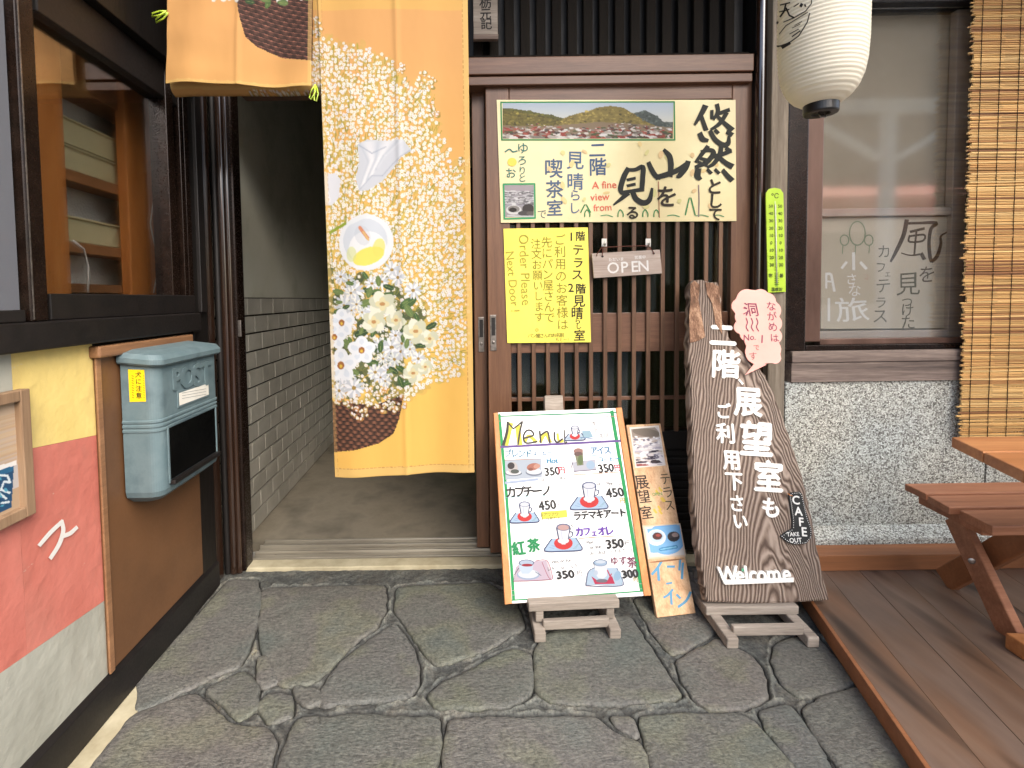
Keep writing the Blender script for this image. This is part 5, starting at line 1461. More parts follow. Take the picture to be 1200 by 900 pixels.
# ------------------------------------------------------------------ menu board
def to_plane_z(px, py, z): return onZ(px, py, z)
YBL, YBR, YT = 1.515, 1.56, 1.765
bl3, br3, tl3 = onY(592, 708, YBL), onY(760, 698, YBR), onY(578.5, 484, YT)
SM = Sheet(bl3, br3-bl3, tl3-bl3)
print('menu', (br3-bl3).length, (tl3-bl3).length, bl3, br3, tl3)
SM.o = bl3
mn = thing('menu_board', 'white hand drawn menu board with green tape border in a wooden frame', 'menu board', bl3)
def m_q(pts, h=0): return [SM.pt(*SM.at(*p), h) for p in pts]
M_frame = wood('honey pine frame', (164,104,56), (214,152,94), 'z', 18, .5, .2, mid=(190,126,72))
M_menu = mottled('glossy white menu sheet', (226,226,224), (236,236,236), 3, .3, 0, .03, 30, rvar=.08)
mb = MB(); mb.prism(m_q([(579,483.5),(729,478.5),(763,698),(592.5,708.5)], -.010)[::-1], -SM.n*.008); obj('backing_board', mb, M_frame, mn, bevel=.001)
mb = MB(); mb.prism(m_q([(578,484),(583.5,483.5),(600,707.5),(591.5,708.5)], .003)[::-1], -SM.n*.0128); obj('frame_strip', mb, M_frame, mn, bevel=.002)
mb = MB(); mb.prism(m_q([(721.5,478),(728.5,477.5),(763,698),(754.5,698.5)], .003)[::-1], -SM.n*.0128); obj('frame_strip', mb, M_frame, mn, bevel=.002)
mb = MB(); mb.prism(m_q([(583.6,483.4),(721.4,478.2),(754.4,698.4),(600.1,707.3)], -.001)[::-1], -SM.n*.008); obj('sheet', mb, M_menu, mn, bevel=.0008)
pr_ = Print(SM, -.0002); pr_.k = .5
GR, PU, K, BLU, PK, RD, BRN = (26,176,98), (120,92,168), (40,38,40), (28,150,196), (224,96,120), (222,44,44), (150,110,80)
def MP(x, y, sx_, ox, oy): return (ox+x/sx_, oy+y/sx_)
a_ = lambda x, y: (575+x/6, 475+y/6)
b_ = lambda x, y: (655+x/6, 475+y/6)
c_ = lambda x, y: (585+x/9, 610+y/9)
d_ = lambda x, y: (670+x/8.57, 600+y/8.57)
pr_.line([(580.5,488.0),(650,485.6),(724.5,483.2)], 1.6, (70,170,120)); pr_.line([(585,486),(593.5,580),(602,702)], 3.4, GR)
pr_.line([(717,482),(734,585),(752,692)], 4.2, GR); pr_.line([(599,703.5),(680,698),(756,692.5)], 1.6, GR)
pr_.line([(583,493.5),(723,487.6)], .7, (214,140,150)); pr_.line([(586,523.8),(650,520.5),(728,516.5)], 2.8, PU)
pr_.line([(600,692),(680,688),(752,684)], .5, (226,190,200)); pr_.line([(600,697.5),(752,690)], .5, (226,190,200))
# Menu heading with yellow shade
YE = (250,236,84)
for pts, w in (([a_(108,275),a_(140,130)],6), ([a_(190,150),a_(205,272)],6), ([a_(240,255),a_(270,215),a_(320,258)],4), ([a_(350,258),a_(385,200),a_(420,258)],4), ([a_(470,200),a_(480,250),a_(510,250)],3)): pr_.line(pts, w, YE)
DK = (70,66,60)
for pts, w in (([a_(90,278),a_(115,185),a_(120,118)],[3.6,3.2,2.6]), ([a_(120,120),a_(160,165)],[2,1.6]), ([a_(160,165),a_(222,115)],[1.6,2]), ([a_(222,115),a_(205,190),a_(192,275)],[2.2,2.2,2]),
    ([a_(232,232),a_(300,210),a_(285,178),a_(250,180),a_(230,225),a_(250,265),a_(325,255)],2.1), ([a_(345,182),a_(352,262)],2.2), ([a_(352,210),a_(400,185),a_(415,262)],2.2),
    ([a_(448,190),a_(450,240),a_(470,260),a_(505,235)],2.2), ([a_(520,175),a_(522,262),a_(535,258)],1.6)): pr_.line(pts, w, DK)
def cup(x, y, s_, tray=(184,212,240), sauc=RD, body=(246,247,252), brim=(110,120,156), out=(74,84,124), liquid=None, mug=False):
    """hand drawn cup on a tray; s_ half width of the tray"""
    r = 4
    pr_.poly([(x-s_, y+s_*.42), (x-s_*.62, y-s_*.12), (x+s_*.66, y-s_*.18), (x+s_, y+s_*.34), (x+s_*.9, y+s_*.5), (x-s_*.9, y+s_*.56)], tray)
    pr_.line([(x-s_, y+s_*.42), (x-s_*.62, y-s_*.12)], 1.3, out); pr_.line([(x+s_*.66, y-s_*.18), (x+s_, y+s_*.34)], 1.3, out)
    pr_.line([(x-s_, y+s_*.42), (x-s_*.9, y+s_*.56), (x, y+s_*.55), (x+s_*.9, y+s_*.5), (x+s_, y+s_*.34)], 1.6, out)
    for k in range(4): pr_.line([(x-s_*.75+k*s_*.13, y+s_*.34-k*s_*.1), (x-s_*.5+k*s_*.1, y+s_*.4-k*s_*.1)], .7, (150,180,220)); pr_.line([(x+s_*.5+k*s_*.1, y+s_*.4-k*s_*.08), (x+s_*.72+k*s_*.05, y+s_*.36-k*s_*.1)], .7, (150,190,200))
    if sauc: pr_.ell(x, y+s_*.12, s_*.5, s_*.34, sauc); pr_.ell(x, y+s_*.0, s_*.36, s_*.2, (206,60,64)); pr_.ell(x, y-s_*.02, s_*.3, s_*.16, body)
    pr_.poly([(x-s_*.36, y-s_*.72), (x+s_*.36, y-s_*.74), (x+s_*.26, y-s_*.1), (x+s_*.1, y+s_*.18), (x-s_*.08, y+s_*.18), (x-s_*.24, y-s_*.1)], body)
    pr_.ell(x, y-s_*.74, s_*.38, s_*.2, brim); pr_.ell(x, y-s_*.72, s_*.31, s_*.15, liquid or (228,232,242))
    pr_.line([(x-s_*.36, y-s_*.7), (x-s_*.24, y-s_*.1)], 1.2, out); pr_.line([(x+s_*.36, y-s_*.7), (x+s_*.26, y-s_*.1)], 1.2, out)
    pr_.line([(x+s_*.34, y-s_*.5), (x+s_*.5, y-s_*.45), (x+s_*.45, y-s_*.25), (x+s_*.28, y-s_*.2)], 1.3, out)
    pr_.line([(x-s_*.1, y-s_*.5), (x-s_*.06, y-s_*.1)], 1.2, (206,214,236))
cup(*b_(112,208), 12, tray=(206,224,240)); pr_.poly([b_(160,180),b_(220,175),b_(242,225),b_(180,232)], (170,206,224)); pr_.line([b_(150,225),b_(240,235)], 1, (120,150,190))
for i, s_ in enumerate(('季みの','あみと','珈琲')): pr_.text(s_, *b_(285+i*14, 128+i*42), 6.6, (150,146,150), -.002, rot=2)
# blend coffee
for i, ch in enumerate('ブレンド'): pr_.text(ch, *a_(122+i*48, 338), 10, (30,130,170), .03)
pr_.text('コーヒー', *a_(360, 335), 6.2, (30,120,170), .035)
pr_.text('Hot', *a_(432, 388), 8.4, BLU, .045)
pr_.poly([a_(100,385),a_(355,375),a_(362,505),a_(105,525)], (196,208,222)); pr_.line([a_(100,385),a_(355,375)], .8, (190,140,120)); pr_.line([a_(105,545),a_(330,520)], 3, (190,206,232))
pr_.ell(*a_(160,478), 10, 3.2, (120,130,146)); pr_.ell(*a_(160,472), 9, 3, (240,242,246)); pr_.ell(*a_(155,440), 6, 7, (206,200,198)); pr_.ell(*a_(143,425), 4.2, 4, (60,52,54)); pr_.ell(*a_(170,465), 5, 2.6, (90,96,90))
pr_.ell(*a_(305,470), 10, 4.6, (130,140,160)); pr_.ell(*a_(305,464), 9, 3.6, (236,240,246)); pr_.ell(*a_(298,432), 7.6, 4.2, (190,120,100), -12); pr_.ell(*a_(325,428), 4, 2.8, (214,160,140), -12); pr_.ell(*a_(280,450), 3, 1.8, (150,90,74))
pr_.text('350', *a_(432, 462), 12.5, K, .05, rot=4); pr_.text('円', *a_(498, 455), 8.6, (214,70,96), .04)
pr_.text('ほっとひと休み', *a_(445, 517), 4.4, (96,96,100), .012, rot=2)
# iced coffee
for i, ch in enumerate('アイス'): pr_.text(ch, *b_(245+i*48, 318-i*1), 9.8, (40,130,180), .04)
pr_.text('コーヒー', *b_(352, 378), 6.4, BLU, .04); pr_.text('350', *b_(330, 440), 12.5, K, .05, rot=4); pr_.text('円', *b_(410, 438), 7.6, (214,70,96), .04)
pr_.poly([b_(95,400),b_(255,378),b_(262,452),b_(105,465)], (206,208,220)); pr_.line([b_(88,440),b_(95,400)], 1, (140,130,150)); pr_.line([b_(105,465),b_(262,452)], 1.1, (150,140,160))
pr_.poly([b_(105,310),b_(168,308),b_(172,420),b_(128,425)], (146,150,120)); pr_.ell(*b_(136,322), 5.4, 3.6, (176,130,120)); pr_.ell(*b_(136,342), 5, 2.6, (120,90,84)); pr_.ell(*b_(150,385), 3, 6, (110,130,80)); pr_.ell(*b_(222,420), 5, 5, (180,206,232))
pr_.line([b_(100,488),b_(250,480),b_(420,470)], .8, (220,150,110)); pr_.line([b_(190,355),b_(400,345)], .8, (150,200,220))
# cappuccino
for i, ch in enumerate('カプチー'): pr_.text(ch, *a_(142+i*62, 612-i*3), 13, K, .05)
pr_.text('ノ', *a_(392, 600), 13, K, .05)
pr_.line([a_(110,650),a_(250,640),a_(460,632)], .6, (150,210,220))
cup(*a_(238,770), 17); pr_.text('450', *a_(398, 700), 14, K, .04, rot=4); pr_.text('円', *a_(490, 695), 6.6, (180,150,180), .0)
pr_.poly([(634,599.5),(664,597.5),(665,606),(635,608.5)], (252,244,90)); pr_.text('ほアワアワ', *a_(410, 768), 4.6, (110,110,40), .01); pr_.text('しっかりと…', *a_(440, 795), 4.6, (110,110,40), .01)
# latte macchiato
cup(*b_(212,660), 22); pr_.text('ほっぺに', *b_(320, 548), 4.6, (96,96,100), .012, rot=4); pr_.text('うれしい', *b_(388, 552), 4.4, (96,96,100), .012)
pr_.text('450', *b_(392, 612), 14, K, .04, rot=4); pr_.text('円', *b_(445, 668), 6.6, (214,190,70), .02)
for i, ch in enumerate('ラテマキアート'): pr_.text(ch, *b_(128+i*53, 778-i*4), 10.4, K, .06)
pr_.line([b_(120,815),b_(300,808),b_(470,800)], .6, (150,220,220))
# cafe au lait, tea, yuzu tea
cup(*d_(-58,250), 24, liquid=(214,176,170)) if False else cup(660, 634, 22, liquid=(208,170,166))
for i, (ch, s_) in enumerate((('カ',11),('フ',10),('ェ',8),('オ',10.5),('レ',11))): pr_.text(ch, *d_(75+i*75, 200-i*3+(14 if i == 2 else 0)), s_, (116,64,188), .06)
pr_.line([d_(70,265),d_(250,252),d_(470,238)], .9, (196,160,110)); pr_.text('ふわ', *d_(-5, 150), 5, (96,96,100), .012, rot=40)
pr_.text('Hot', *d_(180, 300), 5, (90,90,90), .02); pr_.text('or Ice', *d_(235, 348), 5.4, (90,90,90), .02, rot=3); pr_.text('350', *d_(430, 315), 13, K, .06, sx=1.1, rot=2); pr_.text('円', *d_(555, 308), 6, (120,120,120), .01)
pr_.text('しみじみほっとするカフェ', *d_(380, 398), 4.7, (96,96,100), .012, rot=2)
pr_.text('紅', *c_(205, 295), 16, (20,160,92), .06, rot=4); pr_.text('茶', *c_(362, 262), 15, (20,160,92), .06, rot=4)
pr_.poly([c_(150,640),c_(175,490),c_(240,440),c_(500,420),c_(560,590),c_(540,625)], (214,196,212)); pr_.line([c_(150,640),c_(350,635),c_(540,622)], 1, (170,110,130)); pr_.line([c_(505,425),c_(560,600)], 2.4, (236,226,230)); pr_.line([c_(380,425),c_(505,425),c_(562,600),c_(520,600),c_(450,440)], .9, (190,120,140))
pr_.ell(*c_(305,570), 13.5, 6.2, (168,186,214)); pr_.ell(*c_(305,562), 12, 5.2, (232,240,248)); pr_.poly([c_(205,450),c_(362,440),c_(350,520),c_(310,560),c_(240,560),c_(212,510)], (206,224,244)); pr_.ell(*c_(285,445), 9.2, 4, (110,120,150)); pr_.ell(*c_(285,446), 8, 3.2, (190,206,228)); pr_.ell(*c_(292,470), 6.6, 1.7, (170,24,50)); pr_.line([c_(160,570),c_(205,500)], 1, (110,110,120))
pr_.line([c_(380,540),c_(440,580)], .8, (120,120,140)); pr_.line([c_(380,400),c_(396,370)], .8, (170,150,160))
pr_.text('Hot or Ice', 657.5, 657, 5.4, (96,96,100), .012, rot=3); pr_.text('レモン or ミルク', 659, 665, 4.9, (96,96,100), .012, rot=3); pr_.text('350', 662, 673, 11, K, .07, sx=1.3, rot=2); pr_.text('円', 679, 671.5, 6.4, (120,120,120), .01)
# yuzu tea cup
cup(*d_(300,640), 0.1) if False else None
x, y = d_(310, 640)
pr_.poly([d_(140,730),d_(165,600),d_(230,560),d_(450,560),d_(510,690),d_(500,740)], (190,214,236)); pr_.line([d_(140,730),d_(165,600),d_(225,560)], 1, (110,120,150)); pr_.line([d_(450,560),d_(512,690)], 1, (110,120,150)); pr_.line([d_(140,735),d_(300,750),d_(500,738),d_(512,695)], 1.2, (120,130,160))
pr_.poly([d_(195,645),d_(260,690),d_(340,700),d_(400,640),d_(430,720),d_(230,725)], (200,40,84)); pr_.ell(*d_(300,690), 7, 2.2, (120,116,130))
pr_.poly([d_(222,530),d_(352,520),d_(350,640),d_(310,672),d_(262,660),d_(235,620)], (236,240,248)); pr_.ell(*d_(285,508), 8.4, 4.2, (110,130,160)); pr_.ell(*d_(285,510), 7.4, 3.4, (170,196,224)); pr_.ell(*d_(285,500), 6, 2, (214,226,240)); pr_.ell(*d_(238,610), 2.6, 3, (200,214,232))
pr_.line([d_(355,585),d_(380,640),d_(415,715)], 1.5, (200,40,84)); pr_.line([d_(395,620),d_(355,700)], 1.2, (200,40,84)); pr_.ell(*d_(455,640), 4, 6, (160,196,226), 20)
for i, (ch, s_, yy_) in enumerate((('ゆ',9.5,490),('ず',9.5,488),('茶',12,505))): pr_.text(ch, *d_(425+i*88, yy_), s_, (140,50,90), .02)
pr_.text('300', *d_(580, 618), 11.5, K, .07, sx=1.15, rot=2); pr_.text('円', *d_(638, 682), 5.6, (206,180,90), .02)
obj('menu_print', pr_.mb, M_ink, mn)
# stand of the menu board
zl = bl3.z
sxl, sxr = onZ(628, 752, .0).x, onZ(722, 746, .0).x
syf = onZ(628, 754, .0).y
print('stand1', sxl, sxr, syf, zl)
st1 = stand('display_stand', 'low weathered wooden stand under the white menu board', sxl+.012, sxr-.006, syf, onY(670, 702, YBL).z-.003, YBL-.012, yaw=R(3))
M_top = M_greywood
tb = m_q([(640.5,484),(663,483),(661.5,461),(640,461.5)], -.022)
mb = MB(); mb.prism(tb, -SM.n*.022); obj('upright_head', mb, M_stand, st1, bevel=.003)
p = SM.pt(*SM.at(652, 478), -.032); q_ = SM.pt(*SM.at(668, 700), -.032)
mb = MB(); mb.beam(q_, p, .04, .018, SM.n); obj('upright', mb, M_stand, st1, bevel=.003)
mb = MB(); mb.beam(p-SM.n*.012-Vector((0,0,.05)), Vector((p.x, 1.865, .02)), .03, .018, (0,1,0)); obj('rear_leg', mb, M_stand, st1, bevel=.003)

# ------------------------------------------------------------------ leaning terrace plank
b0, b1, t0 = onY(770, 724, 1.64), onY(815.5, 718.5, 1.655), onY(734, 498, 1.915)
b0 = onZ(770, 724, .002); b1 = onZ(815.5, 718.5, .004)
t0 = onY(734, 498, 1.905)
ST = Sheet(b0, b1-b0, t0-b0)
M_plank = wood('knotty pine plank', (150,108,74), (226,190,150), 'z', 26, .6, .35, mid=(200,158,118), contrast=(.3,.62))
tp = thing('terrace_plank', 'narrow pine plank with two photos and painted terrace lettering leaning on the door', 'sign board', b0)
def t_q(pts, h=0): return [ST.pt(*ST.at(*p), h) for p in pts]
mb = MB(); mb.prism(t_q([(734,498),(774,496),(815.5,718.5),(770,724)])[::-1], -ST.n*.016); obj('plank', mb, M_plank, tp, bevel=.002)
rp = Raster(730, 495, 790, 560, 8, (214,206,204))
for i in range(60): rp.line([(730,495+i),(790,495+i)], 1.2, (206+.4*i,196+.4*i,194+.5*i))
rp.poly([(735,505),(745,499),(765,498),(775,510),(770,514),(742,516)], (150,136,124)); rp.ell(757,507,16,5,(120,108,96),8)
rp.ell(752,520,14,7,(236,230,228)); 
for _ in range(120): x, y = rr.uniform(738,778), rr.uniform(512,545); rp.ell(x, y, rr.uniform(1,5), rr.uniform(.5,1.4), rr.choice([(240,236,236),(176,170,180),(120,116,130),(206,196,190),(226,220,216),(190,176,164)]), rr.uniform(-20,20))
for _ in range(10): x, y = rr.uniform(745,775), rr.uniform(529,546); rp.ell(x, y, rr.uniform(3,8), rr.uniform(.6,1.3), (52,44,60), rr.uniform(-10,5))
rp.ell(768,541,6,2,(60,48,52)); rp.ell(752,545,8,1.2,(150,70,60))
def photo_q(sheet, ras, quad_, parent, h, nu, nv):
    P = np.zeros((nv, nu, 3)); X = np.zeros((nv, nu)); Y = np.zeros((nv, nu))
    uv = [sheet.at(*p) for p in quad_]
    for i in range(nv):
        for j in range(nu):
            s_, t_ = j/(nu-1), i/(nv-1)
            f = lambda k: (uv[0][k]*(1-s_)+uv[1][k]*s_)*(1-t_)+(uv[3][k]*(1-s_)+uv[2][k]*s_)*t_
            g = lambda k: (quad_[0][k]*(1-s_)+quad_[1][k]*s_)*(1-t_)+(quad_[3][k]*(1-s_)+quad_[2][k]*s_)*t_
            P[i, j] = sheet.pt(f(0), f(1), h); X[i, j], Y[i, j] = g(0), g(1)
    return grid_obj('photo', P, ras.colors(X, Y)*.85, M_ink, parent)
pr_ = Print(ST, .0006)
pr_.poly([(737.5,501),(772,498.5),(780,545.5),(744.5,548.5)], (232,224,214))
obj('photo_margin', pr_.mb, M_ink, tp)
photo_q(ST, rp, [(739.5,503),(771,500.5),(778.5,544),(746,547)], tp, .0010, 60, 70)
pr_ = Print(ST, .0006); K2 = (44,34,26)
for ch, x, y, s_ in (('テ',779.5,561,14),('ラ',782.5,577,14),('ス',784.5,592,13)): pr_.text(ch, x, y, s_, (58,56,34), .006)
for ch, x, y, s_ in (('展',752,565,17),('望',755,582,15),('室',757.5,601,15)): pr_.text(ch, x, y, s_, K2, .016)
for _ in range(7): x = pr_.rng.uniform(766,776); y = pr_.rng.uniform(566,603); pr_.line([(x,y),(x+3,y+4)], 2.4, (232,196,84))
pr_.text('OPEN', 770, 579, 4.6, (96,160,84), .02)
LB = (96,160,196)
for pts, w in (([(775,658),(770,666),(764,673)],3),([(771,665),(772,680)],3),([(782,664),(790,664)],2.6),([(797,656),(796,668)],2.6),([(800,660),(799,678)],2.8),([(781,684),(787,683)],2.2),
               ([(788,691),(783,697),(778,700)],2.6),([(786,695),(787,708)],2.6),([(793,697),(797,701)],2.6),([(809,694),(804,704),(795,711)],3)): pr_.line(pts, w, LB)
pr_.ell(781,657,21,1.0,(150,104,68),-6)
pr_.poly([(752.5,616),(797,613),(804,652),(759,655.5)], (226,200,170))
obj('lettering', pr_.mb, M_ink, tp)
rq = Raster(750, 608, 812, 662, 8, (216,208,200))
rq.ell(781,631,22,19,(112,168,216)); rq.poly([(758,620),(796,615),(803,636),(790,647),(762,648)], (122,176,220)); rq.ell(769,630,11,9.5,(224,232,240)); rq.ell(769,629,8.4,7,(186,206,222)); rq.ell(770,628.5,5.6,4.4,(74,34,30)); rq.ell(771,627.5,3,1.6,(150,60,52))
rq.ell(789,629,7.2,6,(48,42,46)); rq.ell(791,627,4,2.6,(150,130,124)); rq.ell(787,632,3,1.6,(26,22,26)); rq.line([(774,644),(792,641)],4,(60,132,176)); rq.line([(774,644),(792,641)],1.4,(130,190,220))
photo_q(ST, rq, [(755,617.5),(796,614.5),(802,650),(761,653.5)], tp, .0012, 70, 64)

# ------------------------------------------------------------------ big weathered cedar sign board
ZB = .118
YB0 = 1.535
c0 = onY(832, 708, YB0)
YBt = 1.84
c2 = onY(825, 328, YBt)
SC = Sheet(c0, Vector((1, .035, 0)), Vector((0, YBt-YB0, c2.z-c0.z)))
print('cedar', c0, c2, SC.at(808,330), SC.at(972,706))
def cedar_mat():
    m, nt, b = base_mat('sandblasted cedar', .8)
    tc = N(nt, 'ShaderNodeTexCoord'); mp = N(nt, 'ShaderNodeMapping'); mp.inputs['Scale'].default_value = (1,1,.24); mp.inputs['Location'].default_value = (-.03, 0, .16)
    nt.links.new(tc.outputs['Object'], mp.inputs['Vector'])
    nz_ = N(nt, 'ShaderNodeTexNoise', Scale=11.0, Detail=2.5, Roughness=.5); nt.links.new(mp.outputs[0], nz_.inputs['Vector'])
    n3 = N(nt, 'ShaderNodeTexNoise', Scale=120.0, Detail=3.0); nt.links.new(mp.outputs[0], n3.inputs['Vector'])
    sx_ = N(nt, 'ShaderNodeSeparateXYZ'); nt.links.new(mp.outputs[0], sx_.inputs[0])
    # growth rings as bands of a warped field
    def M2(op, a, b_, c=None):
        n = N(nt, 'ShaderNodeMath', operation=op)
        for i_, v in enumerate((a, b_, c)):
            if v is None: continue
            if isinstance(v, (int, float)): n.inputs[i_].default_value = v
            else: nt.links.new(v, n.inputs[i_])
        return n.outputs[0]
    # heart line wanders, cathedral arches climb along it
    wob = M2('MULTIPLY_ADD', nz_.outputs['Fac'], .10, -.05)
    xs = M2('ADD', sx_.outputs[0], wob)
    rt = M2('SQRT', M2('ADD', M2('MULTIPLY', xs, xs), .0010), None)
    ph = M2('MULTIPLY_ADD', rt, 620.0, M2('MULTIPLY', sx_.outputs[2], 560.0))
    ph = M2('MULTIPLY_ADD', nz_.outputs['Fac'], 26.0, ph)
    ph = M2('MULTIPLY_ADD', n3.outputs['Fac'], 1.6, ph)
    s = N(nt, 'ShaderNodeMath', operation='SINE'); nt.links.new(ph, s.inputs[0])
    mr = N(nt, 'ShaderNodeMapRange'); mr.inputs['From Min'].default_value = -1; nt.links.new(s.outputs[0], mr.inputs['Value'])
    nt.links.new(ramp(nt, mr.outputs[0], [(.0, lin((76,60,50))), (.25, lin((110,93,81))), (.65, lin((134,117,104))), (1., lin((154,138,125)))]), b.inputs['Base Color'])
    n1 = bump(nt, b, mr.outputs[0], .8, .004); bump(nt, b, n3.outputs['Fac'], .4, .002, n1)
    return m
M_cedar = cedar_mat()
M_bark = wood('split cedar sapwood', (84,60,44), (178,144,116), 'z', 40, .85, .8, mid=(132,98,76), bdist=.004, contrast=(.4,.6))
cs = thing('cedar_sign_board', 'large weathered cedar slab sign with raised white Japanese lettering on a low stand', 'sign board', c0)
left_ = [(829,706),(824,680),(818,640),(814,600),(812,560),(811,520),(810,480),(808,440),(807,400),(809,360),(808,334)]
right_ = [(842,330),(846,352),(846,372),(858,400),(880,420),(898,440),(908,462),(920,495),(932,530),(942,560),(950,596),(958,640),(972,704)]
rngc = random.Random(9)
def rough(L, a=1.1):
    out = []
    for i in range(len(L)-1):
        n_ = 5
        for j in range(n_):
            x = L[i][0]+(L[i+1][0]-L[i][0])*j/n_; y = L[i][1]+(L[i+1][1]-L[i][1])*j/n_
            out.append((x+rngc.uniform(-a, a), y))
    out.append(L[-1]); return out
outl = rough(left_) + [(812,328),(822,327),(832,330)] + rough(right_, .8) + [(930,707),(880,708)]
uv = [Vector(SC.at(*p)) for p in outl]
def slab(uvs, th):
    """a board with a slightly rounded face edge"""
    n = len(uvs); mb = MB(); c = sum(uvs, Vector((0,0)))/n
    area = sum(uvs[i].x*uvs[(i+1) % n].y-uvs[(i+1) % n].x*uvs[i].y for i in range(n)); 
    if area < 0: uvs = uvs[::-1]
    def ins(d):
        r = []
        for i in range(n):
            t = (uvs[(i+1) % n]-uvs[i-1]).normalized(); r.append(uvs[i]+Vector((-t.y, t.x))*d)
        return r
    r1 = ins(.002); r2 = ins(.007)
    V = [SC.pt(p.x, p.y, -th) for p in uvs]+[SC.pt(p.x, p.y, -.010) for p in uvs]+[SC.pt(p.x, p.y, -.003) for p in r1]
    tri = delaunay_2d_cdt(r2, [(i, (i+1) % n) for i in range(n)], [], 1, 1e-6); m0 = len(V); V += [SC.pt(p.x, p.y, 0) for p in tri[0]]
    F_ = []
    for j in range(2):
        for i in range(n): a, b = j*n+i, j*n+(i+1) % n; F_.append((a, b, b+n, a+n))
    for i in range(n): a, b = 2*n+i, 2*n+(i+1) % n; F_.append((a, b, m0+(i+1) % n, m0+i))
    F_ += [tuple(m0+i for i in f) for f in tri[2]]; F_.append(tuple(range(n))[::-1])
    mb.mesh(V, F_); return mb
obj('slab', slab(uv, .036), M_cedar, cs, smooth=False)
# pale waney strip along the left edge and the light broken top
SC2 = Sheet(SC.pt(0,0,.0012), SC.ux, SC.uy)
# raised white characters
def raised(sheet, items, col, th0, name, parent, mat):
    mbx = MB()
    for ch, x, y, s_, off, rot, sx_, shr in items:
      vv, ff = glyph(ch, 0.0); m = sheet.scale(x, y)*s_; a = R(rot); o_ = off*s_*.8
      for ci, (dx_, dy_) in enumerate(((0,0),(o_,0),(-o_,0),(0,o_),(0,-o_))):
        th = th0 + ci*.00006; u0, v0 = sheet.at(x+dx_, y+dy_)
        W = []
        for (gx_, gy_) in vv:
            wx = (gx_+.03*noise.noise(Vector((gx_*2+x, gy_*2, 0))))*sx_+shr*gy_; wy = gy_
            W.append((u0+m*(wx*math.cos(a)-wy*math.sin(a)), v0+m*(wx*math.sin(a)+wy*math.cos(a))))
        n_ = len(W); mbx.mesh([sheet.pt(u, v, th) for u, v in W], ff)
        cnt = {}
        for f in ff:
            for i in range(len(f)):
                e = (f[i], f[(i+1) % len(f)]); cnt[e] = 1
        bd = [e for e in cnt if (e[1], e[0]) not in cnt]
        base = len(mbx.v)
        mbx.v.extend([tuple(sheet.pt(u, v, th)) for u, v in W]); mbx.v.extend([tuple(sheet.pt(u, v, .0002)) for u, v in W])
        for (i, j) in bd: mbx.f.append((base+j, base+i, base+i+n_, base+j+n_)); mbx.c.append(None)
    return obj(name, mbx, mat, parent)
M_wpaint = mottled('thick white paint', (222,220,212), (240,238,232), 30, .6, 0, .2, 120)
big = [('二',846,393,31,.05,-4,1.05,.0),('階',850,427,35,.034,-4,1.0,.1),('、',874,443,20,.03,-10,1,0),('展',876,471,36,.036,-5,.95,.05),('望',886,515,42,.036,-5,.95,.1),('室',900,559,37,.04,-5,.95,.1),('も',903,595,24,.045,-4,1,.1)]
small = [('ご',847,482,19,.04,-4,1,0),('利',850,508,24,.036,-4,.95,0),('用',857,539,24,.04,-4,.9,0),('下',860,564,22,.036,-4,1,0),('さ',863,590,20,.03,-4,1,0),('い',867,611,19,.04,-4,1,0)]
raised(SC, big, None, .003, 'large_lettering', cs, M_wpaint); raised(SC, small, None, .003, 'small_lettering', cs, M_wpaint)
# bark strips on the flanks
for L_, nm in ((left_[1:], 'left'), ):
    pass
q = [(808,402),(807,372),(809,350),(808,334),(813,329),(820,334),(818,352),(822,372),(826,395),(817,400)]
mb = MB(); mb.prism([SC.pt(*SC.at(*p), .0035) for p in q][::-1], -SC.n*.003); obj('bark_patch', mb, M_bark, cs, bevel=.001)
q = [(826,331),(835,332),(842,336),(845,370),(846,392),(838,380),(834,356),(828,345)]
mb = MB(); mb.prism([SC.pt(*SC.at(*p), .0035) for p in q], -SC.n*.003); obj('bark_patch', mb, M_bark, cs, bevel=.001)
# WELCOME cut-out
wl = thing('welcome_sign', 'white cut out word Welcome fixed low on the cedar board', 'sign', SC.pt(*SC.at(885, 684)))
q = [(845,679),(928,676),(928,681.5),(848,684.5)]
mb = MB(); mb.prism([SC.pt(*SC.at(*p), .010) for p in q][::-1], -SC.n*.0095); obj('base_strip', mb, M_wpaint, wl, bevel=.001)
its = []; xs_ = [(849.5,'W',27),(862.5,'e',24),(870.5,'l',25),(877.5,'c',24),(887,'o',24),(899,'m',24),(918.5,'e',24)]
xs_ = [(851.5,'W',25),(865,'e',25),(872.6,'l',25),(880,'c',25),(890.5,'o',25),(904.5,'m',25),(919.5,'e',25)]
for x, ch, s_ in xs_: its.append((ch, x, 671.5-(x-885)*.03, s_, .035, 2, .88, .06))
raised(SC, its, None, .009, 'letters', wl, M_wpaint)
mb = MB(); pr_ = Print(SC, .0095); pr_.ell(868.6,667,1.6,2.0,(90,170,130)); obj('green_dab', pr_.mb, M_ink, wl)
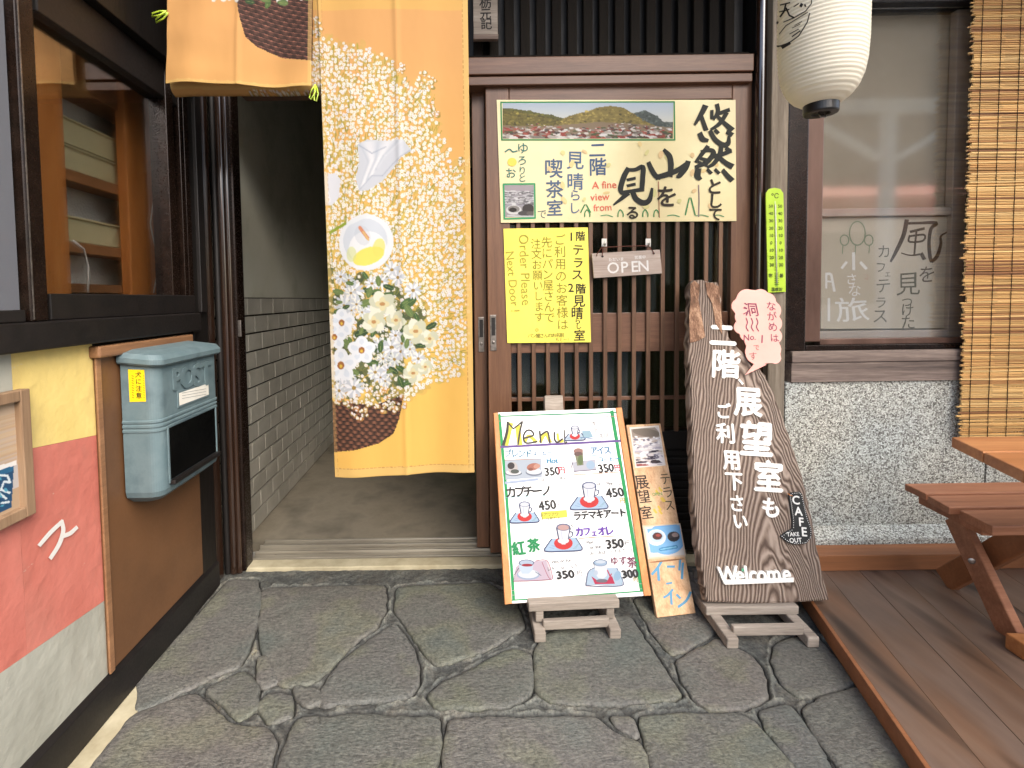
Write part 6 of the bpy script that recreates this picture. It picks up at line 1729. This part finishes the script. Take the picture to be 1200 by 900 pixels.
# CAFE TAKE OUT tag
cf = thing('cafe_tag', 'black arrow shaped tag reading CAFE TAKE OUT with a dotted white edge', 'sign', SC.pt(*SC.at(934, 637)))
M_blackboard = mottled('black felt tag', (26,28,28), (40,42,42), 30, .8, 0, .2)
tag_o = [(922,579),(938,576),(945,612),(950,622),(949,632),(940,638),(928,638),(919,634),(913,630),(918,625),(926,621),(928,612)]
tag_o = [(923,580),(926,577),(936,576),(939,579),(945,606),(950,620),(949.5,630),(943,637),(930,638),(921,635),(913,628),(920,623),(927,619),(927,608)]
mb = MB(); mb.prism([SC.pt(*SC.at(*p), .006) for p in tag_o], -SC.n*.0055); obj('tag_board', mb, M_blackboard, cf, bevel=.0008)
pr_ = Print(SC, .0066); WH = (240,240,236)
ctr = Vector((934,610))
for i in range(len(tag_o)):
    a = Vector(tag_o[i]); b__ = Vector(tag_o[(i+1) % len(tag_o)]); L = (b__-a).length; n_ = max(1, int(L/2.3))
    for j in range(n_):
        p = a.lerp(b__, (j+.5)/n_); t = (b__-a).normalized(); nrm = Vector((-t.y, t.x)); p += nrm*(1.3 if True else 0); pr_.ell(p.x, p.y, .5, .5, WH, n=6)
for ch, x, y, s_ in (('C',931,585.5,13),('A',934,598.5,13),('F',937,611,13),('E',940.5,622.5,13.5)): pr_.text(ch, x, y, s_, WH, .035, rot=-6, warp=0)
pr_.text('TAKE', 927.5, 625.5, 6, WH, .03, warp=0); pr_.text('OUT', 930.5, 632.5, 6.8, WH, .03, warp=0)
obj('lettering', pr_.mb, M_ink, cf)
mb = MB(); mb.tube([SC.pt(*SC.at(921.5,578),.006), SC.pt(*SC.at(924,580),.008), SC.pt(*SC.at(927,581),.0068)], .0012, 8); obj('cord', mb, mottled('orange cord', (190,110,50), (214,140,70)), cf, smooth=True)
# pink speech bubble
bub = thing('speech_bubble_sign', 'pink cloud shaped speech bubble sign fixed to the cedar board', 'sign', SC.pt(*SC.at(888, 437)))
M_pink = mottled('pink card', (230,160,146), (240,176,162), 5, .6, 0, .06)
import math as _m
lobes = [(880,358,17),(873,352,12),(864,360,9),(868,372,9),(866,384,8),(874,392,9),(884,398,14),(893,415,12),(880,412,9),(896,400,14),(904,410,9),(905,395,9),(904,380,10),(902,365,11),(896,355,11),(889,350,10),(906,420,7),(900,414,12),(882,416,10),(884,375,20),(892,388,18),(884,422,6)]
ang = []
bc = Vector((886,386)); 
outline = []
for k in range(96):
    a = 2*math.pi*k/96; d = Vector((math.cos(a), math.sin(a))); best = 0
    for (x, y, r) in lobes:
        o = Vector((x, y))-bc; pr2 = o.dot(d); h2 = o.length_squared-pr2*pr2
        if h2 < r*r: best = max(best, pr2+math.sqrt(r*r-h2))
    outline.append(bc+d*best)
mb = MB(); tri = delaunay_2d_cdt([Vector(SC.at(*p)) for p in outline], [], [tuple(range(96))], 1, 1e-6)
V = [SC.pt(p.x, p.y, .012) for p in tri[0]]; n = len(V); V2 = [SC.pt(p.x, p.y, .008) for p in tri[0]]
mb.mesh(V+V2, [tuple(f) for f in tri[2]]+[tuple(i+n for i in f[::-1]) for f in tri[2]]+[(i, i+n, (i+1) % 96+n, (i+1) % 96) for i in range(96)])
obj('cloud', mb, M_pink, bub)
mb = MB(); mb.prism([SC.pt(*SC.at(*p), .0118) for p in ((884,424),(896,428),(871,440))], -SC.n*.0035); obj('tail', mb, M_pink, bub)
mb = MB(); c = SC.pt(*SC.at(886, 400), .0078); mb.box(c.x-.02, c.x+.02, c.y+.001, c.y+.03, c.z-.05, c.z+.05); 
mb = MB(); cc = [SC.pt(*SC.at(*p), .0079) for p in ((876,380),(896,380),(900,420),(880,420))]; mb.prism(cc[::-1], -SC.n*.0077); obj('spacer', mb, M_greywood, bub)
pr_ = Print(SC, .0126); V_ = (128,58,84)
for ch, x, y, s_ in (('な',901,360,12),('が',902,372,12),('め',903,384,12),('は',905,397,11)): pr_.text(ch, x, y, s_, V_, .008, rot=-4)
pr_.text('洞', 878, 364, 17, V_, .012); 
for k in range(3): x = 872+k*6; pr_.line([(x,374),(x+1.6,379),(x,384),(x+2.5,389)], 1.3, V_)
pr_.text('No.', 876, 396, 10, V_, .012, shear=.25, rot=4); pr_.text('1', 890.5, 398, 13, V_, .012, shear=.2); pr_.text('で', 884, 408, 8, (150,90,90), .0); pr_.text('す', 880, 418, 10, (150,90,90), .0)
pr_.line([(869,362),(873,363)], 1.2, V_); pr_.line([(869,369),(873,367)], 1.2, V_)
obj('lettering', pr_.mb, M_ink, bub)
# stand of the cedar board
cxl, cxr = onZ(856, 757, 0).x, onZ(953, 757, 0).x; cyf = onZ(856, 761, 0).y
print('stand2', cxl, cxr, cyf, c0.z)
st2 = stand('display_stand', 'low weathered wooden stand under the cedar sign board', cxl, cxr-.005, cyf, onY(890, 708, YB0).z-.004, YB0-.004, back=.33)
p = SC.pt(*SC.at(852, 640), -.05); q_ = SC.pt(*SC.at(835, 440), -.05)
mb = MB(); mb.beam(SC.pt(*SC.at(842,690), -.048), SC.pt(*SC.at(822,470), -.048), .03, .02, SC.n); obj('upright', mb, M_stand, st2, bevel=.003)
mb = MB(); mb.beam(SC.pt(*SC.at(945,690), -.048), SC.pt(*SC.at(905,480), -.048), .03, .02, SC.n); obj('upright', mb, M_stand, st2, bevel=.003)

# ------------------------------------------------------------------ mailbox on the plywood
M_blue = mottled('weathered blue grey enamel', (66,84,92), (100,118,122), 9, .5, 0, .25, 60, rnd=0, c3=(82,103,109), rvar=.12)
X0, X1 = XL+.012, XL+.105
yA, yB = onX(143, 480, X0).y, onX(257, 470, X1).y
zbt = onX(257, 546, X1).z; ztp = onX(257, 410, X1).z
print('mailbox', yA, yB, zbt, ztp)
mx_ = thing('mailbox', 'weathered blue grey metal mailbox with POST lettering mounted on the brown plywood', 'mailbox', (X0, (yA+yB)/2, zbt))
def rrect(x0, x1, y0, y1, r, n=6, dz=None):
    pts = [(x0, y0)]
    for k in range(n+1): a = -math.pi/2+math.pi/2*k/n; pts.append((x1-r+r*math.cos(a), y0+r+r*math.sin(a)))
    for k in range(n+1): a = math.pi/2*k/n; pts.append((x1-r+r*math.cos(a), y1-r+r*math.sin(a)))
    pts.append((x0, y1)); return pts
def loft(sections, cap=True):
    mb = MB(); n = len(sections[0][0]); V = []
    for pts, z in sections:
        V += [(p[0], p[1], z if not callable(z) else z(p[0])) for p in pts]
    F_ = []
    for j in range(len(sections)-1):
        for i in range(n): a, b = j*n+i, j*n+(i+1) % n; F_.append((a, b, b+n, a+n))
    F_.append(tuple(range(n))[::-1]); F_.append(tuple(range((len(sections)-1)*n, len(sections)*n)))
    mb.mesh(V, F_); return mb
rr_ = .030
def sec(g, z, ra_=rr_): return (rrect(X0, X1+g, yA-g, yB+g, ra_, 8), z)
# body: lower part tapers under, with raised bands
zs_ = [(-.03, zbt+0*.0), (-.004, zbt+.02), (0, zbt+.035), (0, zbt+.192), (.0025, zbt+.194), (.0025, zbt+.199), (0, zbt+.201), (0, zbt+.204), (.0025, zbt+.206), (.0025, zbt+.211), (0, zbt+.213), (0, zbt+.216), (.0025, zbt+.218), (.0025, zbt+.223), (0, zbt+.225), (0, ztp)]
obj('body', loft([sec(g, z) for g, z in zs_]), M_blue, mx_)
lid = [(sec(.010, 0)[0], lambda x: ztp+.001-(x-X0)*.10), (sec(.014, 0)[0], lambda x: ztp+.006-(x-X0)*.10), (sec(.014, 0)[0], lambda x: ztp+.018-(x-X0)*.10), (sec(.006, 0)[0], lambda x: ztp+.030-(x-X0)*.10), (sec(-.03, 0)[0], lambda x: ztp+.036-(x-X0)*.10)]
obj('lid', loft(lid), M_blue, mx_, smooth=False)
SX_ = Sheet((X1+.0008, 0, 0), (0,1,0), (0,0,1)); 
def fq(pts): return [SX_.at(*p) for p in pts]
# door opening
q = fq([(195,488),(253,478)]); y0_, y1_ = SX_.at(197, 500)[0], SX_.at(252, 500)[0]
zt0, zt1 = SX_.at(197, 496)[1], SX_.at(252, 482)[1]; zb0_, zb1_ = SX_.at(197, 560)[1], SX_.at(252, 533)[1]
zt_m, zb_m = (zt0+zt1)/2, (zb0_+zb1_)/2
mb = MB(); mb.box(X1-.001, X1+.002, y0_, y1_, zb_m, zt_m); obj('window', mb, mottled('black glossy window', (8,8,8), (14,14,14), 5, .12, 0, .0), mx_, bevel=.001)
mb = MB()
for a, b2, c_, d2 in ((y0_-.008, y0_-.0005, zb_m-.008, zt_m+.008), (y1_+.0005, y1_+.008, zb_m-.008, zt_m+.008)): mb.box(X1+.0003, X1+.004, a, b2, c_, d2)
mb.box(X1+.0003, X1+.004, y0_-.0004, y1_+.0004, zt_m+.0005, zt_m+.008); obj('window_rim', mb, M_blue, mx_, bevel=.0015)
mb = MB(); mb.box(X1+.0003, X1+.016, y0_-.004, y1_+.004, zb_m-.012, zb_m-.0005); obj('flap_lip', mb, M_base, mx_, bevel=.002)
# name slot
y2, y3 = SX_.at(209, 464)[0], SX_.at(243.5, 460)[0]; zc0, zc1 = SX_.at(226, 469)[1], SX_.at(226, 455)[1]
mb = MB(); mb.box(X1+.0003, X1+.003, y2-.008, y3+.006, zc0-.006, zc1+.006); obj('name_frame', mb, M_blue, mx_, bevel=.001)
mb = MB(); mb.box(X1+.0031, X1+.0038, y2, y3, zc0, zc1); obj('name_card', mb, M_white, mx_)
pr_ = Print(SX_, .0036)
for k in range(3): pr_.line([(212,467-k*3.2),(240,462-k*3.2)], .5, (150,150,150))
obj('card_print', pr_.mb, M_ink, mx_)
its = [(ch, x, 440-(x-224)*.18, 19, .055, 0, 1.15, 0) for ch, x in (('P',206.5),('O',219),('S',230.5),('T',240.5))]
raised(SX_, its, None, .004, 'embossed_lettering', mx_, M_blue)
# yellow sticker on the rounded near side: curved patch
def side_pt(px, py):
    best = None
    d = ray(px, py)
    for yy_ in (yA,):
        p = CAM_O+d*((yA-.0006)/d.y) if d.y > 0 else None
    return p
SS = Sheet((0, yA-.0008, 0), (1,0,0), (0,0,1))
stk = MB(); q = [SS.pt(*SS.at(*p)) for p in ((150,433),(169,433.5),(171,470.5),(152,471))]; stk.prism(q[::-1], (0,.0004,0)); 
sob = obj('sticker', stk, mottled('yellow sticker', (232,196,20), (244,210,30), 9, .4, 0, .0), mx_, label='yellow sticker with small black characters on the near side')
pr_ = Print(SS, .0003); K = (40,30,10)
for i, ch in enumerate('犬に注意'): pr_.text(ch, 162+.3*i, 439+i*8.2, 7.5, K, .02)
for i in range(10): pr_.line([(154.5+.05*i,440+i*2.8),(156.5+.05*i,441+i*2.8)], .7, (120,84,20)); pr_.line([(168+.05*i,440+i*2.8),(169+.05*i,441+i*2.8)], .6, (140,96,20))
obj('sticker_print', pr_.mb, M_ink, mx_)

# ------------------------------------------------------------------ framed picture on the left wall
pf = thing('framed_picture', 'wooden framed picture of a blue paper cup at the left edge on the painted wall', 'picture', (XL, X2(20, 500).y, X2(20, 600).z))
M_fr = wood('grey brown picture frame', (110,86,64), (160,132,104), 'z', 18, .6, .2)
yR = onX(38, 530, XL+.02).y; zT = onX(34, 455, XL+.02).z; zB_ = onX(38, 603, XL+.02).z; yLf = yR-.30
mb = MB(); mb.box(XL+.001, XL+.022, yR-.022, yR, zB_, zT); obj('frame_side', mb, M_fr, pf, bevel=.002)
mb = MB(); mb.box(XL+.001, XL+.022, yLf, yLf+.022, zB_, zT); obj('frame_side', mb, M_fr, pf, bevel=.002)
mb = MB(); mb.box(XL+.001, XL+.0215, yLf+.0225, yR-.0225, zT-.022, zT); obj('frame_side', mb, M_fr, pf, bevel=.002)
mb = MB(); mb.box(XL+.001, XL+.0215, yLf+.0225, yR-.0225, zB_, zB_+.022); obj('frame_side', mb, M_fr, pf, bevel=.002)
nv, nu = 140, 150; Yg = np.linspace(yLf+.02, yR-.02, nu); Zg = np.linspace(zT-.02, zB_+.02, nv); YY, ZZ = np.meshgrid(Yg, Zg)
rx_ = Raster(0, 0, 100, 100, 5, (206,186,160))
for i in range(100):
    t = i/100; rx_.line([(0,i),(100,i)], 1.6, (206-8*t, 180+6*t, 150+34*t) if i < 60 else (204,198,194))
for _ in range(40): y = rr.uniform(10,58); rx_.line([(0,y),(100,y+rr.uniform(-2,2))], rr.uniform(.6,2.5), rr.choice([(222,184,130),(196,160,120),(216,190,156)]), .35)
rx_.poly([(0,86),(100,80),(100,100),(0,100)], (198,170,138))
rx_.poly([(50,56),(96,58),(92,96),(56,97)], (22,78,118)); rx_.poly([(50,56),(96,58),(95,64),(51,62)], (34,104,146)); rx_.poly([(47,53),(98,55),(98,59),(47,57)], (246,244,240))
for a in ([(82,62),(90,66),(92,73),(87,70),(84,76),(91,82)],[(76,68),(82,78),(88,86)],[(60,66),(66,76),(62,86)],[(70,62),(76,66)],[(74,86),(80,94)],[(84,88),(90,90)]): rx_.line(a, 1.8, (228,240,246))
for _ in range(14): rx_.ell(rr.uniform(58,90), rr.uniform(62,92), rr.uniform(1,3), rr.uniform(.6,1.2), (90,170,200), rr.uniform(0,90))
Cc = rx_.colors((YY-Yg[0])/(Yg[-1]-Yg[0])*100, (Zg[0]-ZZ)/(Zg[0]-Zg[-1])*100)
grid_obj('picture_print', np.stack([np.full(YY.shape, XL+.008), YY, ZZ], -1), Cc*.7, M_ink, pf)
mb = MB(); mb.box(XL+.002, XL+.007, yLf+.0225, yR-.0225, zB_+.0225, zT-.0225); obj('backing', mb, M_fr, pf)

# ------------------------------------------------------------------ bench and table on the deck
M_bench = wood('red brown stained bench', (126,82,58), (184,130,98), 'x', 16, .55, .3, mid=(154,104,76))
M_table = wood('orange stained table top', (150,94,52), (200,142,90), 'x', 10, .45, .2, mid=(176,116,70))
ZS = .40
bn = thing('bench', 'red brown wooden slatted bench with crossed legs in front of the pebble wall', 'bench', onZ(1150, 600, ZS).xyz*1.0)
bn.location.z = DZ
def top_z(pts, z): return [onZ(x, y, z) for x, y in pts]
XE = 3.0
def plank_from(px_pts, z, th, mat, parent, name, ext=1.15):
    a, b_1 = onZ(*px_pts[0], z), onZ(*px_pts[1], z)      # back-left, front-left ends of the plank
    mb = MB(); mb.prism([a, b_1, Vector((a.x+ext, b_1.y, z)), Vector((a.x+ext, a.y, z))], (0,0,-th)); return obj(name, mb, mat, parent, bevel=.003)
plank_from([(1060,566.5),(1085,578.5)], ZS, .022, M_bench, bn, 'seat_slat')
plank_from([(1087,580.5),(1112,594.5)], ZS, .022, M_bench, bn, 'seat_slat')
plank_from([(1124,597.5),(1163,617)], ZS, .026, M_bench, bn, 'seat_slat')
pa = onZ(1088, 583, ZS-.026); pb = onZ(1126, 602, ZS-.026)
mb = MB(); a3 = onZ(1075,576,ZS-.023); b3 = onZ(1150,612,ZS-.023); mb.beam(a3+Vector((.02,0,-.02)), b3+Vector((.02,0,-.02)), .03, .04, (0,0,1)); obj('seat_bearer', mb, M_bench, bn, bevel=.003)
def xlegs(parent, X, yb_, yf_, zt_l, mat, w=.065, t=.026, gap=.028):
    mb = MB(); mb.beam((X, yb_, zt_l), (X, yf_, DZ+.012), t, w, (1,0,0)); 
    return mb
legA_t = onY(1117, 608, onZ(1100, 590, ZS-.05).y); 
Xl = onZ(1190, 752, DZ).x
mb = MB(); p1 = Vector((Xl, 1.60, ZS-.026)); fp = onZ(1187, 748, DZ); p1 = onY(1120, 606, 1.62)
mb.beam(p1, fp+Vector((0,0,.004)), .066, .026, (1,0,0)); obj('leg', mb, M_bench, bn, bevel=.004)
f2_ = onZ(1108, 684, DZ); p2__ = onY(1212, 618, 1.40)
mb = MB(); mb.beam(Vector((p2__.x+.02, p2__.y, p2__.z)), f2_+Vector((0,.0,.012)), .07, .026, (1,0,0)); obj('leg', mb, M_orange_wood, bn, bevel=.004, label='rear foot leg of the crossed pair, more orange')
bc_ = onY(1132, 653, 1.535); mb = MB(); mb.lathe([(.0,.0),(.008,.0),(.009,.004),(.004,.006),(0.0005,.006)], bc_+Vector((-.004,-.02,0)), 16, Matrix.Rotation(R(90), 3, 'X')@Matrix.Rotation(R(-25), 3, 'Y')); obj('bolt', mb, M_steel, bn, smooth=False)
for dx in (.95,):
    mb = MB(); mb.beam(p1+Vector((dx,0,0)), fp+Vector((dx,0,.004)), .066, .026, (1,0,0)); obj('leg', mb, M_bench, bn, bevel=.004)
    mb = MB(); mb.beam(Vector((p2__.x+.02+dx, p2__.y, p2__.z)), f2_+Vector((dx,.0,.012)), .07, .026, (1,0,0)); obj('leg', mb, M_bench, bn, bevel=.004)
ZT = .66
tb_ = thing('table', 'orange wooden table top corner at the right edge above the bench', 'table', (1.5, 1.2, DZ))
a_p, b_p = onZ(1115, 512, ZT), onZ(1200, 552, ZT)
dv = (b_p-a_p); L = 1.35
mid_ = a_p+dv*.62
mb = MB(); mb.prism([a_p, a_p+dv*.49, a_p+dv*.49+Vector((1.1,0,0)), a_p+Vector((1.1,0,0))], (0,0,-.026)); obj('top_board', mb, M_table, tb_, bevel=.003)
mb = MB(); mb.prism([a_p+dv*.5, a_p+dv*1.0, a_p+dv*1.0+Vector((1.1,0,0)), a_p+dv*.5+Vector((1.1,0,0))], (0,0,-.026)); obj('top_board', mb, M_table, tb_, bevel=.003)
mb = MB(); mb.prism([a_p+dv*1.01, a_p+dv*1.5, a_p+dv*1.5+Vector((1.1,0,0)), a_p+dv*1.01+Vector((1.1,0,0))], (0,0,-.026)); obj('top_board', mb, M_table, tb_, bevel=.003)
ft = onZ(1190, 768, DZ)
mb = MB(); mb.beam(ft+Vector((.0,0,.022)), ft+Vector((.30,-.02,.022)), .06, .044, (0,0,1)); obj('foot', mb, M_table, tb_, bevel=.004)
for dx, dy in ((.22,.0),):
    mb = MB(); mb.beam(Vector((a_p.x+.55, a_p.y-.05, ZT-.027)), ft+Vector((.16,0,.045)), .05, .05, (1,0,0)); obj('leg', mb, M_table, tb_, bevel=.003)
mb = MB(); mb.beam(Vector((a_p.x+.95, a_p.y-.05, ZT-.027)), Vector((a_p.x+.95, a_p.y-.05, DZ+.001)), .06, .06, (1,0,0)); obj('leg', mb, M_table, tb_, bevel=.003)

# ------------------------------------------------------------------ opposite side of the street (seen in reflections)
M_ow = mottled('cream render', (196,188,172), (214,206,190), 2, .8, 0, .1, rnd=0)
M_aw = mottled('orange awning canvas', (222,80,30), (236,98,44), 3, .7, 0, .05)
ob_ = thing('shop_across_street', 'cream shop across the street with an orange awning', 'building', (3, -6, -.03))
mb = MB(); mb.box(1, 14, -7.2, -6.2, -.03, 3.2); obj('facade', mb, M_ow, ob_)
mb = MB(); mb.prism([(1,-6.19,3.1),(1,-4.9,2.65),(1,-4.9,2.35),(1,-6.19,2.8)], (12,0,0)); obj('awning', mb, M_aw, ob_)
for i in range(5):
    mb = MB(); mb.box(2+i*2.4, 3.6+i*2.4, -6.199, -6.15, .8, 2.2); obj('window', mb, M_base, ob_)
tf = thing('terrace_pergola', 'white painted pergola with a tan roof on the street side', 'pergola', (4, -1.5, 0))
for x in (2.7, 4.4, 6.1):
    mb = MB(); mb.box(x-.05, x+.05, -1.55, -1.45, -.02, 2.86); obj('post', mb, M_white, tf)
mb = MB(); mb.box(2.5, 6.4, -1.55, -1.45, 2.861, 2.98); obj('beam', mb, M_white, tf)
M_poly = mottled('tan corrugated roofing', (120,110,94), (142,131,114), 3, .7, 0, .05)
mb = MB(); mb.hexa([(5.2,-4.6,2.75),(9.5,-4.6,2.75),(5.0,-.3,3.45),(2.3,-.3,3.45)], [(5.2,-4.6,2.78),(9.5,-4.6,2.78),(5.0,-.3,3.48),(2.3,-.3,3.48)]); obj('roof', mb, M_poly, tf)
mb = MB(); mb.beam((4.5,-1.5,2.4), (5.3,-1.5,2.86), .06, .06); mb.beam((4.3,-1.5,2.4), (3.5,-1.5,2.86), .06, .06); obj('brace', mb, M_white, tf)
